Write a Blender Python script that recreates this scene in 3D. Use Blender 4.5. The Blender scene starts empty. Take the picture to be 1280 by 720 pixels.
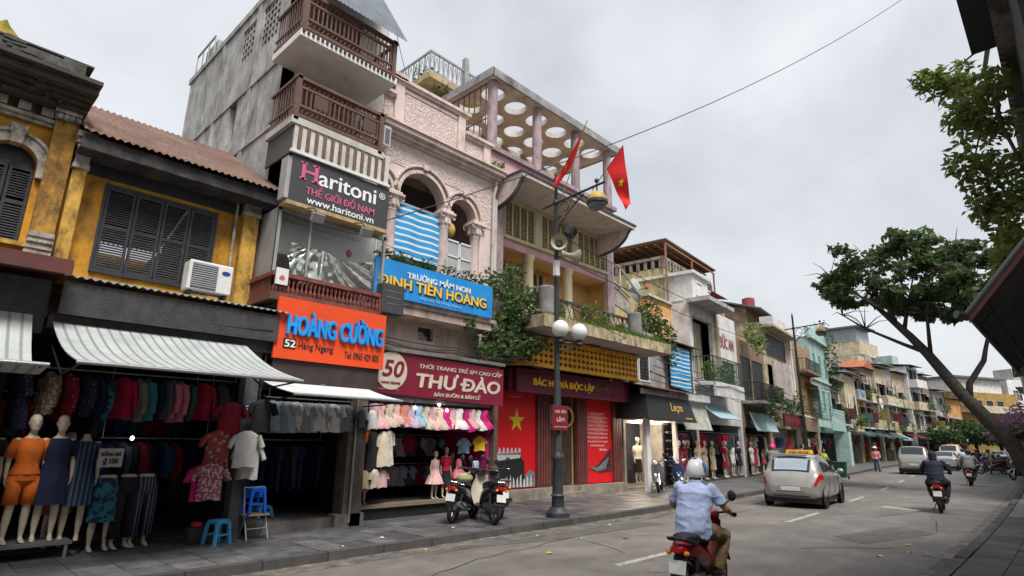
import bpy, bmesh, math, random
from math import sin, cos, pi, radians as R
from mathutils import Vector as V, Matrix
random.seed(7)
S = bpy.context.scene
COL = S.collection

# ------------------------------------------------------------------ camera
def cam_axes(pitch, roll, yaw):
    f = V((cos(yaw)*cos(pitch), sin(yaw)*cos(pitch), sin(pitch)))
    r0 = V((sin(yaw), -cos(yaw), 0)); u0 = r0.cross(f)
    r = cos(roll)*r0 + sin(roll)*u0; u = -sin(roll)*r0 + cos(roll)*u0
    return r, u, f
CAM_H = 1.8
cd = bpy.data.cameras.new('camera'); cam = bpy.data.objects.new('camera', cd); COL.objects.link(cam)
r_, u_, f_ = cam_axes(R(14.745), R(0.819), R(43.68))
cam.matrix_world = Matrix(((r_.x, u_.x, -f_.x, 0), (r_.y, u_.y, -f_.y, 0), (r_.z, u_.z, -f_.z, CAM_H), (0, 0, 0, 1)))
cd.sensor_width = 36.0; cd.lens = 36.0*724.8/1280.0; cd.clip_start = .05; cd.clip_end = 3000
S.camera = cam

# ------------------------------------------------------------------ overcast sky and soft sun
SUN_EL, SUN_AZ = R(58), R(-112)          # azimuth of the sun measured from +X towards +Y: behind the camera
W = bpy.data.worlds.new('World'); S.world = W; W.use_nodes = True
wt = W.node_tree; wn = wt.nodes; wl = wt.links
bg = wn['Background']; bg.inputs[1].default_value = 0.1
sky = wn.new('ShaderNodeTexSky'); sky.sky_type = 'NISHITA'; sky.sun_disc = False
sky.sun_elevation = SUN_EL; sky.sun_rotation = pi/2 - SUN_AZ; sky.air_density = 1.2; sky.dust_density = 3
tc = wn.new('ShaderNodeTexCoord')
mp = wn.new('ShaderNodeMapping'); mp.inputs['Scale'].default_value = (1, 1, 1.5)
wl.new(tc.outputs['Generated'], mp.inputs[0])
n1 = wn.new('ShaderNodeTexNoise'); n1.inputs['Scale'].default_value = 2.8; n1.inputs['Detail'].default_value = 6; n1.inputs['Roughness'].default_value = .52
n1.inputs['Distortion'].default_value = .15
wl.new(mp.outputs[0], n1.inputs['Vector'])
rp = wn.new('ShaderNodeValToRGB'); wl.new(n1.outputs['Fac'], rp.inputs[0])
e = rp.color_ramp.elements
e[0].position = .30; e[0].color = (.55, .57, .615, 1); e[1].position = .70; e[1].color = (.80, .82, .845, 1)
ma = wn.new('ShaderNodeMix'); ma.data_type = 'RGBA'; ma.blend_type = 'MULTIPLY'; ma.inputs[0].default_value = 1
ma.inputs[7].default_value = (3.95, 3.95, 3.95, 1); wl.new(rp.outputs[0], ma.inputs[6])
mx = wn.new('ShaderNodeMix'); mx.data_type = 'RGBA'; mx.inputs[0].default_value = .95
wl.new(sky.outputs[0], mx.inputs[6]); wl.new(ma.outputs[2], mx.inputs[7]); wl.new(mx.outputs[2], bg.inputs[0])
sd = bpy.data.lights.new('sun', 'SUN'); sd.energy = 1.5; sd.angle = R(22); sd.color = (1, .96, .9)
sun = bpy.data.objects.new('sun', sd); COL.objects.link(sun)
sdir = V((cos(SUN_EL)*cos(SUN_AZ), cos(SUN_EL)*sin(SUN_AZ), sin(SUN_EL)))
sun.rotation_euler = sdir.to_track_quat('Z', 'Y').to_euler(); sun.location = (0, -10, 30)
S.view_settings.view_transform = 'Standard'; S.view_settings.look = 'None'
S.view_settings.exposure = 1.55; S.view_settings.gamma = 1
S.cycles.max_bounces = 6; S.cycles.diffuse_bounces = 4; S.cycles.transparent_max_bounces = 8
S.cycles.use_denoising = True

# ------------------------------------------------------------------ materials
MATS = {}
def M(name, col, rough=.8, var=.14, scale=2.5, dirt=0., dcol=(.045, .04, .035), dscale=1.3, streak=0., bump=.12, bscale=45., metal=0.,
      spec=.4, emit=0., coat=0., bump2=0.):
    if name in MATS: return MATS[name]
    m = bpy.data.materials.new(name); m.use_nodes = True; t = m.node_tree; n = t.nodes; l = t.links
    b = n['Principled BSDF']
    b.inputs['Roughness'].default_value = rough; b.inputs['Metallic'].default_value = metal
    b.inputs['Specular IOR Level'].default_value = spec; b.inputs['Coat Weight'].default_value = coat
    g = n.new('ShaderNodeNewGeometry')
    nz = n.new('ShaderNodeTexNoise'); nz.inputs['Scale'].default_value = scale; nz.inputs['Detail'].default_value = 5
    nz.inputs['Roughness'].default_value = .65
    l.new(g.outputs['Position'], nz.inputs['Vector'])
    mr = n.new('ShaderNodeMapRange'); mr.inputs[1].default_value = .3; mr.inputs[2].default_value = .7
    mr.inputs[3].default_value = 1-var*1.4; mr.inputs[4].default_value = 1+var
    l.new(nz.outputs['Fac'], mr.inputs[0])
    mu = n.new('ShaderNodeMix'); mu.data_type = 'RGBA'; mu.blend_type = 'MULTIPLY'; mu.inputs[0].default_value = 1
    mu.inputs[6].default_value = (*col, 1); l.new(mr.outputs[0], mu.inputs[7])
    out = mu.outputs[2]
    if dirt > 0:
        mp_ = n.new('ShaderNodeMapping'); mp_.inputs['Scale'].default_value = (1, 1, 1-.82*streak)
        l.new(g.outputs['Position'], mp_.inputs[0])
        n2 = n.new('ShaderNodeTexNoise'); n2.inputs['Scale'].default_value = dscale*(1+2*streak); n2.inputs['Detail'].default_value = 7
        n2.inputs['Roughness'].default_value = .72; l.new(mp_.outputs[0], n2.inputs['Vector'])
        m2 = n.new('ShaderNodeMapRange'); m2.inputs[1].default_value = .62-.3*dirt; m2.inputs[2].default_value = .80-.2*dirt
        m2.inputs[4].default_value = min(1, .35+dirt); l.new(n2.outputs['Fac'], m2.inputs[0])
        md = n.new('ShaderNodeMix'); md.data_type = 'RGBA'; l.new(m2.outputs[0], md.inputs[0]); l.new(out, md.inputs[6])
        md.inputs[7].default_value = (*dcol, 1); out = md.outputs[2]
    l.new(out, b.inputs['Base Color'])
    if bump:
        n3 = n.new('ShaderNodeTexNoise'); n3.inputs['Scale'].default_value = bscale; n3.inputs['Detail'].default_value = 4
        l.new(g.outputs['Position'], n3.inputs['Vector'])
        bp = n.new('ShaderNodeBump'); bp.inputs['Strength'].default_value = bump; bp.inputs['Distance'].default_value = .02 if not bump2 else bump2
        l.new(n3.outputs['Fac'], bp.inputs['Height']); l.new(bp.outputs[0], b.inputs['Normal'])
    if emit:
        b.inputs['Emission Color'].default_value = (*col, 1); b.inputs['Emission Strength'].default_value = emit
    MATS[name] = m; return m

def pattern(name, c1, c2, kind='dots', scale=12., rough=.85, thr=.35, axis='Object', mapscale=(1, 1, 1)):
    """printed cloth or painted stripes: two flat colours in a procedural pattern"""
    if name in MATS: return MATS[name]
    m = M(name, c1, rough); t = m.node_tree; n = t.nodes; l = t.links; b = n['Principled BSDF']
    tc = n.new('ShaderNodeTexCoord'); mp_ = n.new('ShaderNodeMapping'); mp_.inputs['Scale'].default_value = mapscale
    l.new(tc.outputs[axis], mp_.inputs[0])
    if kind in ('dots', 'patch'):
        x = n.new('ShaderNodeTexVoronoi' if kind == 'dots' else 'ShaderNodeTexNoise'); x.inputs['Scale'].default_value = scale
        l.new(mp_.outputs[0], x.inputs['Vector']); o = x.outputs[0]
    else:
        x = n.new('ShaderNodeTexWave'); x.bands_direction = {'sx': 'X', 'sy': 'Y', 'sz': 'Z'}[kind]; x.inputs['Scale'].default_value = scale
        x.inputs['Distortion'].default_value = 0; l.new(mp_.outputs[0], x.inputs['Vector']); o = x.outputs['Fac']
    r = n.new('ShaderNodeMapRange'); r.inputs[1].default_value = thr; r.inputs[2].default_value = thr+.06; l.new(o, r.inputs[0])
    mx_ = n.new('ShaderNodeMix'); mx_.data_type = 'RGBA'; l.new(r.outputs[0], mx_.inputs[0])
    mx_.inputs[6].default_value = (*c2, 1)
    src = b.inputs['Base Color'].links[0].from_socket; l.new(src, mx_.inputs[7]); l.new(mx_.outputs[2], b.inputs['Base Color'])
    return m

def glassy(name, col, rough=.08, alpha=1., metal=0.):
    if name in MATS: return MATS[name]
    m = M(name, col, rough, var=.05, bump=0, spec=.8, metal=metal)
    m.node_tree.nodes['Principled BSDF'].inputs['Transmission Weight'].default_value = 1-alpha
    m.node_tree.nodes['Principled BSDF'].inputs['IOR'].default_value = 1.45 if alpha == 1 else 1.1
    return m

# ------------------------------------------------------------------ mesh builder
class MB:
    def __init__(s): s.v = []; s.f = []
    def add(s, vs, fs):
        k = len(s.v); s.v += [tuple(p) for p in vs]; s.f += [tuple(i+k for i in f) for f in fs]; return s
    def quad(s, *p): return s.add(p, [tuple(range(len(p)))])
    def box(s, x0, y0, z0, x1, y1, z1):
        return s.add([(x0, y0, z0), (x1, y0, z0), (x1, y1, z0), (x0, y1, z0), (x0, y0, z1), (x1, y0, z1), (x1, y1, z1), (x0, y1, z1)],
                     [(3, 2, 1, 0), (4, 5, 6, 7), (0, 1, 5, 4), (1, 2, 6, 5), (2, 3, 7, 6), (3, 0, 4, 7)])
    def obox(s, c, size, rot=(0, 0, 0)):
        from mathutils import Euler
        m = Euler(rot).to_matrix(); c = V(c); h = V(size)/2
        vs = [c+m @ V((sx*h.x, sy*h.y, sz*h.z)) for sz in (-1, 1) for sx, sy in ((-1, -1), (1, -1), (1, 1), (-1, 1))]
        return s.add(vs, [(3, 2, 1, 0), (4, 5, 6, 7), (0, 1, 5, 4), (1, 2, 6, 5), (2, 3, 7, 6), (3, 0, 4, 7)])
    def cyl(s, p, q, r, r2=None, n=10, cap=True):
        return s.tube([p, q], [r, r if r2 is None else r2], n, cap)
    def tube(s, pts, r, n=6, cap=True, flat=1.):
        pts = [V(p) for p in pts]; m = len(pts); rs = r if isinstance(r, (list, tuple)) else [r]*m
        vs = []; ref = None
        for i, p in enumerate(pts):
            d = (pts[min(i+1, m-1)]-pts[max(i-1, 0)])
            d = d.normalized() if d.length > 1e-9 else V((0, 0, 1))
            if ref is None: ref = V((0, 0, 1)) if abs(d.z) < .9 else V((1, 0, 0))
            a = d.cross(ref).normalized(); b = a.cross(d); ref = b
            for k in range(n):
                t = 2*pi*k/n; vs.append(p+a*(cos(t)*rs[i])+b*(sin(t)*rs[i]*flat))
        fs = [(i*n+k, i*n+(k+1) % n, (i+1)*n+(k+1) % n, (i+1)*n+k) for i in range(m-1) for k in range(n)]
        if cap: fs += [tuple(range(n-1, -1, -1)), tuple((m-1)*n+k for k in range(n))]
        return s.add(vs, fs)
    def lathe(s, prof, c=(0, 0, 0), n=16, ax='z', cap=True):
        vs = []; c = V(c)
        for r, h in prof:
            for k in range(n):
                t = 2*pi*k/n; a, b = r*cos(t), r*sin(t)
                vs.append(c+V({'z': (a, b, h), 'y': (a, h, b), 'x': (h, a, b)}[ax]))
        m = len(prof); fs = [(i*n+k, i*n+(k+1) % n, (i+1)*n+(k+1) % n, (i+1)*n+k) for i in range(m-1) for k in range(n)]
        if cap: fs += [tuple(range(n-1, -1, -1)), tuple((m-1)*n+k for k in range(n))]
        return s.add(vs, fs)
    def ball(s, c, rx, ry=None, rz=None, n=12, m=8):
        ry = rx if ry is None else ry; rz = rx if rz is None else rz; c = V(c)
        vs = [c+V((0, 0, -rz))]
        for i in range(1, m):
            a = -pi/2+pi*i/m
            for k in range(n):
                t = 2*pi*k/n; vs.append(c+V((rx*cos(a)*cos(t), ry*cos(a)*sin(t), rz*sin(a))))
        vs.append(c+V((0, 0, rz))); L = len(vs)-1
        fs = [(0, 1+(k+1) % n, 1+k) for k in range(n)]
        fs += [(1+i*n+k, 1+i*n+(k+1) % n, 1+(i+1)*n+(k+1) % n, 1+(i+1)*n+k) for i in range(m-2) for k in range(n)]
        fs += [(1+(m-2)*n+k, 1+(m-2)*n+(k+1) % n, L) for k in range(n)]
        return s.add(vs, fs)
    def prism(s, poly, a, b, pl='xz'):
        """polygon in a plane extruded from a to b along the third axis"""
        f = {'xz': lambda p, h: (p[0], h, p[1]), 'yz': lambda p, h: (h, p[0], p[1]), 'xy': lambda p, h: (p[0], p[1], h)}[pl]
        n = len(poly); vs = [f(p, a) for p in poly]+[f(p, b) for p in poly]
        return s.add(vs, [tuple(range(n)), tuple(range(2*n-1, n-1, -1))]+[((i+1) % n, i, n+i, n+(i+1) % n) for i in range(n)])
    def grid(s, fn, nu, nv, thick=0):
        vs = [fn(i/nu, j/nv) for i in range(nu+1) for j in range(nv+1)]; w = nv+1
        fs = [(i*w+j, (i+1)*w+j, (i+1)*w+j+1, i*w+j+1) for i in range(nu) for j in range(nv)]
        return s.add(vs, fs)
    def loft(s, rings, cap=True):
        n = len(rings[0]); vs = [p for r in rings for p in r]; m = len(rings)
        fs = [(i*n+k, i*n+(k+1) % n, (i+1)*n+(k+1) % n, (i+1)*n+k) for i in range(m-1) for k in range(n)]
        if cap: fs += [tuple(range(n-1, -1, -1)), tuple((m-1)*n+k for k in range(n))]
        return s.add(vs, fs)
    def torus(s, c, RR, r, ax='y', n=24, m=8):
        c = V(c); vs = []
        for i in range(n):
            a = 2*pi*i/n
            for k in range(m):
                t = 2*pi*k/m; q = RR+r*cos(t); h = r*sin(t)
                vs.append(c+V({'y': (q*cos(a), h, q*sin(a)), 'z': (q*cos(a), q*sin(a), h), 'x': (h, q*cos(a), q*sin(a))}[ax]))
        return s.add(vs, [(i*m+k, ((i+1) % n)*m+k, ((i+1) % n)*m+(k+1) % m, i*m+(k+1) % m) for i in range(n) for k in range(m)])
    def merge(s, o, mat=None):
        return s.add([mat @ V(p) for p in o.v] if mat else o.v, o.f)
    def mesh(s, name, off=(0, 0, 0), smooth=False, mat=None, fixn=True):
        me = bpy.data.meshes.new(name)
        me.from_pydata([(p[0]-off[0], p[1]-off[1], p[2]-off[2]) for p in s.v], [], s.f)
        if fixn:
            bm = bmesh.new(); bm.from_mesh(me); bmesh.ops.recalc_face_normals(bm, faces=bm.faces); bm.to_mesh(me); bm.free()
        if smooth:
            me.polygons.foreach_set('use_smooth', [True]*len(me.polygons))
            if smooth != 'all': me.set_sharp_from_angle(angle=R(42))
        if mat: me.materials.append(mat)
        me.update(); return me
    def build(s, name, mat, parent=None, smooth=False, bevel=0., kind=None, off=None):
        o = OFF.get(parent.name, (0, 0, 0)) if (parent is not None and off is None) else (off or (0, 0, 0))
        ob = bpy.data.objects.new(name, s.mesh(name, o, smooth, mat)); COL.objects.link(ob)
        OFF[ob.name] = o
        if parent is not None: ob.parent = parent
        elif off is not None: ob.location = off
        if bevel:
            b = ob.modifiers.new('soft_edge', 'BEVEL'); b.width = bevel; b.segments = 1; b.limit_method = 'ANGLE'
        if kind: ob['kind'] = kind
        return ob
OFF = {}
TMP = bpy.data.scenes.new('bench')            # a bench scene for evaluating letters and fused bodies one at a time; removed at the end
def bench(ob):
    TMP.collection.objects.link(ob); TMP.view_layers[0].update(); return TMP.view_layers[0].depsgraph
def tag(o, label, cat, group=None):
    o['label'] = label; o['category'] = cat
    if group: o['group'] = group
    return o
def thing(name, label, cat, loc=(0, 0, 0), rz=0., group=None, local=False):
    """an Empty at the base of a thing; with local=False its parts are written in world coordinates"""
    o = bpy.data.objects.new(name, None); COL.objects.link(o); o.empty_display_size = .2
    o.location = loc; o.rotation_euler = (0, 0, rz); OFF[o.name] = (0, 0, 0) if local else tuple(loc)
    return tag(o, label, cat, group)
def clone(o, parent=None, mats=None):
    """copy of a thing with its parts and sub-parts (mesh data shared); mats: {part name: material} for object-level colours"""
    c = o.copy(); COL.objects.link(c)
    if parent is not None: c.parent = parent
    setmat(c, o, mats)
    for ch in o.children: clone(ch, c, mats)
    return c
def setmat(c, src, mats):
    k = src.name.split('.')[0]
    if mats and k in mats and c.type == 'MESH' and len(c.material_slots):
        c.material_slots[0].link = 'OBJECT'; c.material_slots[0].material = mats[k]
from mathutils import noise as NZ
def crumple(ob, amp=.01, sc=(5, 5, 9), seed=0.):
    """folds pressed into a cloth mesh along its normals"""
    me = ob.data
    for v in me.vertices:
        q = V((v.co.x*sc[0]+seed, v.co.y*sc[1], v.co.z*sc[2])); a = (1-abs(NZ.noise(q)))**3; b = NZ.noise(q*2.3)
        v.co += v.normal*(amp*(a-.45)+amp*.35*b)
    me.update(); return ob
def text(s, x0, z0, x1, z1, y, mat, parent, depth=.012, bold=.0, shear=0., name='lettering', ry=None, spacing=1.):
    """one line of lettering fitted to a rectangle, facing -Y (or in a frame given by a matrix ry)"""
    def outline(body):
        cu = bpy.data.curves.new('t', 'FONT'); cu.body = body; cu.size = 1; cu.offset = min(bold, .004); cu.extrude = .5; cu.shear = shear; cu.resolution_u = 3
        cu.space_character = spacing
        ob = bpy.data.objects.new('t', cu); dg = bench(ob); me = ob.evaluated_get(dg).to_mesh()
        a, b = [v.co.copy() for v in me.vertices], [tuple(p.vertices) for p in me.polygons]
        ob.evaluated_get(dg).to_mesh_clear(); bpy.data.objects.remove(ob); bpy.data.curves.remove(cu); return a, b
    vs, fs = outline(s.replace('Đ', 'D'))
    if 'Đ' in s:       # the crossbar of the letter is a piece of its own (overlapping outlines would leave a hole)
        dv = outline('D')[0]; wd = max(v.x for v in dv)-min(v.x for v in dv); hd_ = max(v.y for v in dv)
        for i, c in enumerate(s):
            if c == 'Đ':
                xr = max(v.x for v in outline(s[:i].replace('Đ', 'D')+'D')[0])-wd; k = len(vs); x0_, x1_, y0_, y1_ = xr-.16*wd, xr+.52*wd, hd_*.44, hd_*.56
                vs += [V((x, y, z)) for z in (-.5, .52) for x, y in ((x0_, y0_), (x1_, y0_), (x1_, y1_), (x0_, y1_))]
                fs += [(k+3, k+2, k+1, k), (k+4, k+5, k+6, k+7), (k, k+1, k+5, k+4), (k+1, k+2, k+6, k+5), (k+2, k+3, k+7, k+6), (k+3, k, k+4, k+7)]
    ax, bx = min(v.x for v in vs), max(v.x for v in vs); ay, by = min(v.y for v in vs), max(v.y for v in vs)
    sx, sy = (x1-x0)/(bx-ax), (z1-z0)/(by-ay)
    mb = MB(); pts = [(x0+(v.x-ax)*sx, y-depth*(v.z+.5), z0+(v.y-ay)*sy) for v in vs]
    if ry is not None: pts = [ry @ V(p) for p in pts]
    mb.add(pts, fs)
    if bold > .01:   # heavier strokes: further copies of the outline shifted by a hair and stepped in depth
        h = bold*(z1-z0)*.75
        for k, (dx, dz) in enumerate(((h, 0), (-h, 0), (0, h*.7), (0, -h*.7))):
            q = [V((p[0]+(V((x0+(v.x-ax)*sx+dx, 0, 0))-V((x0+(v.x-ax)*sx, 0, 0))).x, p[1], p[2])) for p, v in zip(pts, vs)] if ry is None else [V(p)+ry.to_3x3() @ V((dx, 0, 0)) for p in pts]
            up = V((0, 0, dz)) if ry is None else ry.to_3x3() @ V((0, 0, dz)); st_ = V((0, .0006*(k+1), 0)) if ry is None else ry.to_3x3() @ V((0, .0006*(k+1), 0))
            mb.add([p+up+st_ for p in q], fs)
    o = mb.build(name, mat, parent); return o

# ------------------------------------------------------------------ the street's bend: how far everything beyond 12 m swings sideways
BEND = [(-60, 0), (12, 0), (20, .25), (30, 1.0), (40, 2.0), (50, 3.0), (60, 3.9), (70, 4.4), (80, 4.4), (90, 3.8), (100, 2.6), (110, .6), (120, -3.5), (150, -22)]
def bend(x):
    for (a, p), (b, q) in zip(BEND, BEND[1:]):
        if x <= b:
            i = BEND.index((a, p)); t = (x-a)/(b-a)
            p0 = BEND[i-1] if i else (a-1, p); q1 = BEND[i+2] if i+2 < len(BEND) else (b+1, q+(q-p)/(b-a))
            m0 = (q-p0[1])/(b-p0[0])*(b-a); m1 = (q1[1]-p)/(q1[0]-a)*(b-a)
            if a <= -60: return 0.
            if a == 12: m0 = 0
            return (2*t**3-3*t*t+1)*p+(t**3-2*t*t+t)*m0+(-2*t**3+3*t*t)*q+(t**3-t*t)*m1
    return BEND[-1][1]
def head(x): return math.atan2(bend(x+.5)-bend(x-.5), 1.)
def bend_r(x): b = bend(x); return b*.34 if b > 0 else b
def str_(x, y, z=0.): return V((x, y+bend_r(x), z))          # the right kerb bends less
def st(x, y, z=0.): return V((x, y+bend(x), z))
# ------------------------------------------------------------------ setting: ground, road, pavements
def objrand(m, amt=.25):
    t = m.node_tree; n = t.nodes; l = t.links; b = n['Principled BSDF']
    oi = n.new('ShaderNodeObjectInfo'); mr = n.new('ShaderNodeMapRange'); mr.inputs[3].default_value = 1-amt; mr.inputs[4].default_value = 1+amt
    l.new(oi.outputs['Random'], mr.inputs[0]); mu = n.new('ShaderNodeMix'); mu.data_type = 'RGBA'; mu.blend_type = 'MULTIPLY'; mu.inputs[0].default_value = 1
    l.new(b.inputs['Base Color'].links[0].from_socket, mu.inputs[6]); l.new(mr.outputs[0], mu.inputs[7]); l.new(mu.outputs[2], b.inputs['Base Color'])
    return m
asphalt = M('asphalt', (.17, .156, .145), .72, .24, 1.1, dirt=.45, dcol=(.12, .112, .105), dscale=.5, bump=.6, bscale=60)
def wear(m, lo=.78, hi=1.14):
    # tyre polish and drip stains drawn out along the street, plus fine stone speckle
    t = m.node_tree; n = t.nodes; l = t.links; b = n['Principled BSDF']; g = n.new('ShaderNodeNewGeometry')
    src = b.inputs['Base Color'].links[0].from_socket
    for sc, ms, a, c in ((1.0, (.05, .9, 1), lo, hi), (85, (1, 1, 1), .72, 1.28), (.35, (1, 1, 1), .93, 1.07)):
        mp_ = n.new('ShaderNodeMapping'); mp_.inputs['Scale'].default_value = ms; l.new(g.outputs['Position'], mp_.inputs[0])
        z = n.new('ShaderNodeTexNoise'); z.inputs['Scale'].default_value = sc; z.inputs['Detail'].default_value = 4; l.new(mp_.outputs[0], z.inputs['Vector'])
        r = n.new('ShaderNodeMapRange'); r.inputs[1].default_value = .3; r.inputs[2].default_value = .7; r.inputs[3].default_value = a; r.inputs[4].default_value = c; l.new(z.outputs['Fac'], r.inputs[0])
        x = n.new('ShaderNodeMix'); x.data_type = 'RGBA'; x.blend_type = 'MULTIPLY'; x.inputs[0].default_value = 1; l.new(src, x.inputs[6]); l.new(r.outputs[0], x.inputs[7]); src = x.outputs[2]
    l.new(src, b.inputs['Base Color']); return m
wear(asphalt)
asph_dark = M('asphalt_repair', (.115, .108, .102), .85, .25, 3, bump=.6, bscale=90)
conc = M('kerb_concrete', (.075, .072, .07), .85, .25, 3, dirt=.5, dcol=(.06, .055, .05))
tile_m = objrand(M('paving_stone', (.12, .12, .125), .5, .3, 4, dirt=.5, dcol=(.05, .05, .052), dscale=2.2, bump=.2, spec=.5), .3)
joint = M('paving_joint', (.045, .045, .045), .9)
paint = M('road_paint', (.42, .41, .38), .8, .35, 9, dirt=.6, dcol=(.14, .13, .12), dscale=7)
earth = M('ground_earth', (.1, .09, .08), .95)
MB().quad((-200, -400, -.06), (500, -400, -.06), (500, 400, -.06), (-200, 400, -.06)).build('ground', earth, kind='structure')
def ribbon(name, x0, x1, y0, y1, z, mat, step=2., kind='structure', zb=None, st=st):
    mb = MB(); n = max(2, int((x1-x0)/step))
    rows = []
    for i in range(n+1):
        x = x0+(x1-x0)*i/n; rows.append((st(x, y0, z), st(x, y1, z)))
    vs = [p for r in rows for p in r]; fs = [(2*i, 2*i+2, 2*i+3, 2*i+1) for i in range(n)]
    if zb is not None:
        k = len(vs); vs += [V((p.x, p.y, zb)) for p in vs]
        fs += [(2*i, 2*i+2, k+2*i+2, k+2*i) for i in range(n)]+[(2*i+1, 2*i+3, k+2*i+3, k+2*i+1) for i in range(n)]
    mb.add(vs, fs); return mb.build(name, mat, kind=kind)
ribbon('road', -12, 150, -3.5, 8.62, 0, asphalt)
walk = ribbon('pavement', -12, 150, 8.68, 16, .105, joint, zb=-.05)
ribbon('pavement_surface', 20.02, 150, 8.7, 16, .121, M('pavement_far', (.12, .118, .118), .6, .2, 1.5, dirt=.5, dcol=(.06, .06, .06)))
walk2 = ribbon('pavement', -12, 150, -8, 1.58, .105, joint, zb=-.05, st=str_)
ribbon('pavement_surface', 20.02, 150, -8, 1.56, .121, MATS['pavement_far'], st=str_)
tm = [MB().box(0, 0, 0, .49, .49, .018).mesh('paving_tile', mat=tile_m), MB().box(0, 0, 0, .488, .49, .021).mesh('paving_tile', mat=tile_m)]
def tiles(parent, xs, ys):
    for x in xs:
        for y in ys:
            o = bpy.data.objects.new('paving_tile', random.choice(tm)); COL.objects.link(o); o.parent = parent
            o.location = (x, y+(bend if y > 5 else bend_r)(x), .103+random.uniform(-.002, .003)); o.rotation_euler = (random.uniform(-.006, .006), random.uniform(-.006, .006), head(x))
tiles(walk, [-1+.5*i for i in range(42)], [8.71+.5*j for j in range(6)])
ribbon('pavement_edge_strip', -12, 20, 11.72, 13, .119, MATS['pavement_far'])
tm = [MB().box(0, 0, 0, .49, .49, .018).mesh('paving_tile', mat=objrand(M('dirty_paving', (.075, .072, .07), .7, .35, 3, dirt=.6, dcol=(.035, .033, .03)), .3))]
tiles(walk2, [7+.5*i for i in range(26)], [1.07-.5*j for j in range(4)])
km = MB().box(0, 0, -.1, .985, .17, .128).mesh('kerb_stone', mat=objrand(conc, .18))
for (pa, y, x0, n) in ((walk, 8.52, -4, 90), (walk2, 1.58, 2, 80)):
    for i in range(n):
        o = bpy.data.objects.new('kerb_stone', km); COL.objects.link(o); o.parent = pa
        x = x0+i; bb = bend if y > 5 else bend_r; o.location = (x, y+bb(x), random.uniform(-.006, .006)); o.rotation_euler = (0, 0, math.atan2(bb(x+1)-bb(x), 1)+random.uniform(-.006, .006))
gut = M('gutter', (.19, .165, .145), .85, .35, 3, dirt=.7, dcol=(.05, .045, .04), dscale=2.5, bump=.5, bscale=50)
ribbon('road_gutter_strip', -12, 100, 8.1, 8.53, .004, gut, 1.)
ribbon('road_gutter_strip', 6, 100, 1.74, 2.05, .004, gut, 1., st=str_)
for x, L in ((8.0, 2.1), (15.3, 2.8), (22.4, 2.6), (29.4, 2.6), (36.4, 2.6), (43.5, 2.6), (50.5, 2.6), (57.5, 2.6)):
    ribbon('lane_marking', x, x+L, 5.31+(.0 if x < 20 else .1), 5.45+(.0 if x < 20 else .1), .005, paint, 1.)
def road_poly(name, pts, mat, z=.005):
    return MB().quad(*[(x, y, z) for x, y in pts]).build(name, mat, kind='structure')
road_poly('asphalt_patch', [(13.8, 4.0), (16.6, 3.3), (15.9, 2.55), (13.2, 3.3)], asph_dark)
road_poly('asphalt_patch', [(7.0, 8.05), (12.6, 7.95), (12.8, 7.25), (9, 7.5)], asph_dark)
road_poly('asphalt_patch', [(18.5, 8.2), (27, 8.7), (27, 8.0), (19, 7.6)], asph_dark)
road_poly('utility_cover', [(21.2, 4.75), (21.9, 4.75), (21.4, 3.75), (20.8, 3.75)], M('cover_concrete', (.3, .29, .27), .8, .2, 5), .006)
road_poly('drain_cover', [(12.6, 1.85), (13.3, 1.85), (13.3, 2.3), (12.6, 2.3)], M('cover_concrete2', (.2, .19, .17), .85, .3, 6), .006)
road_poly('utility_cover', [(38, 3.1), (38.8, 3.1), (38.5, 4.6), (37.8, 4.6)], MATS['cover_concrete'], .006)
wear(asph_dark, .9, 1.1); crk = M('crack_dark', (.05, .045, .04), .95)
rnd = random.Random(4)
for k, (x, y, dx, dy, n) in enumerate(((6.2, 8.0, .45, -.03, 9), (9.5, 7.75, .5, .02, 10), (7.5, 7.2, .4, .05, 7), (12.0, 7.9, .5, .04, 9), (11.5, 4.2, .25, -.22, 8), (16, 2.6, .4, .06, 9), (14, 6.9, .45, .03, 8), (9.0, 5.9, .1, .25, 5), (18, 4.2, .5, -.1, 8), (5.0, 6.6, .35, .1, 8))):
    L, Rr = [], []
    for i in range(n+1):
        w = .012*(1-abs(2*i/n-1))+.004; px_, py_ = x+dx*i+rnd.uniform(-.06, .06), y+dy*i+rnd.uniform(-.06, .06); L.append((px_-w*dy*2, py_+w, .0045)); Rr.append((px_+w*dy*2, py_-w, .0045))
    MB().add(L+Rr, [(i, i+1, n+2+i, n+1+i) for i in range(n)]).build('road_crack', crk, kind='structure')
for k, (x, y, r) in enumerate(((8.6, 4.7, .35), (13.5, 6.2, .28), (19, 5.0, .4), (11.0, 6.9, .22), (24, 3.6, .4))):
    MB().add([(x+r*(1+.3*sin(3*a+k))*cos(a)*1.5, y+r*(1+.25*cos(2*a+k))*sin(a), .0042) for a in [2*pi*i/18 for i in range(18)]], [tuple(range(18))]).build('oil_stain', M('oil_stain_dark', (.15, .138, .13), .6, .3, 6), kind='structure')
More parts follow.
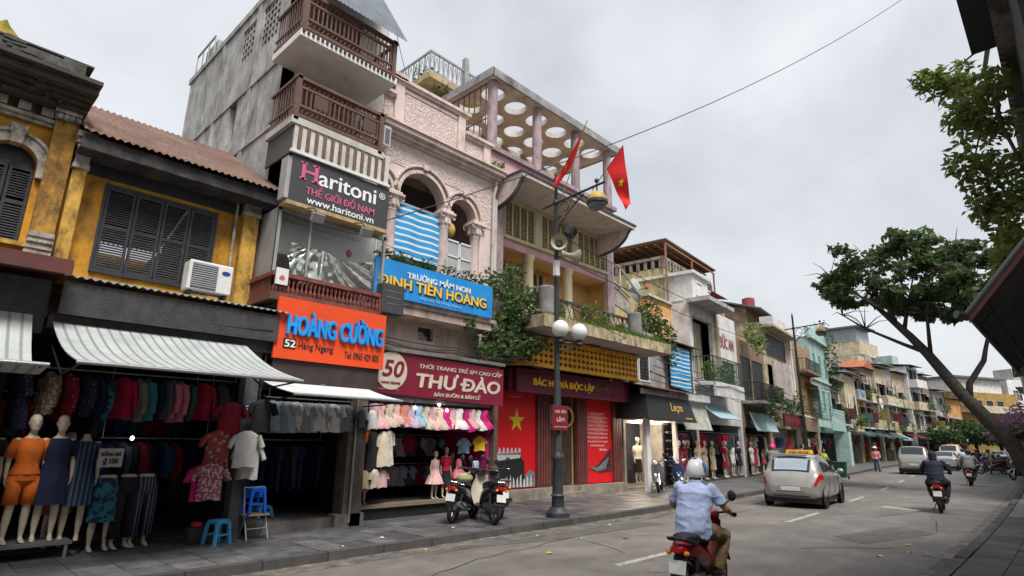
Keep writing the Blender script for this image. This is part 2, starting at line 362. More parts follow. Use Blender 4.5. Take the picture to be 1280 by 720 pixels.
# litter on the road edge
lit = [MB().quad((0, 0, 0), (.1, .02, .012), (.13, .09, .0), (.03, .11, .02)), MB().quad((0, 0, 0), (.06, .0, .02), (.09, .05, .0), (.02, .06, .01))]
for i, (x, y, c) in enumerate([(6.6, 8.2, 'y'), (11.6, 7.9, 'w'), (12.4, 8.3, 'y'), (9.6, 7.3, 'w'), (7.9, 6.7, 'y'), (9.2, 8.0, 'w'), (10.3, 6.6, 'b'), (13.3, 2.9, 'y'), (13.6, 2.75, 'y'), (12.7, 2.5, 'w'), (11.9, 2.7, 'w'), (6.4, 9.1, 'w'), (8.2, 9.3, 'w'), (5.4, 8.9, 'w')]):
    m = {'y': M('leaf_yellow', (.5, .33, .06)), 'w': M('paper_scrap', (.6, .6, .58)), 'b': M('leaf_brown', (.16, .08, .04))}[c]
    z = .01 if y < 8.5 else .128
    o = lit[i % 2].build('fallen_leaf' if c != 'w' else 'paper_scrap', m, off=(0, 0, 0)); o.location = (x, y, z); o.rotation_euler = (0, 0, i*1.3)
    tag(o, {'y': 'yellow fallen leaf lying near the kerb', 'w': 'small white paper scrap on the ground near the kerb', 'b': 'small brown leaf lying on the asphalt'}[c], 'leaf' if c != 'w' else 'litter', {'y': 'yellow leaves on the ground', 'w': 'paper scraps on the ground', 'b': None}[c])
# ------------------------------------------------------------------ building kit
yel = M('ochre_plaster', (.6, .29, .025), .85, .25, 1.6, dirt=.56, dcol=(.17, .08, .022), dscale=1.2, streak=.6)
yel2 = M('bright_ochre_trim', (.62, .36, .07), .85, .25, 3, dirt=.6, dcol=(.1, .06, .025), dscale=2.6, streak=.5)
grime = M('mossy_black_stone', (.1, .085, .065), .9, .45, 3, dirt=.6, dcol=(.025, .024, .022), dscale=3, bump=.5, bscale=20)
pale_st = M('weathered_white_stucco', (.45, .42, .36), .85, .25, 4, dirt=.6, dcol=(.09, .08, .065), dscale=4, streak=.3)
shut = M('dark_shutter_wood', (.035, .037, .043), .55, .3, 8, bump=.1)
rust = M('rust_roof_sheet', (.165, .1, .075), .75, .28, 1.5, dirt=.5, dcol=(.11, .05, .035), dscale=2, bump=.1)
sheet = M('grey_roof_sheet', (.3, .3, .29), .6, .25, 2, dirt=.5, dcol=(.07, .065, .06), dscale=2)
darkm = M('dark_fascia', (.045, .043, .045), .7, .3, 3)
black = M('black_metal', (.02, .02, .022), .45, .15, 6)
interior = M('dark_room', (.05, .05, .058), .9)
conc_w = M('grey_render', (.42, .415, .4), .9, .25, .9, dirt=.62, dcol=(.15, .14, .13), dscale=.8, streak=.55, bump=.25, bscale=12)
conc_l = M('pale_render', (.5, .48, .44), .88, .2, 1.4, dirt=.4, dcol=(.17, .15, .13), dscale=1.3, streak=.5)
wood = M('brown_balcony_wood', (.135, .068, .05), .55, .25, 5)
wood2 = M('varnished_door_wood', (.24, .09, .035), .45, .3, 4)
white = M('white_paint', (.72, .71, .69), .6, .1, 3, dirt=.2, dcol=(.3, .28, .25))
steel = M('galvanised_steel', (.4, .41, .42), .4, .15, 5, metal=.7)
pink = M('pale_pink_paint', (.66, .54, .5), .85, .14, 1.2, dirt=.42, dcol=(.24, .18, .17), dscale=1.4, streak=.7)
pinkr = M('rough_pink_stucco', (.64, .52, .48), .92, .22, 14, dirt=.35, dcol=(.3, .21, .2), dscale=9, bump=1., bscale=16, bump2=.05)
mauve = M('mauve_paint', (.38, .29, .31), .85, .2, 1.5, dirt=.5, dcol=(.12, .09, .1), dscale=1.6, streak=.7)
rose = M('rose_paint', (.58, .37, .37), .85, .12, 1.5, dirt=.3, dcol=(.25, .14, .15), streak=.7)
cream = M('cream_paint', (.6, .52, .33), .85, .14, 2, dirt=.3, dcol=(.25, .19, .1), streak=.6)
ochre_in = M('loggia_ochre', (.56, .38, .16), .85, .12, 1.5, dirt=.2, dcol=(.3, .17, .06))
gold = M('gold_lattice_paint', (.72, .38, .04), .7, .2, 3, dirt=.35, dcol=(.17, .09, .02))
maroon = M('maroon_board', (.13, .014, .03), .5, .15, 3)
glass_d = glassy('dark_window_glass', (.03, .035, .04))
glass_p = glassy('shop_glass', (.8, .85, .85), .03, .12)
gold_l = M('gold_letter', (.8, .5, .07), .35, .1, 5, metal=.3)
white_l = M('white_letter', (.8, .8, .78), .6, .03)

def wall(mb, x0, x1, z0, z1, y0, y1, ops=()):
    """wall slab from y0 (front) to y1 with rectangular openings (xa, xb, za, zb)"""
    zs = sorted({z0, z1, *[min(max(z, z0), z1) for o in ops for z in o[2:]]})
    for za, zb in zip(zs, zs[1:]):
        cut = sorted((o[0], o[1]) for o in ops if o[2] < zb-1e-6 and o[3] > za+1e-6); x = x0
        for a, b in cut:
            if a > x+1e-6: mb.box(x, y0, za, a, y1, zb)
            x = max(x, b)
        if x < x1-1e-6: mb.box(x, y0, za, x1, y1, zb)
    return mb
def arch_wall(mb, x0, x1, z0, z1, y0, y1, arches, n=14):
    """wall above springing with round-headed openings (xc, r, zs): z0 is the lowest springing line"""
    arches = sorted(arches); xs = [x0]
    x = x0
    for xc, r, zs in arches:
        if xc-r > x: mb.box(x, y0, z0, xc-r, y1, z1)
        prev = None
        for i in range(n+1):
            a = pi-pi*i/n; px_, pz = xc+r*cos(a), zs+r*sin(a)
            if prev: mb.prism([prev, (px_, pz), (px_, z1), (prev[0], z1)], y0, y1)
            prev = (px_, pz)
        x = xc+r
    if x < x1: mb.box(x, y0, z0, x1, y1, z1)
    return mb
def arch_band(mb, xc, zs, r, w, y0, y1, a0=0., a1=pi, n=18):
    prev = None
    for i in range(n+1):
        a = a0+(a1-a0)*i/n; p = (xc+r*cos(a), zs+r*sin(a)); q = (xc+(r+w)*cos(a), zs+(r+w)*sin(a))
        if prev: mb.prism([prev[0], prev[1], q, p], y0, y1)
        prev = (p, q)
    return mb
def shutters(parent, x0, x1, z0, z1, y, n, mat=shut, frame=.045):
    """louvred leaves, each a part with its slats joined (a slat is about 3 px)"""
    w = (x1-x0)/n
    for i in range(n):
        a, b = x0+i*w+.008, x0+(i+1)*w-.008; mb = MB()
        mb.box(a, y-.04, z0, a+frame, y, z1).box(b-frame, y-.04, z0, b, y, z1)
        zm = z0+(z1-z0)*.52
        for za, zb in ((z0, z0+.07), (zm-.035, zm+.035), (z1-.06, z1)): mb.box(a+frame, y-.038, za, b-frame, y-.002, zb)
        lf = mb.build('shutter_leaf', mat, parent)
        sl = MB(); z = z0+.09
        while z < z1-.09:
            if abs(z-zm) > .05: sl.add([(a+frame, y-.034, z), (b-frame, y-.034, z), (b-frame, y-.008, z+.034), (a+frame, y-.008, z+.034), (a+frame, y-.034, z+.008), (b-frame, y-.034, z+.008), (b-frame, y-.008, z+.042), (a+frame, y-.008, z+.042)], [(0, 1, 2, 3), (4, 5, 6, 7), (0, 1, 5, 4), (2, 3, 7, 6)])
            z += .045
        sl.build('louvre_slats', mat, lf, kind='stuff')
def corrugated(mb, x0, x1, p0, p1, pitch=.12, amp=.022, per=4, along='x', thick=.004):
    """wavy sheet; p0=(y,z) near edge, p1=(y,z) far edge, waves run along x"""
    n = int((x1-x0)/pitch*per); vs = []
    for i in range(n+1):
        x = x0+(x1-x0)*i/n; w = amp*sin(2*pi*(x-x0)/pitch)
        vs += [(x, p0[0], p0[1]+w), (x, p1[0], p1[1]+w), (x, p0[0], p0[1]+w-thick), (x, p1[0], p1[1]+w-thick)]
    fs = []
    for i in range(n):
        a, b = 4*i, 4*i+4
        fs += [(a, b, b+1, a+1), (a+2, a+3, b+3, b+2), (a, a+2, b+2, b)]
    mb.add(vs, fs); return mb
def rail_bars(mb, x0, x1, z0, z1, y, gap=.12, r=.012, rail=.025):
    mb.box(x0, y-rail, z1-.04, x1, y+rail, z1); mb.box(x0, y-rail*.7, z0, x1, y+rail*.7, z0+.03)
    n = int((x1-x0)/gap)
    for i in range(n+1):
        x = x0+(x1-x0)*i/n; mb.box(x-r, y-r, z0+.03, x+r, y+r, z1-.04)
    return mb
def rail_side(mb, y0, y1, z0, z1, x, gap=.12, r=.012, rail=.025):
    mb.box(x-rail, y0, z1-.04, x+rail, y1, z1); mb.box(x-rail*.7, y0, z0, x+rail*.7, y1, z0+.03)
    n = max(1, int((y1-y0)/gap))
    for i in range(n+1):
        y = y0+(y1-y0)*i/n; mb.box(x-r, y-r, z0+.03, x+r, y+r, z1-.04)
    return mb
def shell(x0, x1, z0, z1, y0, y1, t=.15, front=False, floors=()):
    """side walls, back wall and slabs of a building body (the front is a separate wall)"""
    mb = MB(); mb.box(x0, y0, z0, x0+t, y1, z1).box(x1-t, y0, z0, x1, y1, z1).box(x0+t, y1-t, z0, x1-t, y1, z1)
    return mb
def leaves(centers, n, size, seed=1, droop=.3, mb=None, wide=.5):
    """small folded leaf faces spread through blobs (x, y, z, rx, ry, rz)"""
    rnd = random.Random(seed); mb = mb or MB(); vs = []; fs = []
    wts = [c[3]*c[4]*c[5] for c in centers]; tot = sum(wts)
    for c, w in zip(centers, wts):
        k = max(4, int(n*w/tot))
        for _ in range(k):
            while True:
                a, b, d = rnd.uniform(-1, 1), rnd.uniform(-1, 1), rnd.uniform(-1, 1)
                q = a*a+b*b+d*d
                if q < 1 and rnd.random() < .35+.65*q: break
            p = V((c[0]+a*c[3], c[1]+b*c[4], c[2]+d*c[5]))
            t = V((rnd.gauss(0, 1), rnd.gauss(0, 1), rnd.gauss(-droop, .6))).normalized()
            u = t.cross(V((rnd.gauss(0, 1), rnd.gauss(0, 1), rnd.gauss(0, 1)))).normalized()
            nn = t.cross(u); s = size*rnd.uniform(.6, 1.35); i = len(vs)
            vs += [p, p+t*s*.45+u*s*wide*.5+nn*s*.08, p+t*s, p+t*s*.45-u*s*wide*.5+nn*s*.08]
            fs += [(i, i+1, i+2), (i, i+2, i+3)]
    return mb.add(vs, fs)
def leafmat(name, c1, c2):
    if name in MATS: return MATS[name]
    m = M(name, c1, .55, .35, 1.7, bump=0, spec=.35); t = m.node_tree; n = t.nodes; l = t.links; b = n['Principled BSDF']
    g = n.new('ShaderNodeNewGeometry'); wn_ = n.new('ShaderNodeTexWhiteNoise'); wn_.noise_dimensions = '1D'
    l.new(g.outputs['Random Per Island'], wn_.inputs['W'])
    mx_ = n.new('ShaderNodeMix'); mx_.data_type = 'RGBA'; l.new(wn_.outputs['Value'], mx_.inputs[0])
    l.new(b.inputs['Base Color'].links[0].from_socket, mx_.inputs[6]); mx_.inputs[7].default_value = (*c2, 1); l.new(mx_.outputs[2], b.inputs['Base Color'])
    tr = n.new('ShaderNodeBsdfTranslucent'); l.new(mx_.outputs[2], tr.inputs[0]); ms = n.new('ShaderNodeMixShader'); ms.inputs[0].default_value = .42
    l.new(b.outputs[0], ms.inputs[1]); l.new(tr.outputs[0], ms.inputs[2]); l.new(ms.outputs[0], n['Material Output'].inputs[0])
    return m
leaf_g = leafmat('leaf_green', (.06, .12, .03), (.11, .17, .05))
leaf_d = leafmat('leaf_dark_green', (.035, .075, .025), (.07, .12, .035))
leaf_l = leafmat('leaf_light_green', (.12, .2, .04), (.2, .26, .07))
bark = M('tree_bark', (.055, .045, .038), .9, .4, 8, bump=.8, bscale=18, bump2=.04)
stem_m = M('plant_stem', (.09, .075, .04), .85)
def plant(name, label, cat, base, centers, n, size, mat=None, stems=(), seed=1, group=None, droop=.3, wide=.5):
    t = thing(name, label, cat, base, group=group)
    leaves(centers, n, size, seed, droop, wide=wide).build('foliage', mat or leaf_g, t)
    if stems:
        mb = MB()
        for pts, r in stems: mb.tube(pts, [r*(1-.7*i/max(1, len(pts)-1)) for i in range(len(pts))], 6)
        mb.build('stem', stem_m, t)
    return t
# ------------------------------------------------------------------ ornate ochre house at the near end
Y0 = 11.8
def moulded(mb, x0, x1, steps, ya=Y0):
    """stack of horizontal mouldings: (z0, z1, projection)"""
    for z0, z1, p in steps: mb.box(x0-p*.35 if p > .3 else x0, ya-p, z0, x1+(p*.12 if p > .3 else 0), ya+.02, z1)
    return mb
h = thing('ochre_house', 'ornate ochre house with arched louvred window and heavy blackened cornice', 'house', (-.9, Y0, 0))
B0L, B0R = -3.2, 1.335
wins = [(.58, .33), (-1.35, .33)]
mb = MB(); wall(mb, B0L, B0R, 4.3, 6.05, Y0, Y0+.25, [(c-r, c+r, 4.75, 6.05) for c, r in wins]); arch_wall(mb, B0L, B0R, 6.05, 6.8, Y0, Y0+.25, [(c, r, 6.05) for c, r in wins])
mb.merge(shell(B0L, B0R, 3.45, 8.0, Y0+.25, 20)).box(B0L, Y0+.25, 4.15, B0R, 20, 4.3)
mb.build('wall', yel, h)
for c, r in wins:
    f = MB(); arch_band(f, c, 6.05, r+.005, .16, Y0-.09, Y0+.06); arch_band(f, c, 6.05, r+.165, .05, Y0-.12, Y0+.03)
    f.box(c-r-.2, Y0-.1, 5.86, c-r-.005, Y0+.04, 6.05).box(c+r+.005, Y0-.1, 5.86, c+r+.2, Y0+.04, 6.05)
    f.prism([(c-.07, 6.34), (c+.07, 6.34), (c+.11, 6.66), (c-.11, 6.66)], Y0-.17, Y0+.02)
    wf = f.build('window_surround', pale_st, h)
    shutters(wf, c-r, c+r, 4.75, 6.05, Y0+.12, 2)
    g = MB(); pts = [(c+r*cos(pi*i/12), 6.05+r*sin(pi*i/12)) for i in range(13)]; g.prism(pts, Y0+.1, Y0+.12); g.build('fanlight', shut, wf)
    MB().box(c-r-.08, Y0-.12, 4.68, c+r+.08, Y0+.1, 4.75).build('sill', yel2, wf)
for xa, xb in ((1.0, 1.32), (-.55, -.2)):
    p = MB().box(xa, Y0-.17, 4.95, xb, Y0+.02, 6.95).build('pilaster', M('weathered_ochre', (.5, .26, .045), .88, .3, 3, dirt=.7, dcol=(.09, .055, .025), dscale=2.2, streak=.55, bump=.3, bscale=14), h, bevel=.01)
    m2 = MB().box(xa-.03, Y0-.22, 4.3, xb+.0, Y0+.02, 4.62).box(xa-.01, Y0-.2, 4.62, xb, Y0+.02, 4.95)
    for k in range(5): m2.lathe([(.03, -.02), (.035, 0), (.03, .02)], (xa+.04+k*.06, Y0-.21, 4.78), 8)
    for k in range(3): m2.box(xa-.02, Y0-.225, 4.66+k*.1, xb+.0, Y0-.18, 4.69+k*.1)
    m2.build('pilaster_base', pale_st, p)
    m3 = MB().box(xa-.02, Y0-.22, 6.95, xb+.01, Y0+.02, 7.05).box(xa-.04, Y0-.27, 7.05, xb+.01, Y0+.02, 7.13)
    for k in range(4): m3.ball((xa+.04+k*.08, Y0-.24, 6.99), .045, .05, .05, 8, 6)
    m3.build('capital', pale_st, p)
mb = MB(); moulded(mb, B0L, B0R, [(6.8, 6.86, .08), (6.86, 6.92, .14)])
x = B0L+.1
mb.build('frieze_ledge', pale_st, h)
while x < B0R-.1: MB().box(x, Y0-.13, 6.95, x+.16, Y0+.02, 7.1).build('frieze_block', pale_st, h); x += .3
mb = MB().box(B0L, Y0-.03, 6.92, B0R, Y0+.25, 7.15); mb.build('frieze', M('frieze_brown', (.22, .15, .09), .9, .35, 4, dirt=.6, dcol=(.06, .045, .03)), h)
mb = MB(); moulded(mb, B0L, B0R, [(7.12, 7.2, .34), (7.2, 7.28, .44), (7.28, 7.34, .55), (7.34, 7.47, .72), (7.47, 7.54, .85)])
rnd = random.Random(3)
for k in range(60):
    xx = rnd.uniform(B0L, B0R); zz = rnd.uniform(7.1, 7.5); mb.obox((xx, Y0-.3-(zz-7.1)*1.2, zz), (rnd.uniform(.05, .2), .12, rnd.uniform(.02, .06)), (rnd.uniform(-.2, .2), rnd.uniform(-.2, .2), rnd.uniform(-.3, .3)))
mb.build('cornice', grime, h)
mb = MB().box(B0L, Y0-.35, 7.54, 1.18, Y0+.3, 7.78).box(B0L, Y0-.4, 7.78, .95, Y0+.35, 7.93)
mb.box(.85, Y0-.42, 7.54, 1.28, Y0+.3, 7.7).box(.9, Y0-.38, 7.7, 1.22, Y0+.3, 7.98)
mb.box(B0L, Y0-.28, 7.93, .3, Y0+.3, 8.02)
for k in range(40):
    xx = rnd.uniform(B0L, 1.1); mb.obox((xx, Y0-.37, rnd.uniform(7.55, 8.0)), (rnd.uniform(.05, .3), .1, rnd.uniform(.02, .08)), (0, rnd.uniform(-.2, .2), rnd.uniform(-.2, .2)))
mb.build('parapet', M('parapet_dark', (.12, .125, .115), .9, .4, 2.5, dirt=.6, dcol=(.03, .03, .028), dscale=3, bump=.5, bscale=14), h)
MB().prism([(-.3, 8.02), (.36, 8.02), (.16, 8.22), (.1, 8.32), (.0, 8.22)], Y0-.25, Y0+.1).build('gable_tip', M('mossy_yellow', (.4, .32, .05), .9, .4, 4, dirt=.5), h)
MB().box(B0L, Y0-.3, 8.02, B0R, 20, 8.05).build('roof', grime, h)
MB().box(B0L, 9.95, 3.98, 1.42, 10.0, 4.14).box(B0L, 10.0, 4.1, 1.42, Y0, 4.2).build('canopy_board', M('canopy_red_brown', (.13, .04, .035), .7, .25, 2, dirt=.4), h)
MB().box(B0L, 10.6, 3.2, 1.3, 10.7, 3.98).build('shop_fascia', darkm, h)

# ------------------------------------------------------------------ ochre house under the rusty sheet roof
h1 = thing('ochre_house', 'ochre house with rusty corrugated roof and four dark shutter leaves', 'house', (3.0, Y0, 0))
xa, xb = 1.345, 4.69
mb = MB(); wall(mb, xa, xb, 4.2, 7.1, Y0, Y0+.2, [(1.92, 3.76, 4.55, 6.07)])
mb.merge(shell(xa, xb, 3.55, 6.9, Y0+.2, 20)).box(xa+.15, Y0+.2, 4.1, xb-.15, 19.8, 4.2); mb.build('wall', yel, h1)
wf = MB().box(1.88, Y0-.03, 6.07, 3.8, Y0+.1, 6.12).box(1.88, Y0-.05, 4.49, 3.8, Y0+.1, 4.55).box(1.88, Y0-.03, 4.55, 1.92, Y0+.1, 6.07).box(3.76, Y0-.03, 4.55, 3.8, Y0+.1, 6.07).build('window_frame', shut, h1)
shutters(wf, 1.92, 3.76, 4.55, 6.07, Y0+.02, 4)
for a, b in ((1.36, 1.56), (4.24, 4.54)):
    p = MB().box(a, Y0-.2, 4.3, b, Y0+.02, 6.2).build('pilaster', yel2, h1, bevel=.012)
    m3 = MB().box(a-.02, Y0-.24, 6.18, b+.02, Y0+.02, 6.26).box(a-.0, Y0-.22, 6.26, b+.0, Y0+.02, 6.62).box(a-.04, Y0-.28, 6.62, b+.04, Y0+.02, 6.72).box(a-.05, Y0-.33, 6.72, b+.05, Y0+.02, 6.82)
    for k in range(3): m3.torus((a+.05+k*(b-a-.1)/2, Y0-.23, 6.44), .05, .018, 'y', 10, 5)
    for k in range(4): m3.ball((a+.02+k*(b-a-.04)/3, Y0-.24, 6.56), .03, .03, .05, 8, 6)
    m3.build('capital', pale_st, p)
MB().box(xa, 11.2, 6.42, xb+.02, 11.28, 6.66).box(xa, 11.28, 6.42, xb+.02, Y0, 6.48).build('eave_board', M('eave_dark', (.035, .033, .034), .85, .4, 3, dirt=.4, dcol=(.09, .08, .075), dscale=3), h1)
mb = MB().box(xa, Y0-.02, 6.2, xb, Y0+.0, 6.42); mb.build('painted_eave_shadow', shut, h1)  # dark strip on the wall that paints in the shade below the eave
rf = corrugated(MB(), xa, 4.82, (11.1, 6.7), (14.6, 8.82)).build('roof', rust, h1, smooth=True)
corrugated(MB(), xa, 4.73, (14.6, 8.82), (19.6, 7.2)).build('roof_slope', rust, rf, smooth=True)
MB().tube([(4.12, Y0-.08, 6.6), (4.12, Y0-.08, 4.3)], .03, 8).build('drain_pipe', MATS['weathered_white_stucco'], h1)
cs = corrugated(MB(), 1.46, 4.84, (10.38, 4.06), (Y0, 4.36), .115, .02).build('canopy_sheet', sheet, h1, smooth=True)
MB().box(1.42, 10.46, 3.5, 4.7, 10.52, 3.99).build('canopy_fascia', M('dark_ribbed_board', (.05, .048, .05), .75, .3, 5, bump=.5, bscale=30), h1)
mb = MB()
for k in range(5): mb.box(1.6+k*.72, 10.5, 3.93, 1.64+k*.72, Y0, 3.99)
mb.build('canopy_bracket', black, h1)
# first floor ceiling over the shop
MB().box(xa, 10.6, 3.3, xb, 10.66, 3.5).build('shop_beam', darkm, h1)

ac = thing('air_conditioner', 'white air conditioner box standing on the grey canopy below the shutters', 'air conditioner', (3.58, 11.2, 4.3))
MB().box(3.2, 11.0, 4.32, 3.96, 11.32, 4.87).build('casing', white, ac, bevel=.02)
g = MB().box(3.25, 10.985, 4.37, 3.68, 11.0, 4.82).build('grille_panel', M('grille_grey', (.16, .17, .18), .6), ac)
gr = MB()
for k in range(11): gr.box(3.25, 10.975, 4.39+k*.04, 3.68, 10.985, 4.405+k*.04)
gr.build('grille_bars', M('grille_bar', (.36, .37, .38), .5), g, kind='stuff')
b = MB().lathe([(.075, -.004), (.075, .004)], (0, 0, 0), 20, 'y'); b.v = [(p[0]+3.83, p[1]+10.994, p[2]*.5+4.72) for p in b.v]; b.build('badge', M('blue_badge', (.02, .05, .3), .4), ac)
MB().box(3.25, 11.03, 4.24, 3.3, 11.3, 4.32).box(3.85, 11.03, 4.24, 3.9, 11.3, 4.32).build('foot', black, ac)

# awnings over the near shop
stripe = pattern('striped_awning_cloth', (.43, .45, .44), (.22, .25, .25), 'sx', 2.2, .6, .13)
def awning(name, label, x0, x1, top, low, sag, mat, cass=None, group=None, valance=0., n=8):
    """cloth awning from (y, z) at the cassette to (y, z) at the front bar, with arms"""
    t = thing(name, label, 'awning', ((x0+x1)/2, top[0], top[1]), group=group)
    f = lambda u, v: (x0+(x1-x0)*u, top[0]+(low[0]-top[0])*v, top[1]+(low[1]-top[1])*v-sag*sin(pi*v))
    mb = MB(); mb.grid(f, 16, n); k = len(mb.v); mb2 = MB(); mb2.grid(lambda u, v: (f(u, v)[0], f(u, v)[1], f(u, v)[2]-.012), 16, n); mb.merge(mb2)
    mb.build('cloth', mat, t, smooth=True)
    MB().cyl((x0, low[0], low[1]-.02), (x1, low[0], low[1]-.02), .025).build('front_bar', steel, t)
    if cass: MB().box(x0-.05, top[0]-.02, top[1]-.02, x1+.05, top[0]+.16, top[1]+.13).build('cassette', cass, t, bevel=.02)
    for x in (x0+.06, x1-.06): MB().tube([(x, top[0]+.05, top[1]-.35), (x, (top[0]+low[0])/2, low[1]-.08), (x, low[0]+.02, low[1]-.03)], .014).build('arm', black, t)
    if valance: MB().box(x0, low[0]-.012, low[1]-valance, x1, low[0], low[1]-.02).build('valance', mat, t)
    return t
awning('striped_awning', 'long white and grey striped awning below the dark red cassette', 1.4, 4.2, (10.66, 3.42), (8.32, 2.64), .1, stripe, maroon)
awning('striped_awning', 'curved striped awning cut by the picture edge, above the orange mannequin', -2.2, 1.16, (10.6, 3.45), (8.35, 2.58), .42, stripe, None)

# ------------------------------------------------------------------ tall grey tube house
HY = 11.8
h2 = thing('tube_house', 'tall narrow tube house with bare grey side wall and brown wooden balconies', 'house', (6.0, HY, 0))
xa, xb = 4.75, 7.38
mb = MB()
wall(mb, xa, xb, 4.4, 13.0, HY, HY+.2, [(5.0, 7.1, 4.9, 6.3), (5.15, 6.6, 8.2, 10.0), (5.15, 6.6, 10.3, 12.3)])
mb.box(xb-.2, HY+.2, 0, xb, 19.2, 13.0).box(xa+.2, 19.0, 0, xb-.2, 19.2, 13.0)
for z in (2.95, 4.2, 7.4, 8.0, 10.1): mb.box(xa+.2, HY+.2, z, xb-.2, 19.0, z+.15)
mb.build('front_wall', conc_l, h2)
# side wall, laid as a wall along Y: build in (y, z) and swap
sw = MB(); wall(sw, HY, 19.2, 0, 13.0, 0, .2, [(12.6, 13.6, 11.3, 12.6), (13.9, 14.9, 11.5, 12.6), (14.6, 15.1, 9.2, 10.4)])
sw.v = [(xa+p[1], p[0], p[2]) for p in sw.v]
sd_ = sw.build('side_wall', conc_w, h2)
mb = MB()
for y in (13.75, 16.2): mb.box(xa-.03, y, 7.2, xa, y+.22, 13.0)
for z in (10.35, 8.6): mb.box(xa-.04, HY, z, xa, 19.2, z+.07)
mb.box(xa-.05, HY, 12.9, xa+.25, 19.25, 13.08); mb.build('side_wall_ledge', conc_w, sd_)
bl = MB()
for (ya, yb, za, zb) in ((12.6, 13.6, 11.3, 12.6), (13.9, 14.9, 11.5, 12.6)):
    y = ya+.08
    while y < yb:
        bl.box(xa+.04, y-.03, za, xa+.12, y+.03, zb); y += .2
    z = za+.1
    while z < zb:
        bl.box(xa+.035, ya, z-.03, xa+.125, yb, z+.03); z += .2
bl.build('vent_lattice', conc_w, sd_, kind='stuff')
MB().box(xa+.12, 12.6, 11.3, xa+.14, 14.9, 12.6).box(xa+.14, 14.6, 9.2, xa+.16, 15.1, 10.4).build('blind_panel', M('blind_grey', (.2, .19, .18), .9), sd_)
rt = MB().box(xa, HY, 13.0, xb, 19.2, 13.06).build('roof', conc_w, h2)
MB().box(4.9, 17.6, 13.06, 5.7, 18.6, 13.9).build('roof_tank', conc_w, rt)
mb = MB(); rail_side(mb, 17.6, 19.15, 13.06, 14.0, 4.82, .4, .015); mb.build('roof_rail', steel, rt)
# dark rooms behind the openings
# doors on the middle floor
d = MB()
for k in range(4): d.box(5.16+k*.36, HY+.06, 8.2, 5.5+k*.36, HY+.1, 10.0)
dd = d.build('door', wood2, h2)
m2 = MB()
for k in range(4):
    for (za, zb) in ((8.3, 8.9), (9.0, 9.5), (9.6, 9.9)): m2.box(5.21+k*.36, HY+.05, za, 5.45+k*.36, HY+.062, zb)
m2.build('door_panel', wood, dd)
MB().box(5.15, HY+.08, 10.3, 6.6, HY+.1, 12.3).build('door', wood, h2)
for x in (5.0, 6.75):
    wl_ = thing('wall_lantern', 'black wall lantern beside the brown balcony door, %s' % ('near the grey side wall' if x < 6 else 'near the pink parapet'), 'lamp', (x, HY-.2, 9.2))
    MB().box(x-.02, HY-.04, 9.2, x+.02, HY, 9.5).tube([(x, HY-.03, 9.3), (x, HY-.16, 9.25)], .015).build('bracket', black, wl_)
    MB().lathe([(.05, 9.2), (.1, 9.42)], (x, HY-.2, 0), 6).build('lantern_glass', M('lantern_glass', (.5, .52, .5), .2), wl_)
    MB().lathe([(.13, 9.42), (.1, 9.47), (.02, 9.58), (.02, 9.64)], (x, HY-.2, 0), 6).build('lantern_cap', black, wl_)
def ornate_rail(parent, x0, x1, y, z0, z1, ya, name='balcony_rail'):
    """wooden front rail with panels of fretwork, plus the two returns"""
    mb = MB(); mb.box(x0-.05, y-.05, z1-.07, x1+.05, y+.05, z1).box(x0, y-.035, z0, x1, y+.035, z0+.07).box(x0, y-.025, z0+.24, x1, y+.025, z0+.29).box(x0, y-.025, z1-.26, x1, y+.025, z1-.21)
    for x in (x0+.03, x1-.03): mb.box(x-.05, y-.05, z0-.1, x+.05, y+.05, z1+.03)
    for X_ in (x0, x1):
        mb.box(X_-.04, y, z1-.06, X_+.04, ya, z1-.005).box(X_-.03, y, z0, X_+.03, ya, z0+.06).box(X_-.02, y, z0+.25, X_+.02, ya, z0+.29)
    o = mb.build(name, wood, parent)
    n = int((x1-x0)/.105); b = MB()
    for i in range(1, n):
        x = x0+(x1-x0)*i/n; b.box(x-.014, y-.014, z0+.29, x+.014, y+.014, z1-.26)
        for (za, zb) in ((z0+.07, z0+.24), (z1-.21, z1-.07)):
            zc = (za+zb)/2; b.torus((x, y, zc), .05, .012, 'y', 8, 4)
    for X_ in (x0, x1):
        m = int((ya-y)/.11)
        for i in range(1, m): yy = y+(ya-y)*i/m; b.box(X_-.012, yy-.012, z0+.06, X_+.012, yy+.012, z1-.06)
    b.build('baluster', wood, o, kind='stuff'); return o
b1 = MB().box(4.5, 10.55, 8.02, 6.72, HY, 8.17).build('balcony_floor', conc_l, h2)
ornate_rail(b1, 4.55, 6.63, 10.6, 8.2, 9.13, HY)
for x in (4.95, 6.15): MB().box(x, 10.585, 8.55, x+.32, 10.615, 8.9).build('rail_panel', M('rail_panel_dark', (.09, .05, .035), .6), b1)
b2 = MB().box(4.42, 10.45, 9.98, 6.85, HY, 10.14).build('balcony_floor', white, h2)
m2 = MB()
for k in range(22): m2.box(4.45+k*.108, 10.41, 10.06, 4.5+k*.108, 10.45, 10.13)
m2.build('dentil', darkm, b2)
ornate_rail(b2, 4.46, 6.78, 10.5, 10.2, 11.12, HY)
# sheet awning over the top balcony and a roller sheet
mb = MB(); corrugated(mb, 4.9, 6.95, (10.25, 11.12), (11.7, 13.4), .1, .015); mb.build('sheet_awning', M('blue_grey_sheet', (.14, .16, .19), .6, .2, 3), h2, smooth=True)
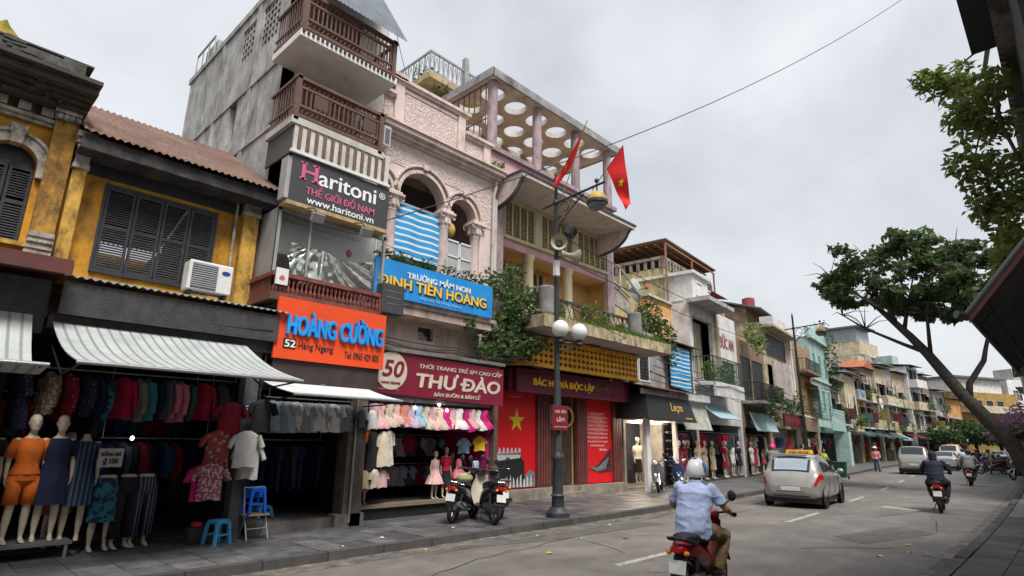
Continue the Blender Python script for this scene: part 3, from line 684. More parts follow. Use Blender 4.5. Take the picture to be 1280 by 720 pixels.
# white and brown vertical slat screen
sc = MB().box(4.6, 10.58, 7.42, 6.9, 10.62, 8.15).build('slat_screen', M('screen_white', (.6, .57, .52), .75, .15, 3, dirt=.4, dcol=(.25, .2, .16), streak=.6), h2)
sm = None
for k in range(12):
    x = 4.68+k*.183
    MB().box(x, 10.555, 7.5, x+.075, 10.578, 8.12-.005*k).build('slat', M('slat_brown', (.16, .1, .075), .7, .25, 5), sc)
MB().box(4.55, 10.54, 7.38, 6.93, 10.6, 7.44).build('screen_rail', white, sc)
MB().box(4.58, 10.62, 7.4, 4.62, HY, 8.12).build('screen_return', M('screen_dark', (.09, .085, .085), .8), sc)
MB().box(4.6, 10.6, 8.12, 6.95, HY, 8.02+.0).build('screen_top', conc_l, sc)
# glazed room over the red brown balcony
gl = MB().box(4.62, 10.9, 4.85, 4.66, HY, 6.3).box(4.62, 10.88, 6.22, 7.2, 10.94, 6.32).box(4.62, 10.88, 4.85, 4.68, 10.94, 6.3).box(5.3, 10.89, 4.85, 5.34, 10.93, 6.22).box(7.1, 10.88, 4.85, 7.16, 10.94, 6.3).build('glazing_frame', M('aluminium_grey', (.3, .3, .3), .5), h2)
MB().quad((4.67, 10.91, 4.86), (7.1, 10.91, 4.86), (7.1, 10.91, 6.22), (4.67, 10.91, 6.22)).build('pane', glassy('room_glass', (.92, .95, .95), .02, .03), gl)
MB().box(4.64, 10.95, 4.86, 4.65, HY, 6.2).build('pane', glassy('room_glass_dark', (.08, .09, .09), .1), gl)
MB().box(4.75, HY-.16, 5.55, 7.1, HY-.02, 6.25).build('room_back_wall', white, h2)
rnd = random.Random(5)
def foil(u, v):
    xg, zg = 5.74, 5.72; top = 5.64+.03*sin(u*8)-.05*sin(pi*min(1, u/.4))-.07*sin(pi*max(0, (u-.4)/.6)); z = top+(4.87-top)*v; x = 4.98+1.92*u
    th = math.atan2(x-xg, zg-z+.12); rr = math.hypot(x-xg, zg-z)
    return (x, 11.0+.055*sin(11*th+.6*sin(5*th))*min(1, rr*1.6)+.03*sin(25*th+z*5)*min(1, rr)+.02*NZ.noise(V((x*9, z*7, 0))), z)
mb = MB(); mb.grid(foil, 130, 30); mb.build('foil_curtain', M('silver_foil', (.6, .62, .55), .2, .1, 6, metal=.9, bump=.15, bscale=9), h2, smooth='all')
MB().ball((6.45, 11.3, 5.82), .07, .07, .09).build('red_lantern', M('red_silk', (.5, .02, .04), .6), h2)
b3 = MB().box(4.5, 10.55, 4.32, 7.0, HY, 4.42).build('balcony_floor', wood, h2)
mb = MB().box(4.5, 10.54, 4.78, 6.98, 10.66, 4.86).box(4.5, 10.56, 4.42, 6.95, 10.64, 4.47).box(4.5, 10.66, 4.78, 4.6, HY, 4.86).box(4.52, 10.66, 4.42, 4.58, HY, 4.47)
mb.box(6.88, 10.54, 4.42, 6.98, 10.66, 4.8)
rl = mb.build('balcony_rail', M('red_brown_rail', (.2, .06, .045), .55, .3, 5), b3)
mb = MB()
for k in range(26): mb.lathe([(.022, 4.47), (.036, 4.55), (.018, 4.63), (.034, 4.7), (.02, 4.78)], (4.58+k*.091, 10.6, 0), 6)
for k in range(12): mb.box(4.535, 10.72+k*.09, 4.47, 4.565, 10.75+k*.09, 4.78)
mb.build('baluster', MATS['red_brown_rail'], rl, kind='stuff')
pl = MB().box(4.54, 10.49, 4.6, 4.78, 10.52, 4.92).build('small_sign', white, None); tag(pl, 'small white plate with a pink print on the red brown balcony corner', 'sign')
MB().prism([(4.6, 4.72), (4.63, 4.69), (4.69, 4.69), (4.72, 4.73), (4.68, 4.78), (4.63, 4.77)], 10.482, 10.489).build('print', M('pink_print', (.6, .1, .25), .6), pl)

# ---------------- signs on the tube house
charcoal = M('charcoal_sign', (.05, .05, .055), .6, .1, 2, dirt=.15, dcol=(.09, .09, .09))
sg = thing('signboard', 'charcoal shop signboard with pink and white lettering under the slat screen', 'signboard', (5.8, 10.7, 6.35))
MB().box(4.64, 10.6, 6.36, 6.97, 10.9, 7.36).build('board', charcoal, sg, bevel=.01)
MB().box(4.6, 10.58, 6.28, 6.98, 10.9, 6.36).build('bottom_strip', M('strip_wood', (.4, .29, .14), .7, .3, 5), sg)
MB().box(4.55, 10.62, 6.4, 4.64, 10.9, 7.3).build('side_panel', M('side_panel_grey', (.35, .33, .32), .7), sg)
pinkL = M('pink_letter', (.62, .12, .24), .5); whiteL = white_l
text('H', 4.86, 6.88, 5.2, 7.26, 10.6, pinkL, sg, bold=.03)
for xx, w in ((4.83, .13), (5.10, .13)):
    for zz in (6.88, 7.23): MB().box(xx-.02, 10.588, zz, xx+w, 10.6, zz+.04).build('lettering', pinkL, sg)
text('aritoni', 5.24, 6.87, 6.62, 7.2, 10.6, whiteL, sg, bold=.022)
text('®', 6.7, 7.04, 6.86, 7.2, 10.6, whiteL, sg)
text('THẾ GIỚI ĐỒ NAM', 4.98, 6.6, 6.6, 6.84, 10.6, pinkL, sg, bold=.012)
text('www.haritoni.vn', 5.02, 6.41, 6.6, 6.56, 10.6, whiteL, sg, bold=.016)
for x in (5.05, 6.15):
    fl = thing('floodlight', 'grey floodlight on an arm under the charcoal signboard, %s' % ('near its corner' if x < 5.5 else 'in front of the red lantern'), 'floodlight', (x, 10.1, 5.9))
    MB().tube([(x, 10.6, 6.3), (x, 10.3, 6.22), (x, 10.12, 6.05)], .012).build('arm', black, fl)
    MB().obox((x, 10.1, 5.96), (.26, .09, .18), (.5, 0, 0)).build('lamp_head', M('lamp_grey', (.25, .25, .25), .5), fl, bevel=.01)
    MB().obox((x, 10.145, 5.945), (.22, .01, .14), (.5, 0, 0)).build('lamp_glass', M('lamp_face', (.5, .5, .48), .3), fl)
sg = thing('signboard', 'orange red shop signboard with raised blue lettering', 'signboard', (5.86, 10.6, 3.2))
ored = M('orange_red_board', (.78, .075, .015), .5, .06, 2, dirt=.1, dcol=(.5, .06, .02))
blueL = M('blue_letter', (.02, .3, .78), .35)
MB().box(4.66, 10.5, 3.22, 7.06, 10.56, 4.38).build('board', ored, sg)
text('HOÀNG CƯỜNG', 4.86, 3.68, 6.96, 4.18, 10.49, blueL, sg, depth=.07, bold=.035)
MB().box(4.83, 10.488, 3.42, 5.08, 10.5, 3.6).build('number_plate', black, sg)
text('52', 4.855, 3.44, 5.06, 3.58, 10.486, whiteL, sg, bold=.03)
text('Hàng Ngang', 5.13, 3.4, 5.86, 3.56, 10.5, M('black_print', (.03, .025, .03), .6), sg)
text('Tel: 0965 429 805', 6.12, 3.36, 6.93, 3.5, 10.5, MATS['black_print'], sg, bold=.008)
MB().box(4.7, 10.56, 2.78, 7.0, 10.62, 3.24).build('shop_beam', M('dark_brown_board', (.045, .03, .03), .7, .3, 4), h2)
MB().box(4.7, 10.62, 3.2, 7.0, HY, 3.3).box(4.7, 10.62, 4.2, 7.0, HY, 4.3).build('shop_soffit', darkm, h2)
pale_cloth = M('pale_awning_cloth', (.62, .62, .62), .7, .1, 3, dirt=.25, dcol=(.3, .3, .3))
awning('small_awning', 'small plain pale awning over the shirt shop', 4.55, 6.75, (10.5, 2.78), (9.3, 2.52), .02, pale_cloth)
for x, z in ((5.72, 2.72),): MB().lathe([(.03, 2.66), (.05, 2.7), (.05, 2.8)], (x, 10.5, 0), 10).build('awning_bracket', steel, h2)
# ------------------------------------------------------------------ pale pink arcaded house
h3 = thing('arcaded_house', 'pale pink arcaded house with stepped parapet and rough stucco panels', 'house', (9.5, Y0, 0))
xa, xb = 7.39, 11.66
AR = [(7.42, .36, 8.0), (8.8, .75, 8.0), (10.25, .47, 8.0)]
mb = MB(); arch_wall(mb, xa+.39, xb, 8.0, 8.95, Y0, Y0+.3, AR[1:]); mb.box(xa, Y0, 8.4, xa+.39, Y0+.3, 8.95)
mb.prism([(7.39, 8.36), (7.55, 8.33), (7.67, 8.25), (7.75, 8.12), (7.78, 8.0), (7.79, 8.4), (7.39, 8.4)], Y0, Y0+.3)
mb.box(10.95, Y0, 5.95, xb, Y0+.3, 8.0)
wl3 = mb.build('arcade_wall', pink, h3)
mb = MB().box(xa, Y0+.3, 0, xa+.15, 19, 9.7).box(xb-.15, Y0+.3, 0, xb, 19, 9.7).box(xa, 18.8, 0, xb, 19, 9.7).box(xa, Y0+.3, 9.5, xb, 19, 9.7).box(xa, Y0+.1, 5.7, xb, 19, 5.95)
wall(mb, xa, xb, 3.4, 5.7, Y0, Y0+.2, [(8.9, 9.4, 4.25, 4.6)]); mb.build('body_wall', pink, h3)
MB().box(xa+.15, 14.0, 5.95, xb-.15, 14.1, 9.5).build('loggia_back_wall', M('loggia_grey', (.22, .19, .18), .9), h3)
MB().box(8.9, Y0+.12, 4.25, 9.4, Y0+.15, 4.6).build('window_pane', glass_d, h3)
mb = MB()
for xc, r, zs in AR[1:]:
    arch_band(mb, xc, zs, r+.0, .1, Y0-.06, Y0+.02); arch_band(mb, xc, zs, r+.17, .06, Y0-.1, Y0+.02, .12, pi-.12)
arch_band(mb, 7.42, 8.0, .36, .1, Y0-.06, Y0+.02, 0, pi*.53); arch_band(mb, 7.42, 8.0, .53, .06, Y0-.1, Y0+.02, .12, pi*.53)
for xc, z in ((8.8, 8.96), (10.25, 8.67)): mb.prism([(xc-.07, z-.1), (xc+.07, z-.1), (xc+.1, z+.06), (xc-.1, z+.06)], Y0-.13, Y0)
mb.build('arch_moulding', pink, h3, bevel=.008)
MB().box(xa+.02, Y0-.015, 8.78, xb-.1, Y0, 9.44).build('stucco_frieze', pinkr, h3)
MB().box(10.8, Y0-.012, 7.9, 11.5, Y0, 8.78).build('stucco_field', pinkr, h3)
for xc in (7.92, 9.67, 10.85):
    c = MB().lathe([(.19, 5.95), (.19, 6.1), (.15, 6.15), (.145, 6.2), (.135, 7.45), (.16, 7.5), (.14, 7.53)], (xc, Y0+.12, 0), 18).build('column', pink, h3, smooth=True)
    m = MB().lathe([(.14, 7.53), (.17, 7.62), (.2, 7.78), (.24, 7.86)], (xc, Y0+.12, 0), 14).box(xc-.25, Y0-.13, 7.86, xc+.25, Y0+.37, 7.93).box(xc-.2, Y0-.08, 7.93, xc+.2, Y0+.32, 8.0)
    for k in range(10):
        a = 2*pi*k/10; m.obox((xc+.19*cos(a), Y0+.12+.19*sin(a), 7.68), (.07, .05, .16), (0, 0, a+pi/2))
    for sx in (-1, 1):
        for sy in (-1, 1): m.torus((xc+sx*.2, Y0+.12+sy*.2, 7.8), .05, .02, 'y', 10, 5)
    m.build('capital', pink, c, bevel=.006)
mb = MB(); moulded(mb, xa, xb-.02, [(9.44, 9.5, .1), (9.5, 9.6, .2), (9.6, 9.72, .34), (9.72, 9.78, .4)]); mb.build('cornice', pink, h3)
def para(x0, x1, z0, z1, t=.2):
    mb = MB(); mb.box(x0, Y0+.02, z0, x1, Y0+t, z1); return mb
pm = MB(); pm.merge(para(xa, 7.7, 9.75, 10.6)).merge(para(7.7, 10.2, 9.75, 11.1)).merge(para(10.2, 11.2, 9.75, 10.5))
for a, b, z in ((7.7, 7.98, 11.1), (9.93, 10.2, 11.1), (10.98, 11.25, 10.5)): pm.box(a, Y0-.06, 9.75, b, Y0+.3, z)
for a, b, z in ((7.6, 10.3, 11.1), (xa, 7.66, 10.6), (10.24, 11.3, 10.5)): pm.box(a, Y0-.08, z, b, Y0+.32, z+.07).box(a-.05, Y0-.14, z+.07, b+.05, Y0+.36, z+.16)
pm.box(7.58, Y0-.14, 11.2, 8.02, Y0+.36, 11.36)
for a, b, z0, z1 in ((8.0, 9.9, 9.9, 10.06), (8.0, 9.9, 10.95, 11.05), (10.24, 10.95, 9.82, 9.92)): pm.box(a, Y0-.02, z0, b, Y0+.04, z1)
pm.build('parapet', pink, h3)
MB().box(8.06, Y0+.0, 10.08, 9.84, Y0+.02, 10.93).box(10.28, Y0, 9.94, 10.92, Y0+.02, 10.42).box(xa+.02, Y0, 9.9, 7.62, Y0+.02, 10.5).build('stucco_panel', pinkr, h3)
MB().box(7.28, Y0-.3, 8.98, 7.48, Y0-.12, 9.52).build('louvred_vent', white, h3)
mb = MB()
for k in range(8): mb.box(7.31, Y0-.315, 9.03+k*.055, 7.45, Y0-.3, 9.06+k*.055)
mb.build('vent_slats', M('vent_grey', (.2, .22, .23), .6), h3, kind='stuff')
MB().tube([(11.5, Y0-.1, 9.5), (11.45, Y0-.12, 9.2), (11.42, Y0-.08, 9.0), (11.42, Y0-.08, 4.0)], .05, 8).build('drain_pipe', M('pipe_white', (.5, .48, .47), .6, .15, 3, dirt=.3), h3)
# rear roof terrace with railing
rear = MB().box(8.9, 16.0, 9.7, 13.4, 20, 14.2).build('rear_block', M('rear_ochre', (.4, .3, .19), .9, .25, 2, dirt=.5, dcol=(.1, .08, .06), streak=.5), h3)
sl = MB().box(11.2, 15.0, 14.6, 14.4, 20, 14.85).box(12.6, 15.6, 14.2, 14.0, 20, 14.6).build('terrace_slab', M('rear_slab', (.42, .34, .2), .85, .25, 2, dirt=.5, dcol=(.12, .1, .07)), rear)
mb = MB()
for (x0, x1) in ((11.25, 14.35),):
    mb.box(x0, 15.05, 15.7, x1, 15.12, 15.78).box(x0, 15.06, 14.9, x1, 15.11, 14.95)
    n = 14
    for i in range(n+1):
        x = x0+(x1-x0)*i/n; mb.box(x-.02, 15.07, 14.9, x+.02, 15.11, 15.72)
        if i < n: mb.tube([(x, 15.09, 14.95), (x+(x1-x0)/n/2, 15.09, 15.62), (x+(x1-x0)/n, 15.09, 14.95)], .016, 4)
mb.box(11.25, 15.1, 15.7, 11.31, 20, 15.78)
for i in range(14):
    y = 15.1+i*.34; mb.box(11.26, y-.02, 14.9, 11.3, y+.02, 15.72); mb.tube([(11.28, y, 14.95), (11.28, y+.17, 15.62), (11.28, y+.34, 14.95)], .016, 4)
mb.box(12.9, 15.0, 14.85, 13.1, 15.2, 16.3)
mb.build('terrace_rail', M('rail_greyblue', (.3, .31, .31), .7, .2, 4), rear)
plant('terrace_shrub', 'green shrub behind the railing of the rear roof terrace', 'plant', (11.8, 15.6, 14.85), [(11.8, 15.7, 15.1, .8, .5, .3), (12.0, 15.2, 14.6, .5, .3, .3), (12.6, 15.5, 14.3, .6, .3, .25)], 420, .13, leaf_d, [([(11.8, 15.6, 14.86), (11.8, 15.6, 15.3)], .03)], 4)
# gates and sheet in the arches
tarp = pattern('blue_white_tarpaulin', (.03, .3, .62), (.66, .72, .75), 'sz', 1.75, .6, .2)
tp = thing('striped_tarpaulin', 'blue sheet with white stripes stretched across the middle pink arch', 'tarpaulin', (8.8, Y0+.05, 6.4))
mb = MB(); mb.grid(lambda u, v: (7.95+1.62*u, Y0+.1+.02*sin(u*14), 6.35+(1.5-.22*u*0)*v-.1*u*v), 24, 6); mb.build('sheet', tarp, tp, smooth='all')
MB().box(7.93, Y0+.08, 7.76, 9.6, Y0+.14, 7.82).build('top_bar', steel, tp)
gt = MB(); 
for x0, x1 in ((9.82, 10.28), (10.3, 10.74), (7.45, 7.8)):
    gt.box(x0, Y0+.1, 6.0, x0+.03, Y0+.14, 7.25).box(x1-.03, Y0+.1, 6.0, x1, Y0+.14, 7.25).box(x0, Y0+.1, 7.2, x1, Y0+.14, 7.25).box(x0, Y0+.1, 6.75, x1, Y0+.14, 6.79).box(x0, Y0+.1, 6.0, x1, Y0+.14, 6.05)
gt.build('arch_gate', white, h3)
MB().box(7.46, Y0+.125, 6.02, 7.78, Y0+.13, 7.22).build('gate_mesh', M('gate_grey', (.38, .39, .4), .6), h3); MB().box(9.84, Y0+.125, 6.02, 10.72, Y0+.13, 7.22).build('gate_mesh', M('gate_grey', (.38, .39, .4), .6), h3)
ln = thing('silk_lantern', 'round yellow silk lantern hanging in the small pink arch', 'lantern', (10.15, Y0+.45, 7.7))
MB().lathe([(.05, 7.42), (.15, 7.5), (.19, 7.62), (.19, 7.7), (.15, 7.82), (.06, 7.9)], (10.15, Y0+.45, 0), 14).build('silk_globe', M('yellow_silk', (.6, .42, .1), .6), ln, smooth=True)
MB().cyl((10.15, Y0+.45, 7.9), (10.15, Y0+.45, 8.4), .008).cyl((10.15, Y0+.45, 7.2), (10.15, Y0+.45, 7.42), .015).build('cord', black, ln)
# ledge, blue sign, planters
MB().box(7.4, 11.1, 4.66, 10.95, Y0+.05, 4.93).box(7.4, 11.05, 4.86, 10.98, 11.15, 4.96).build('ledge', M('ledge_pink', (.5, .38, .33), .85, .2, 2, dirt=.5, dcol=(.16, .12, .1), streak=.6), h3)
sg = thing('signboard', 'bright blue school signboard with yellow lettering below the pink arches', 'signboard', (8.9, 11.0, 4.96))
bb = M('bright_blue_board', (.01, .26, .66), .45, .14, 2, dirt=.3, dcol=(.03, .15, .35))
MB().box(6.98, 10.97, 4.97, 10.72, 11.03, 5.84).build('board', bb, sg)
yl = M('yellow_letter', (.78, .52, .08), .5, .06); bkL = M('letter_shadow', (.05, .03, .02), .6)
text('TRƯỜNG MẦM NON', 7.88, 5.5, 9.9, 5.72, 10.965, whiteL, sg, bold=.03)
text('ĐINH TIÊN HOÀNG', 7.1, 5.18, 10.5, 5.5, 10.962, bkL, sg, bold=.05)
text('ĐINH TIÊN HOÀNG', 7.06, 5.2, 10.46, 5.52, 10.95, yl, sg, bold=.04)
text('Địa chỉ: 50 Hàng Ngang', 8.3, 5.03, 9.6, 5.12, 10.966, M('pale_blue_print', (.35, .55, .75), .6), sg)
for x in (7.6, 10.1): MB().cyl((x, 11.03, 5.6), (x, Y0, 5.75), .02).build('bracket', black, sg)
sg = thing('box_sign', 'small dark box sign jutting out at the corner of the blue signboard', 'sign', (7.2, 10.6, 4.45))
MB().box(6.92, 10.5, 4.46, 7.5, 10.75, 5.12).build('box', charcoal, sg, bevel=.01)
for k, (a, b) in enumerate(((7.0, 7.42), (7.02, 7.4), (7.05, 7.37))): MB().box(a, 10.494, 4.94-k*.14, b, 10.5, 4.965-k*.14).build('print', M('sign_grey_print', (.13, .13, .135), .6), sg)
MB().cyl((7.2, 10.75, 4.9), (7.2, Y0, 4.9), .02).build('bracket', black, sg)
for i, (x, lab) in enumerate(((7.5, 'leafy pot plant above the blue signboard, beside the glazed room'), (8.05, 'bushy pot plant above the blue signboard, at the foot of the first pink column'), (8.75, 'low trailing pot plant on the ledge in front of the striped sheet'), (9.5, 'pot plant with reddish flowers before the middle pink column'), (10.2, 'small pot plant below the white arch gate'))):
    t = thing('pot_plant', lab, 'plant', (x, 11.45, 5.85), group='pot plants above the blue signboard')
    MB().lathe([(.09, 5.7), (.13, 5.92), (.14, 5.94)], (x, 11.45, 0), 10).build('pot', M('terracotta', (.25, .12, .07), .85), t)
    leaves([(x, 11.4, 6.08, .28, .2, .2), (x+.15, 11.2, 5.9, .2, .12, .15)], 130, .11, 30+i).build('foliage', leaf_g if i % 2 else leaf_d, t)
    if i in (0, 3): leaves([(x, 11.35, 6.08, .22, .18, .14)], 16, .07, 60+i).build('flower', M('red_flower', (.4, .05, .06), .7), t)
MB().box(7.3, 11.3, 5.62, 10.9, 11.6, 5.7).build('planter_shelf', conc_l, h3)

# ground floor and sign of the children's clothes shop
sg = thing('signboard', 'dark red shop signboard with cream lettering and a round number 50', 'signboard', (9.0, 10.9, 2.7))
mr_b = M('dark_red_board', (.2, .014, .035), .42, .12, 2, dirt=.3, dcol=(.1, .015, .025)); crm = M('cream_letter', (.6, .52, .42), .5)
MB().prism([(7.0, 2.78), (11.08, 2.66), (11.08, 3.62), (7.0, 3.72)], 10.85, 10.95).build('board', mr_b, sg)
MB().box(7.0, 10.8, 3.7, 11.1, Y0, 3.78).build('cover_strip', M('cover_strip_grey', (.25, .23, .21), .8, .3, 3, dirt=.5), sg)
dsc = MB().lathe([(.42, -.008), (.42, .008)], (0, 0, 0), 28, 'y'); dsc.v = [(p[0]+7.52, p[1]+10.842, p[2]*1.0+3.27) for p in dsc.v]; dsc.build('disc', crm, sg)
text('50', 7.28, 3.14, 7.84, 3.5, 10.83, mr_b, sg, bold=.03, shear=.2)
text('HÀNG NGANG', 7.26, 2.98, 7.76, 3.04, 10.83, mr_b, sg)
text('THỜI TRANG TRẺ EM CAO CẤP', 8.28, 3.4, 11.0, 3.55, 10.845, crm, sg, bold=.012, shear=.15)
text('THƯ ĐÀO', 8.22, 2.96, 10.94, 3.35, 10.845, crm, sg, bold=.06, shear=.1)
text('BÁN BUÔN & BÁN LẺ', 8.75, 2.78, 10.25, 2.9, 10.845, crm, sg, bold=.015, shear=.15)
MB().box(7.1, 10.842, 2.85, 7.75, 10.85, 2.87).build('print', M('dim_print', (.35, .2, .18), .6), sg)
MB().box(10.76, 10.85, .12, 10.9, 11.05, 2.66).build('shop_post', M('post_brown', (.12, .08, .06), .7, .3, 4, dirt=.4), h3)
MB().box(7.0, 10.95, 2.62, 10.95, 11.9, 2.7).box(7.0, 10.96, 2.7, 11.02, 11.0, 3.7).build('shop_soffit', M('soffit_white', (.3, .29, .28), .8), h3)

# ------------------------------------------------------------------ house with the flag panels
YB = 12.3
h4 = thing('memorial_house', 'mauve and cream house with lattice screens, loggia and roof slab with round holes', 'house', (15, YB, 0))
xa, xb = 11.68, 18.55
# side wall and body
mb = MB().box(xa, YB+.1, 0, xa+.2, 19, 9.75).box(xb-.2, YB+.1, 0, xb, 19, 9.75).box(xa, 18.8, 0, xb, 19, 13.5).box(xa+.2, 13.3, 5.2, xb-.2, 13.45, 8.0).box(xa+.2, YB+.35, 8.0, xb-.2, YB+.4, 9.6).box(xa, YB, 4.85, xb, 19, 5.1).box(xa, YB, 9.58, xb, 19, 9.72).box(xa+.2, YB, 7.8, xb-.2, 14.0, 7.98)
mb.build('body_wall', ochre_in, h4)
MB().box(xa, YB-.35, 3.9, 12.1, YB+.15, 9.75).build('corner_pilaster', mauve, h4); MB().box(18.1, YB-.1, 5.1, xb, YB+.1, 9.6).build('corner_pilaster', mauve, h4)
MB().box(12.1, YB-.02, 7.78, 18.1, YB+.2, 8.06).build('pink_beam', rose, h4)
MB().box(12.1, YB-.12, 8.06, 18.2, YB+.12, 8.16).box(12.1, YB-.04, 9.36, 18.1, YB+.12, 9.5).build('screen_sill', cream, h4)
for x in (14.12, 16.18): MB().box(x-.17, YB-.05, 8.16, x+.17, YB+.12, 9.4).build('screen_pier', cream, h4)
latm = M('cream_lattice', (.42, .36, .21), .85, .2, 3, dirt=.4, dcol=(.15, .12, .08))
for x0, x1, nb in ((12.12, 13.93, 5), (14.3, 16.0, 5), (16.36, 18.08, 5)):
    fr = MB()
    for i in range(nb+1):
        x = x0+(x1-x0)*i/nb; fr.box(x-.03, YB-.03, 8.16, x+.03, YB+.05, 9.4)
    f = fr.build('lattice_screen', cream, h4)
    lt = MB(); w = (x1-x0)/nb
    for i in range(nb):
        for j in range(9):
            xc, zc = x0+w*(i+.5), 8.2+.132*(j+.5)
            lt.box(xc-w/2+.03, YB, zc-.066, xc+w/2-.03, YB+.04, zc-.046)
            for sx in (-1, 1): lt.tube([(xc+sx*.02, YB+.02, zc-.05), (xc+sx*(w/2-.05), YB+.02, zc), (xc+sx*.02, YB+.02, zc+.05)], .012, 4)
            lt.box(xc-.012, YB, zc-.05, xc+.012, YB+.04, zc+.05)
    lt.build('lattice', latm, f, kind='stuff')
for x in (13.75, 15.85):
    MB().lathe([(.24, 5.1), (.24, 5.3), (.18, 5.35), (.175, 7.6), (.22, 7.66), (.22, 7.78)], (x, YB+.1, 0), 18).build('loggia_column', cream, h4, smooth=True)
mb = MB()
for x0, x1 in ((12.4, 13.5), (14.2, 15.5)):
    mb.box(x0, 13.26, 5.2, x1, 13.3, 7.6)
pn = mb.build('loggia_door', M('loggia_door_dark', (.05, .045, .04), .6), h4)
mb = MB()
for x0, x1 in ((12.4, 13.5), (14.2, 15.5)):
    for i in range(5): x = x0+(x1-x0)*i/4; mb.box(x-.03, 13.2, 5.2, x+.03, 13.26, 7.6)
    for z in (6.2, 7.1): mb.box(x0, 13.21, z, x1, 13.26, z+.05)
mb.build('door_bars', cream, pn)
# thin canopy slab and its curved end brackets
MB().box(11.7, 10.8, 9.5, 17.95, YB, 9.64).build('canopy_slab', M('canopy_soffit', (.6, .54, .48), .85, .15, 1.5, dirt=.3, dcol=(.2, .17, .15)), h4)
MB().box(11.66, 10.76, 9.62, 17.99, YB+.05, 9.68).build('canopy_edge', M('canopy_edge_dark', (.09, .08, .085), .8, .3, 3), h4)
for x in (11.7, 17.6):
    pts = [(YB, 9.5), (10.85, 9.5)]+[(YB-1.35*cos(t)*1.0, 9.5-.75*sin(t)) for t in [pi/2*k/8 for k in range(1, 9)]]
    bk_ = MB().prism([(p[0], p[1]) for p in pts], x, x+.2, 'yz').build('canopy_bracket', pink, h4); MB().tube([(x+.1, p[0], p[1]-.02) for p in pts[1:]], .06, 6).build('bracket_edge', MATS['canopy_edge_dark'], bk_)
MB().box(11.72, YB-.05, 9.72, 18.7, YB+.15, 10.85).build('terrace_parapet', rose, h4)
MB().box(11.66, YB-.18, 10.85, 18.8, YB+.25, 11.0).box(11.7, YB-.14, 9.68, 18.72, YB+.15, 9.8).build('parapet_coping', mauve, h4)
for x in (11.9, 14.15, 16.4, 18.55): MB().lathe([(.17, 11.0), (.165, 13.5)], (x, YB+.08, 0), 14).build('terrace_column', mauve, h4, smooth=True)
# roof slab pierced by round holes
slabm = M('hole_slab', (.62, .57, .53), .85, .18, 1.6, dirt=.35, dcol=(.18, .15, .13))
mb = MB(); cx, cy = 1.155, 1.16; r = .41; zt, zb = 13.72, 13.5; x00, y00 = 11.86, YB+.05
mb.box(11.62, YB-.2, zb, x00, 17, zt).box(18.79, YB-.2, zb, 19.0, 17, zt).box(x00, YB-.2, zb, 18.79, y00, zt).box(x00, y00+3*cy, zb, 18.79, 17, zt)
for i in range(6):
    for j in range(3):
        X0, Y_ = x00+i*cx, y00+j*cy; xc, yc = X0+cx/2, Y_+cy/2; n = 24; sq = []; ci = []
        for k in range(n):
            a = 2*pi*k/n; c_, s_ = cos(a), sin(a); q = max(abs(c_)/(cx/2), abs(s_)/(cy/2)); sq.append((xc+c_/q, yc+s_/q)); ci.append((xc+r*c_, yc+r*s_))
        vs = [(p[0], p[1], zb) for p in sq]+[(p[0], p[1], zb) for p in ci]+[(p[0], p[1], zt) for p in sq]+[(p[0], p[1], zt) for p in ci]
        fs = []
        for k in range(n):
            l_ = (k+1) % n; fs += [(k, l_, n+l_, n+k), (2*n+k, 3*n+k, 3*n+l_, 2*n+l_), (n+k, n+l_, 3*n+l_, 3*n+k)]
        mb.add(vs, fs)
mb.build('roof_slab', slabm, h4)
MB().box(11.58, YB-.24, zt, 19.04, 17, zt+.05).box(11.58, YB-.24, zb-.02, 19.04, YB-.2, zt).build('roof_slab_edge', M('slab_edge', (.3, .3, .3), .85, .25, 3, dirt=.5), h4)
# the top of the slab is open above the holes: replace the cover by strips
bpy.data.objects.remove(bpy.data.objects['roof_slab_edge'])
MB().box(11.58, YB-.26, zb-.03, 19.04, YB-.2, zt+.05).box(11.56, YB-.26, zb-.03, 11.62, 17, zt+.05).box(19.0, YB-.26, zb-.03, 19.06, 17, zt+.05).build('roof_slab_edge', MATS['slab_edge'], h4)
bw = MB(); wall(bw, xa, xb, 9.72, 13.5, 15.2, 15.4, [(12.4, 13.6, 10.6, 12.3), (14.3, 16.0, 10.6, 12.3), (16.6, 17.8, 10.6, 12.3)]); bw.build('terrace_back_wall', M('terrace_wall_cream', (.52, .43, .32), .85, .2, 2, dirt=.4), h4)
MB().box(12.3, 15.34, 10.5, 17.9, 15.38, 12.4).build('terrace_window', glass_d, h4)
mb = MB()
for k in range(16):
    y = YB+.25+k*.28; mb.box(11.74, y-.015, 10.6, 11.77, y+.015, 13.45)
for z in (10.7, 12.1, 13.4): mb.box(11.735, YB+.2, z, 11.775, YB+4.6, z+.03)
mb.build('iron_grille', M('rust_iron', (.17, .1, .07), .8), h4)
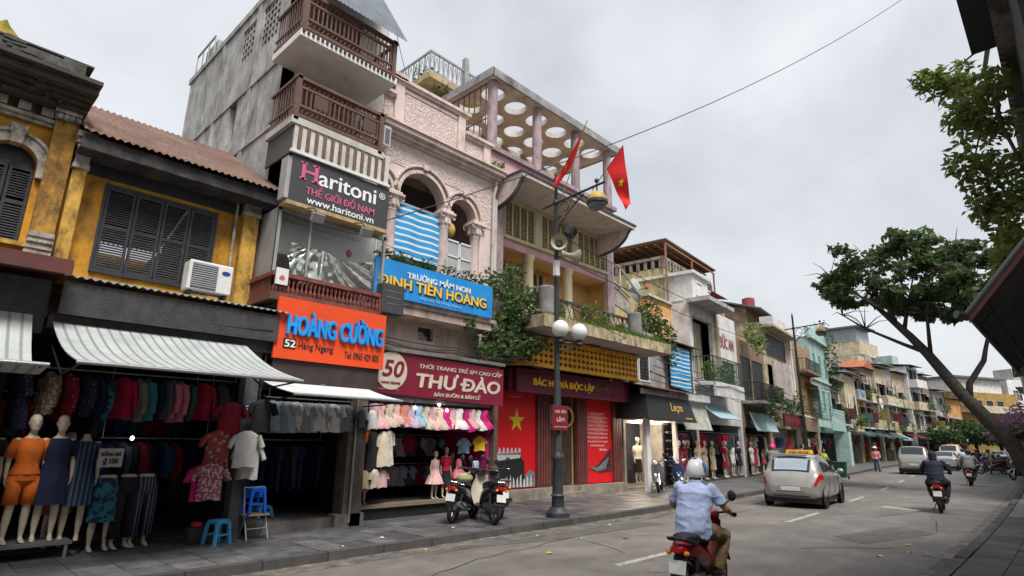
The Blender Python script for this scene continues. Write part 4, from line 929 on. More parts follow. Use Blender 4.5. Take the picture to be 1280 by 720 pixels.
# lower balcony with moss, planter edge, lattice rail
mossy = M('mossy_balcony_edge', (.55, .44, .28), .9, .3, 2.5, dirt=.62, dcol=(.1, .085, .045), dscale=2.2, streak=.75, bump=.4, bscale=14)
b = MB().box(12.05, 10.25, 4.86, 19.0, YB, 4.95).build('balcony_slab', M('balcony_soffit', (.46, .4, .37), .85, .12, 1.5, dirt=.3, dcol=(.2, .17, .16)), h4)
MB().box(12.0, 10.2, 4.88, 19.05, 10.4, 5.24).box(12.0, 10.4, 4.88, 12.2, YB-.1, 5.24).box(18.85, 10.4, 4.88, 19.05, YB, 5.24).build('balcony_edge', mossy, b)
mb = MB()
for (x0, x1) in ((12.45, 18.7),):
    mb.box(x0, 10.85, 5.95, x1, 10.93, 6.03).box(x0, 10.87, 5.28, x1, 10.91, 5.34); n = 22; w = (x1-x0)/n
    for i in range(n):
        x = x0+w*i; mb.tube([(x, 10.89, 5.33), (x+w, 10.89, 5.96)], .017, 4).tube([(x+w, 10.89, 5.33), (x, 10.89, 5.96)], .017, 4)
        if i % 4 == 0: mb.box(x-.03, 10.85, 5.25, x+.03, 10.93, 6.0)
for y in (11.0, 11.7): mb.tube([(12.45, y, 5.33), (12.45, y+.6, 5.96)], .017, 4).tube([(12.45, y+.6, 5.33), (12.45, y, 5.96)], .017, 4)
mb.box(12.42, 10.9, 5.95, 12.5, YB, 6.03)
mb.build('balcony_rail', M('rail_brown_black', (.06, .05, .045), .7, .3, 5), b)
MB().box(15.2, 10.95, 4.842, 15.75, 11.35, 4.858).build('soffit_vent', M('vent_brown', (.14, .09, .08), .8), b)
for x in (12.62, 17.4):
    pt = MB().lathe([(.2, 5.26), (.24, 5.4), (.24, 6.15), (.2, 6.2), (.17, 6.2)], (x, 10.65, 0), 20); tag(pt.build('ribbed_planter', M('ribbed_grey', (.22, .21, .2), .9, .25, 3, bump=.6, bscale=10)), 'tall grey round planter on the mossy balcony, %s' % ('beside the climbing plant' if x < 15 else 'at the end near the blue striped sheet'), 'planter')
grass_mb = MB(); rnd = random.Random(11); vs = []; fs = []
for k in range(2600):
    x = rnd.uniform(14.0, 18.9) if rnd.random() < .85 else rnd.uniform(12.3, 14); y = rnd.uniform(10.2, 10.42); hgt = rnd.uniform(.06, .2)*(1.2 if 15 < x < 18.6 else .7); a = rnd.uniform(0, 6.3); dx, dy = .012*cos(a), .012*sin(a); lx, ly = rnd.gauss(0, .06), rnd.gauss(-.04, .06)
    i = len(vs); vs += [(x-dx, y-dy, 5.22), (x+dx, y+dy, 5.22), (x+lx, y+ly, 5.22+hgt)]; fs.append((i, i+1, i+2))
grass_mb.add(vs, fs); o = grass_mb.build('grass', leafmat('grass_green', (.12, .24, .03), (.2, .3, .05)), None, kind='stuff'); o['label'] = 'bright green grass growing along the mossy balcony edge'; o['category'] = 'grass'
for i, (x, z, r, lab) in enumerate(((14.55, 5.65, .36, 'bright leafy shrub on the mossy balcony between the cream columns'), (15.3, 5.55, .3, 'feathery light green shrub on the mossy balcony behind the round lamps'), (16.2, 5.42, .2, 'low shrub on the mossy balcony in front of the ochre loggia wall'), (13.0, 5.5, .26, 'small shrub at the near end of the mossy balcony by the ribbed planter'))):
    plant('balcony_shrub', lab, 'plant', (x, 10.6, 5.24), [(x, 10.6, z, r, .3, r*.9), (x+.15, 10.5, z+r*.7, r*.6, .2, r*.6)], int(520*r), .13, leaf_l if i in (0, 1) else leaf_g, [([(x, 10.6, 5.24), (x, 10.6, z+.2)], .02)], 70+i, 'shrubs on the mossy balcony')
# ochre lattice skirt under the balcony, rounded at the ends
def skirt_pt(u, v):
    """u along, v up; quarter-round ends"""
    L = 6.55; rr = .55; d = u*(L+pi*rr)-pi*rr/2
    if d < 0: a = -d/rr; return (12.05+rr-rr*sin(a), 11.1+rr-rr*cos(a), v)
    if d > L: a = (d-L)/rr; return (12.05+rr+L-2*rr+rr*sin(a), 11.1+rr-rr*cos(a), v)
    return (12.05+rr+(L-2*rr)*d/L, 11.1, v)
mb = MB(); NU, NV = 30, 4
zz0, zz1 = 3.98, 4.72
for i in range(NU):
    for j in range(NV):
        u0, u1 = i/NU, (i+1)/NU; za = zz0+(zz1-zz0)*j/NV; zb2 = zz0+(zz1-zz0)*(j+1)/NV
        P4 = [skirt_pt(u0, za), skirt_pt(u1, za), skirt_pt(u1, zb2), skirt_pt(u0, zb2)]
        c = sum((V(p) for p in P4), V())/4
        mid = [(V(P4[k])+V(P4[(k+1) % 4]))/2 for k in range(4)]
        inn = [c+(m_-c)*.86 for m_ in mid]
        out = (V((c.x, 11.9, c.z))-c); out = V((0, .09, 0))
        for k in range(4):
            mb.add([P4[k], mid[k], inn[k], inn[k-1], mid[k-1]], [(0, 1, 2, 3, 4)])
            mb.add([inn[k], inn[k-1], inn[k-1]+out, inn[k]+out], [(0, 1, 2, 3)])
sk = mb.build('lattice_skirt', gold, h4)
mb = MB()
for z in (3.9, 4.72):
    mb.loft([[V(skirt_pt(i/NU, z))+V((0, dy, dz)) for dy, dz in ((-.04, 0), (.1, 0), (.1, .09), (-.04, .09))] for i in range(NU+1)])
mb.build('skirt_band', gold, sk)
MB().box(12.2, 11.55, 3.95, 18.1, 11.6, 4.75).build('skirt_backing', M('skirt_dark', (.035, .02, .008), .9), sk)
# dark red fascia with gold lettering
sg = thing('signboard', 'dark red fascia with raised gold lettering under the ochre lattice', 'signboard', (15, 11.6, 3.2))
MB().box(12.35, 11.55, 3.2, 17.98, 11.7, 3.84).box(12.2, 11.7, 3.2, 18.5, 12.3, 3.84).build('board', maroon, sg)
MB().box(12.35, 11.53, 3.8, 17.98, 11.55, 3.86).box(12.35, 11.53, 3.18, 17.98, 11.55, 3.22).box(17.3, 11.535, 3.22, 17.36, 11.55, 3.8).build('trim', M('maroon_trim', (.2, .03, .05), .5), sg)
text('BÁC HỒ VÀ ĐỘC LẬP', 13.05, 3.36, 16.1, 3.72, 11.55, M('bright_gold', (.85, .52, .04), .4, .1, 8), sg, depth=.05, bold=.035)
text('DÂN TỘC', 16.2, 3.38, 16.95, 3.64, 11.55, M('dull_gold', (.22, .12, .04), .5), sg, depth=.04, bold=.02)
# ground floor: fluted dark red pilasters, red panels, door, plinth
flute = M('dark_red_pilaster', (.19, .055, .05), .6, .2, 4)
for x0, x1 in ((13.98, 14.6), (16.02, 16.58), (18.12, 18.66)):
    p = MB().box(x0, YB-.12, .42, x1, YB+.02, 3.2).build('pilaster', flute, h4); mb = MB(); n = 5
    for i in range(n): a = x0+(x1-x0)*(i+.2)/n; mb.box(a, YB-.15, .5, a+(x1-x0)/n*.6, YB-.12, 3.15)
    mb.build('flutes', flute, p)
MB().box(12.0, YB-.3, .1, 18.7, YB+.1, .42).box(14.6, YB-.5, .1, 16.0, YB-.3, .26).build('plinth', M('plinth_stone', (.3, .26, .21), .85, .3, 3, dirt=.5, dcol=(.12, .1, .08)), h4)
redp = M('red_panel', (.8, .008, .015), .5, .04, 2)
pa = thing('star_poster', 'red panel with a large yellow star between the pink shop and fluted pilaster', 'poster', (13, YB, .45))
MB().box(12.08, YB-.06, .45, 13.96, YB, 3.2).build('board', redp, pa)
def star(xc, zc, r, y, dep=.008, rot=0.):
    pts = []
    for k in range(10):
        a = pi/2+rot+k*pi/5; q = r if k % 2 == 0 else r*.382; pts.append((xc+q*cos(a), zc+q*sin(a)))
    return MB().prism(pts, y-dep, y)
star(13.1, 2.38, .36, YB-.06).build('star', M('star_yellow', (.8, .62, .02), .5, .03), pa)
prb = M('print_black', (.02, .02, .022), .6); prw = M('print_white', (.62, .62, .62), .6); prg = M('print_grey', (.2, .22, .24), .6, .5, 14)
MB().prism([(12.1, .47), (13.5, .47), (13.45, 1.2), (13.2, 1.38), (12.1, 1.32)], YB-.066, YB-.06).build('print_crowd', prb, pa)
MB().prism([(12.1, 1.22), (13.25, 1.3), (13.3, 1.45), (12.1, 1.42)], YB-.07, YB-.066).build('print_stage', prw, pa)
mb = MB()
for k in range(7): mb.prism([(12.14+k*.17, 1.4), (12.28+k*.17, 1.4), (12.25+k*.17, 1.58), (12.19+k*.17, 1.6)], YB-.07, YB-.062)
for k in range(9): mb.prism([(12.5+k*.15, .48), (12.6+k*.15, .48), (12.57+k*.15, .7+.07*(k % 3)), (12.52+k*.15, .68+.09*(k % 2))], YB-.072, YB-.066)
mb.build('print_figures', prw, pa)
MB().prism([(13.35, .47), (13.94, .47), (13.94, .85), (13.7, .95), (13.5, .8)], YB-.069, YB-.06).build('print_houses', prg, pa)
text('CHÀO MỪNG NGÀY ĐỘC LẬP', 12.75, 3.07, 13.3, 3.11, YB-.06, white_l, pa)
pa = thing('text_poster', 'red panel printed with white lines of text and a dark photograph', 'poster', (17.3, YB, .45))
MB().box(16.6, YB-.06, .45, 18.1, YB, 3.2).build('board', redp, pa)
lines = ['TUYÊN NGÔN ĐỘC LẬP', 'Hỡi đồng bào cả nước,', 'Tất cả mọi người đều sinh ra', 'có quyền bình đẳng. Tạo hoá', 'cho họ những quyền không ai', 'có thể xâm phạm được; trong', 'những quyền ấy, có quyền được', 'sống, quyền tự do và quyền', 'mưu cầu hạnh phúc.', 'Hồ Chí Minh']
for k, s_ in enumerate(lines):
    w = .62 if k not in (0, 8, 9) else .42
    text(s_, 17.25-w if k != 9 else 17.35, 2.72-k*.135, 17.25+w if k != 9 else 17.8, 2.8-k*.135, YB-.06, white_l, pa, bold=.02)
MB().prism([(16.65, .9), (17.25, 1.05), (18.05, 1.6), (18.08, .8), (17.4, .75)], YB-.066, YB-.06).build('print_photo', M('print_dark', (.09, .03, .035), .6, .6, 10), pa)
MB().prism([(16.75, .95), (17.3, .98), (17.9, 1.3), (17.7, .9), (17.2, .82)], YB-.069, YB-.066).build('print_face', prg, pa)
dr = MB().box(14.6, YB+.05, .42, 16.02, YB+.1, 3.2).build('door', M('old_door_brown', (.07, .045, .03), .6, .3, 4), h4)
MB().box(15.28, YB+.02, .42, 15.34, YB+.05, 3.2).box(14.66, YB+.02, .42, 14.72, YB+.05, 3.2).box(15.9, YB+.02, .42, 15.96, YB+.05, 3.2).build('door_post', M('door_gold', (.4, .3, .14), .6), dr)
dsk = MB(); dsk.torus((15.6, YB-.02, 2.6), .3, .05, 'y', 24, 6); dsk.build('gold_wreath', gold_l, dr)
nt = thing('notice_box', 'white notice box hung on the door beside the lamp post', 'box', (14.85, YB-.05, 2.2)); MB().box(14.66, YB-.2, 2.35, 14.98, YB-.02, 2.95).build('casing', white, nt, bevel=.02); MB().box(14.7, YB-.16, 2.15, 14.92, YB-.04, 2.35).build('lower_box', M('plastic_grey', (.4, .4, .4), .5), nt)
# climbing plant between the pink house and the memorial house
cl = [(11.55, 11.3, 6.1, .55, .35, .5), (11.9, 11.0, 5.5, .6, .4, .5), (11.45, 11.2, 4.9, .65, .4, .5), (11.7, 11.1, 4.4, .8, .45, .4), (11.0, 11.2, 4.15, .7, .4, .25), (12.4, 11.1, 5.9, .35, .3, .35), (12.0, 11.4, 6.6, .35, .25, .35), (10.75, 11.3, 4.6, .3, .25, .3), (12.3, 10.9, 4.5, .5, .35, .25), (10.9, 11.35, 6.2, .25, .2, .35)]
plant('climbing_plant', 'large dark leafed climbing plant between the blue signboard and the mossy balcony', 'plant', (11.7, 11.6, 3.8), cl, 1750, .19, leafmat('leaf_climber', (.07, .13, .045), (.15, .21, .08)), [([(11.6, 11.75, 3.8), (11.5, 11.4, 4.6), (11.7, 11.2, 5.4), (11.6, 11.3, 6.3)], .05), ([(11.6, 11.7, 3.9), (11.9, 11.2, 4.4), (12.2, 11.0, 5.6)], .035), ([(11.6, 11.6, 3.9), (11.0, 11.3, 4.1)], .03)], 21, wide=.6)
plant('ledge_weed', 'tuft of weed growing on the pink cornice corner', 'plant', (11.35, 11.5, 9.78), [(11.35, 11.5, 9.92, .25, .15, .12)], 60, .12, leaf_l, (), 23)
plant('ledge_weed', 'tuft of leaves hanging below the blue signboard from the ledge', 'plant', (10.0, 11.1, 4.96), [(10.0, 11.05, 4.8, .18, .12, .3)], 70, .13, leaf_g, (), 24)
# ------------------------------------------------------------------ figures: overlapping lofted limbs fused into one continuous surface
def ell_ring(c, ax, ay, rx, ry, n=16):
    c = V(c); return [c+V(ax)*(rx*cos(2*pi*k/n))+V(ay)*(ry*sin(2*pi*k/n)) for k in range(n)]
def limb(mb, pts, radii, n=12):
    pts = [V(p) for p in pts]; mb.tube(pts, radii, n)
    for p, r in zip(pts, radii): mb.ball(p, r*.995, n=n, m=8)
    return mb
def fuse(mb, name, mat, parent, voxel=.014, smooth=3, off=None):
    me = mb.mesh(name+'_src'); o = bpy.data.objects.new('tmp_src', me)
    r = o.modifiers.new('r', 'REMESH'); r.mode = 'VOXEL'; r.voxel_size = voxel; r.use_smooth_shade = True
    s = o.modifiers.new('s', 'SMOOTH'); s.iterations = smooth; s.factor = .5
    dg = bench(o); ev = o.evaluated_get(dg); m2 = bpy.data.meshes.new_from_object(ev)
    bpy.data.objects.remove(o); bpy.data.meshes.remove(me)
    m2.name = name; m2.materials.clear(); m2.materials.append(mat)
    m2.polygons.foreach_set('use_smooth', [True]*len(m2.polygons))
    ob = bpy.data.objects.new(name, m2); COL.objects.link(ob); OFF[ob.name] = (0, 0, 0)
    if parent is not None: ob.parent = parent
    return ob
def torso(mb, st_, lat):
    """stations (centre, half width, half depth, forward axis) along the spine"""
    mb.loft([ell_ring(c, lat, f, w, d, 18) for c, w, d, f in st_]); return mb
def headmesh(mb, c, up, fwd, lat, s=1., face=True):
    """head about c (centre of skull) with jaw, nose, ears, brow and chin"""
    c, up, fwd, lat = V(c), V(up), V(fwd), V(lat)
    def ring(h, w, d, f=0): return ell_ring(c+up*h*s+fwd*f*s, lat, fwd, w*s, d*s, 18)
    mb.loft([ring(-.125, .035, .035, .045), ring(-.105, .05, .055, .035), ring(-.07, .062, .078, .016), ring(-.03, .07, .09, .006), ring(.02, .075, .098), ring(.06, .072, .095, -.004), ring(.095, .056, .075, -.008), ring(.118, .025, .035, -.01)])
    if face:
        mb.loft([ell_ring(c+up*(.012*s)+fwd*.09*s, lat, fwd, .008*s, .01*s, 8), ell_ring(c+up*(-.02*s)+fwd*.1*s, lat, fwd, .012*s, .016*s, 8), ell_ring(c+up*(-.04*s)+fwd*.095*s, lat, fwd, .016*s, .018*s, 8)])
        for sx in (-1, 1):
            mb.ball(c+lat*(.075*s*sx)-fwd*.005*s-up*.01*s, .012*s, .02*s, .03*s, 8, 6)
            mb.ball(c+lat*(.03*s*sx)+fwd*.085*s+up*.028*s, .022*s, .012*s, .009*s, 8, 6)
        for z, w in ((-.062, .024), (-.074, .02)): mb.ball(c+fwd*.087*s+up*z*s, w*s, .012*s, .006*s, 8, 6)
    return mb
def hand(mb, wrist, d, palm_n, side, s=1., curl=.6):
    """palm, four unequal bent fingers and a thumb; d points along the hand, palm_n out of the palm"""
    w, d, pn = V(wrist), V(d).normalized(), V(palm_n).normalized(); l = d.cross(pn).normalized()*side
    mb.loft([ell_ring(w, l, pn, .026*s, .02*s, 10), ell_ring(w+d*.04*s, l, pn, .036*s, .018*s, 10), ell_ring(w+d*.085*s, l, pn, .04*s, .014*s, 10)])
    for k, (o, L) in enumerate(((-.03, .068), (-.01, .08), (.011, .076), (.03, .058))):
        b = w+d*.08*s+l*o*s; p = [b]; a = 0
        for q, f in ((.45, curl), (.32, curl), (.23, curl*.7)):
            a += f; p.append(p[-1]+(d*cos(a)+pn*sin(a))*L*q*s)
        limb(mb, p, [.0095*s, .009*s, .0085*s, .0075*s], 8)
    b = w+d*.025*s-l*.03*s; limb(mb, [b, b+(d*.6-l*.8+pn*.2)*.035*s, b+(d*1.1-l*.8+pn*.7)*.05*s, b+(d*1.2-l*.3+pn*1.1)*.062*s], [.013*s, .011*s, .01*s, .008*s], 8)
    return mb

cream_plastic = M('mannequin_cream', (.58, .5, .4), .4, .06, 3)
def mannequin_proto(headed=True, lower_only=False, child=False):
    """shop mannequin facing -Y, feet on z=0"""
    t = thing('mannequin', 'proto', 'mannequin', local=True); mb = MB(); k = .62 if child else 1.
    la, fw = V((1, 0, 0)), V((0, -1, 0))
    for sx in (-1, 1):
        limb(mb, [(sx*.085, 0, .9), (sx*.095, -.02, .5), (sx*.1, .01, .28), (sx*.1, .01, .09)], [.082, .055, .05, .03])
        mb.loft([ell_ring((sx*.1, y, z), la, (0, 0, 1), w, h_, 10) for y, z, w, h_ in ((.05, .035, .022, .03), (0, .05, .032, .045), (-.07, .03, .038, .026), (-.13, .018, .036, .016), (-.16, .014, .022, .01))])
    if lower_only: torso(mb, [((0, 0, .82), .14, .1, fw), ((0, 0, .92), .165, .115, fw), ((0, 0, 1.0), .145, .1, fw), ((0, 0, 1.08), .12, .085, fw), ((0, 0, 1.1), .115, .08, fw)], la)
    else:
        torso(mb, [((0, 0, .8), .12, .09, fw), ((0, 0, .9), .165, .115, fw), ((0, 0, 1.0), .14, .098, fw), ((0, 0, 1.1), .118, .085, fw), ((0, -.01, 1.22), .15, .115, fw), ((0, -.005, 1.3), .16, .105, fw), ((0, 0, 1.38), .165, .08, fw), ((0, .005, 1.43), .1, .06, fw), ((0, .01, 1.48), .05, .05, fw), ((0, 0, 1.54), .045, .045, fw)], la)
        for sx in (-1, 1):
            limb(mb, [(sx*.165, 0, 1.39), (sx*.21, .03, 1.14), (sx*.22, -.02, .9)], [.05, .038, .026]); hand(mb, (sx*.22, -.02, .9), (0, -.1, -1), (-sx, 0, 0), sx, 1., .25)
        if headed: headmesh(mb, (0, -.01, 1.65), (0, 0, 1), fw, la)
    if k != 1: mb.v = [(p[0]*k, p[1]*k, p[2]*k) for p in mb.v]
    fuse(mb, 'body', cream_plastic, t, .014 if not child else .011)
    return t
def tube_cloth(t, name, rings, mat, n=24, fold=.0, nf=9, seed=0, cap=False):
    """cloth tube from rings (centre, half width, half depth); folds grow towards the hem"""
    m = len(rings); rr = []
    for i, (c, w, d) in enumerate(rings):
        a = fold*(i/(m-1)); rr.append([V((c[0]+(w*(1+a*sin(nf*2*pi*k/n+seed)))*cos(2*pi*k/n), c[1]+(d*(1+a*sin(nf*2*pi*k/n+seed)))*sin(2*pi*k/n), c[2])) for k in range(n)])
    mb = MB(); mb.loft(rr, cap=cap); return mb
def dress_mannequin(t, top, bottom, kind, parent_mats=None, k=1.):
    """clothes as children of the mannequin: kind 'dress', 'short', 'skirt', 'trousers'"""
    B = [((0, 0, 1.43), .11, .075), ((0, 0, 1.39), .178, .1), ((0, -.005, 1.3), .178, .125), ((0, -.01, 1.22), .166, .132), ((0, 0, 1.1), .135, .105), ((0, 0, 1.0), .16, .118)]
    def sc(mb):
        if k != 1: mb.v = [(p[0]*k, p[1]*k, p[2]*k) for p in mb.v]
        return mb
    if kind == 'dress':
        mb = tube_cloth(t, 'dress', B+[((0, 0, .9), .19, .14), ((0, 0, .7), .21, .16), ((0, 0, .5), .23, .18)], top, 32, .07, 8)
        for sx in (-1, 1): mb.tube([(sx*.15, 0, 1.4), (sx*.2, .01, 1.28), (sx*.215, .02, 1.18)], [.07, .065, .062], 10)
        sc(mb).build('dress', top, t, smooth='all')
    elif kind == 'flare':
        mb = tube_cloth(t, 'dress', B[:5]+[((0, 0, 1.02), .16, .13), ((0, 0, .8), .27, .24), ((0, 0, .55), .36, .32)], top, 40, .09, 10); sc(mb).build('dress', top, t, smooth='all')
    else:
        if top is not None:
            mb = tube_cloth(t, 'top', B+[((0, 0, .93), .185, .14)], top, 32, .05, 7)
            for sx in (-1, 1): mb.tube([(sx*.15, 0, 1.4), (sx*.2, .01, 1.28), (sx*.215, .02, 1.16)], [.072, .07, .07], 10)
            sc(mb).build('top', top, t, smooth='all')
        if kind == 'skirt': sc(tube_cloth(t, 'skirt', [((0, 0, 1.06), .13, .095), ((0, 0, .9), .178, .128), ((0, 0, .7), .18, .15), ((0, 0, .42), .19, .16)], bottom, 32, .06, 7)).build('skirt', bottom, t, smooth='all')
        else:
            zl = .52 if kind == 'short' else .16
            mb = tube_cloth(t, 'trousers', [((0, 0, 1.06), .13, .1), ((0, 0, .94), .176, .125), ((0, 0, .84), .185, .13)], bottom, 32); mb.ball((0, 0, .86), .15, .125, .1)
            for sx in (-1, 1): mb.tube([(sx*.09, 0, .9), (sx*.1, -.01, .7), (sx*.105, -.01, zl)], [.1, .097, .094 if kind == 'short' else .085], 14)
            sc(mb).build('trousers', bottom, t, smooth='all')
CL = {}
def cloth(key):
    """garment cloths by colour name"""
    c = {'navy': (.011, .014, .05), 'black': (.018, .018, .022), 'red': (.5, .015, .06), 'dark red': (.22, .01, .025), 'teal': (.03, .22, .28), 'grey': (.22, .22, .22), 'slate': (.07, .09, .12),
         'pink': (.62, .18, .22), 'pale pink': (.7, .42, .42), 'white': (.68, .67, .64), 'cream': (.62, .54, .42), 'orange': (.62, .14, .015), 'pale blue': (.35, .45, .55), 'beige': (.42, .33, .22), 'lilac': (.5, .4, .55), 'coral': (.68, .25, .18),
         'magenta': (.52, .02, .17), 'yellow': (.65, .45, .03), 'bottle green': (.03, .09, .07), 'dark blue': (.03, .06, .17), 'brown': (.13, .07, .04), 'mid grey': (.3, .32, .34), 'sky blue': (.3, .48, .6)}
    if key in CL: return CL[key]
    if key in c: m = M('cloth_'+key.replace(' ', '_'), c[key], .9, .16, 6, bump=.25, bscale=28)
    else:
        m = {'navy print': lambda: pattern('cloth_navy_print', (.02, .025, .07), (.3, .3, .36), 'dots', 26, thr=.16), 'blue print': lambda: pattern('cloth_blue_print', (.03, .2, .3), (.02, .03, .07), 'patch', 14, thr=.5),
             'teal print': lambda: pattern('cloth_teal_print', (.025, .18, .25), (.015, .03, .07), 'patch', 11, thr=.48), 'floral brown': lambda: pattern('cloth_floral', (.3, .05, .05), (.32, .26, .18), 'dots', 11, thr=.3),
             'pink print': lambda: pattern('cloth_pink_print', (.55, .4, .4), (.3, .06, .1), 'patch', 22, thr=.5), 'beige print': lambda: pattern('cloth_beige_print', (.4, .33, .24), (.2, .12, .09), 'patch', 18, thr=.5),
             'red dots': lambda: pattern('cloth_red_dots', (.26, .01, .03), (.5, .3, .3), 'dots', 16, thr=.15), 'blue stripes': lambda: pattern('cloth_blue_stripes', (.018, .03, .07), (.07, .13, .19), 'sx', 5, thr=.3),
             'white stripes': lambda: pattern('cloth_white_stripes', (.03, .03, .055), (.2, .19, .26), 'sx', 6, thr=.2)}[key]()
    CL[key] = m; return m

# ------------------------------------------------------------------ garments on hangers (origin at the hanger hook, cloth spread in the XZ plane)
def garment_proto(kind):
    t = thing('garment', 'proto', 'garment', local=True)
    MB().tube([(.0, 0, -.0), (.02, 0, .03), (-.01, 0, .05), (-.03, 0, .02)], .005, 5).tube([(0, 0, 0), (0, 0, -.05), (-.19 if kind != 'kid' else -.11, 0, -.12)], .006, 5).tube([(0, 0, -.05), (.19 if kind != 'kid' else .11, 0, -.12)], .006, 5).build('hanger', black, t)
    rnd = random.Random(hash(kind) % 97 if False else len(kind)*7)
    def shape(st_, sleeves, thick=.05, nf=5, fold=.02):
        mb = MB(); n = 20; rr = []
        for i, (z, w, d) in enumerate(st_):
            f = i/(len(st_)-1); rr.append([V((w*cos(2*pi*k/n), d*sin(2*pi*k/n)+fold*f*sin(nf*w*cos(2*pi*k/n)*14+i*.4), z+.012*f*cos(7*w*cos(2*pi*k/n)*3))) for k in range(n)])
        mb.loft(rr, cap=False)
        for pts, r in sleeves:
            for sx in (-1, 1): mb.tube([(sx*p[0], p[1], p[2]) for p in pts], r, 8, cap=False, flat=.55)
        return mb
    if kind == 'jacket': mb = shape([(-.05, .06, .035), (-.1, .17, .045), (-.14, .215, .055), (-.3, .2, .06), (-.5, .2, .06), (-.72, .22, .06)], [([(.19, 0, -.13), (.25, .02, -.35), (.265, 0, -.62)], [.07, .062, .05])])
    elif kind == 'shirt': mb = shape([(-.05, .065, .035), (-.1, .17, .045), (-.14, .21, .05), (-.3, .195, .055), (-.5, .2, .055), (-.64, .21, .055)], [([(.19, 0, -.13), (.25, .01, -.24), (.285, 0, -.33)], [.075, .075, .075])])
    elif kind == 'trousers':
        mb = shape([(-.1, .15, .03), (-.2, .18, .05), (-.35, .2, .055)], [([(.1, 0, -.3), (.105, 0, -.6), (.1, 0, -.98)], [.1, .09, .07])])
    elif kind == 'tutu': mb = shape([(-.06, .1, .02), (-.12, .12, .05), (-.22, .1, .06), (-.3, .1, .06), (-.36, .17, .09), (-.5, .27, .13), (-.58, .3, .14)], [], nf=9, fold=.05)
    elif kind == 'kid': mb = shape([(-.05, .045, .03), (-.09, .11, .04), (-.12, .14, .045), (-.25, .135, .05), (-.42, .15, .05)], [([(.12, 0, -.12), (.165, .01, -.2), (.18, 0, -.25)], [.055, .053, .053])])
    elif kind == 'long': mb = shape([(-.06, .08, .03), (-.1, .15, .04), (-.2, .16, .055), (-.4, .15, .055), (-.7, .2, .07), (-.95, .23, .075)], [([(.14, 0, -.13), (.19, .01, -.3), (.2, 0, -.45)], [.06, .055, .05])])
    crumple(mb.build('cloth', cloth('navy'), t, smooth='all'), .02, (7, 7, 4), len(kind)); return t
PROTO = {}
USED = set()
ORD = ['first', 'second', 'third', 'fourth', 'fifth', 'sixth', 'seventh', 'eighth', 'ninth', 'tenth', 'eleventh', 'twelfth', 'thirteenth', 'fourteenth', 'fifteenth', 'sixteenth', 'seventeenth', 'eighteenth', 'nineteenth', 'twentieth']
def garment(kind, col, loc, rz, label, group, s=1., cat=None):
    if kind not in PROTO: PROTO[kind] = garment_proto(kind)
    p = PROTO[kind]
    if kind not in USED:
        USED.add(kind); o = p; ch = [c for c in o.children if c.name.startswith('cloth')][0]; ch.material_slots[0].link = 'OBJECT'; ch.material_slots[0].material = cloth(col)
    else: o = clone(p, None, {'cloth': cloth(col)})
    o.location = loc; o.rotation_euler = (random.uniform(-.07, .07), random.uniform(-.05, .05), rz); o.scale = (s*random.uniform(.92, 1.06), s*random.uniform(.8, 1.3), s*random.uniform(.94, 1.05))
    nm = {'jacket': 'jacket', 'shirt': 'shirt', 'trousers': 'trousers', 'tutu': 'child_dress', 'kid': 'child_shirt', 'long': 'long_dress'}[kind]
    o.name = nm; tag(o, label, cat or nm.replace('child_', '').replace('long_', ''), group); return o
def rail(name, label, x0, x1, y, z, group=None, r=.014, hang=None):
    t = thing(name, label, 'clothes rail', ((x0+x1)/2, y, z), group=group)
    MB().cyl((x0, y, z), (x1, y, z), r).build('bar', steel, t)
    mb = MB()
    for x in (x0+.05, x1-.05): mb.cyl((x, y, z), (x, y+.02, z+(hang or .5)), .008)
    mb.build('hanger_rod', steel, t); return t

# ------------------------------------------------------------------ near clothes shop (under the long striped awning)
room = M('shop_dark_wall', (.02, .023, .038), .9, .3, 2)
shop = thing('shop_interior', 'dark clothes shop room behind the mannequins and hanging jackets', 'shop room', (1.5, 13, .12))
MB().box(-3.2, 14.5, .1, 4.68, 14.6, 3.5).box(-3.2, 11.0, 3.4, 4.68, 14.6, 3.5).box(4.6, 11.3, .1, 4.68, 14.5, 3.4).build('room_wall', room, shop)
MB().box(-3.2, 11.5, .1, 4.7, 14.5, .16).build('room_floor', M('shop_floor', (.06, .06, .065), .6), shop)
mb = MB(); rnd = random.Random(8)
rail('clothes_rail', 'long rail of jackets above the mannequins of the near shop', -.6, 4.45, 11.35, 2.79, hang=.6)
seq = [('long', 'slate', .72), ('long', 'navy', .95), ('long', 'navy print', 1.2), ('jacket', 'beige print', 1.52), ('jacket', 'red dots', 1.72), ('jacket', 'navy print', 1.96), ('jacket', 'navy', 2.08), ('jacket', 'teal print', 2.22), ('jacket', 'red', 2.42), ('jacket', 'grey', 2.62), ('jacket', 'teal', 2.74), ('jacket', 'navy', 2.84),
       ('jacket', 'slate', 2.98), ('jacket', 'pink', 3.1), ('jacket', 'pink', 3.22), ('jacket', 'bottle green', 3.36), ('jacket', 'red', 3.58), ('jacket', 'slate', 3.84)]
for i, (k, c, x) in enumerate(seq):
    garment(k, c, (x*1.07, 11.35, 2.77), R(-74 if c != 'red' else -42)+random.uniform(-.12, .12), '%s %s hanging %s along the rail above the near mannequins' % (c, {'long': 'long dress', 'jacket': 'long sleeved jacket'}[k], ORD[i]), 'jackets and dresses on the long rail', 1.0)
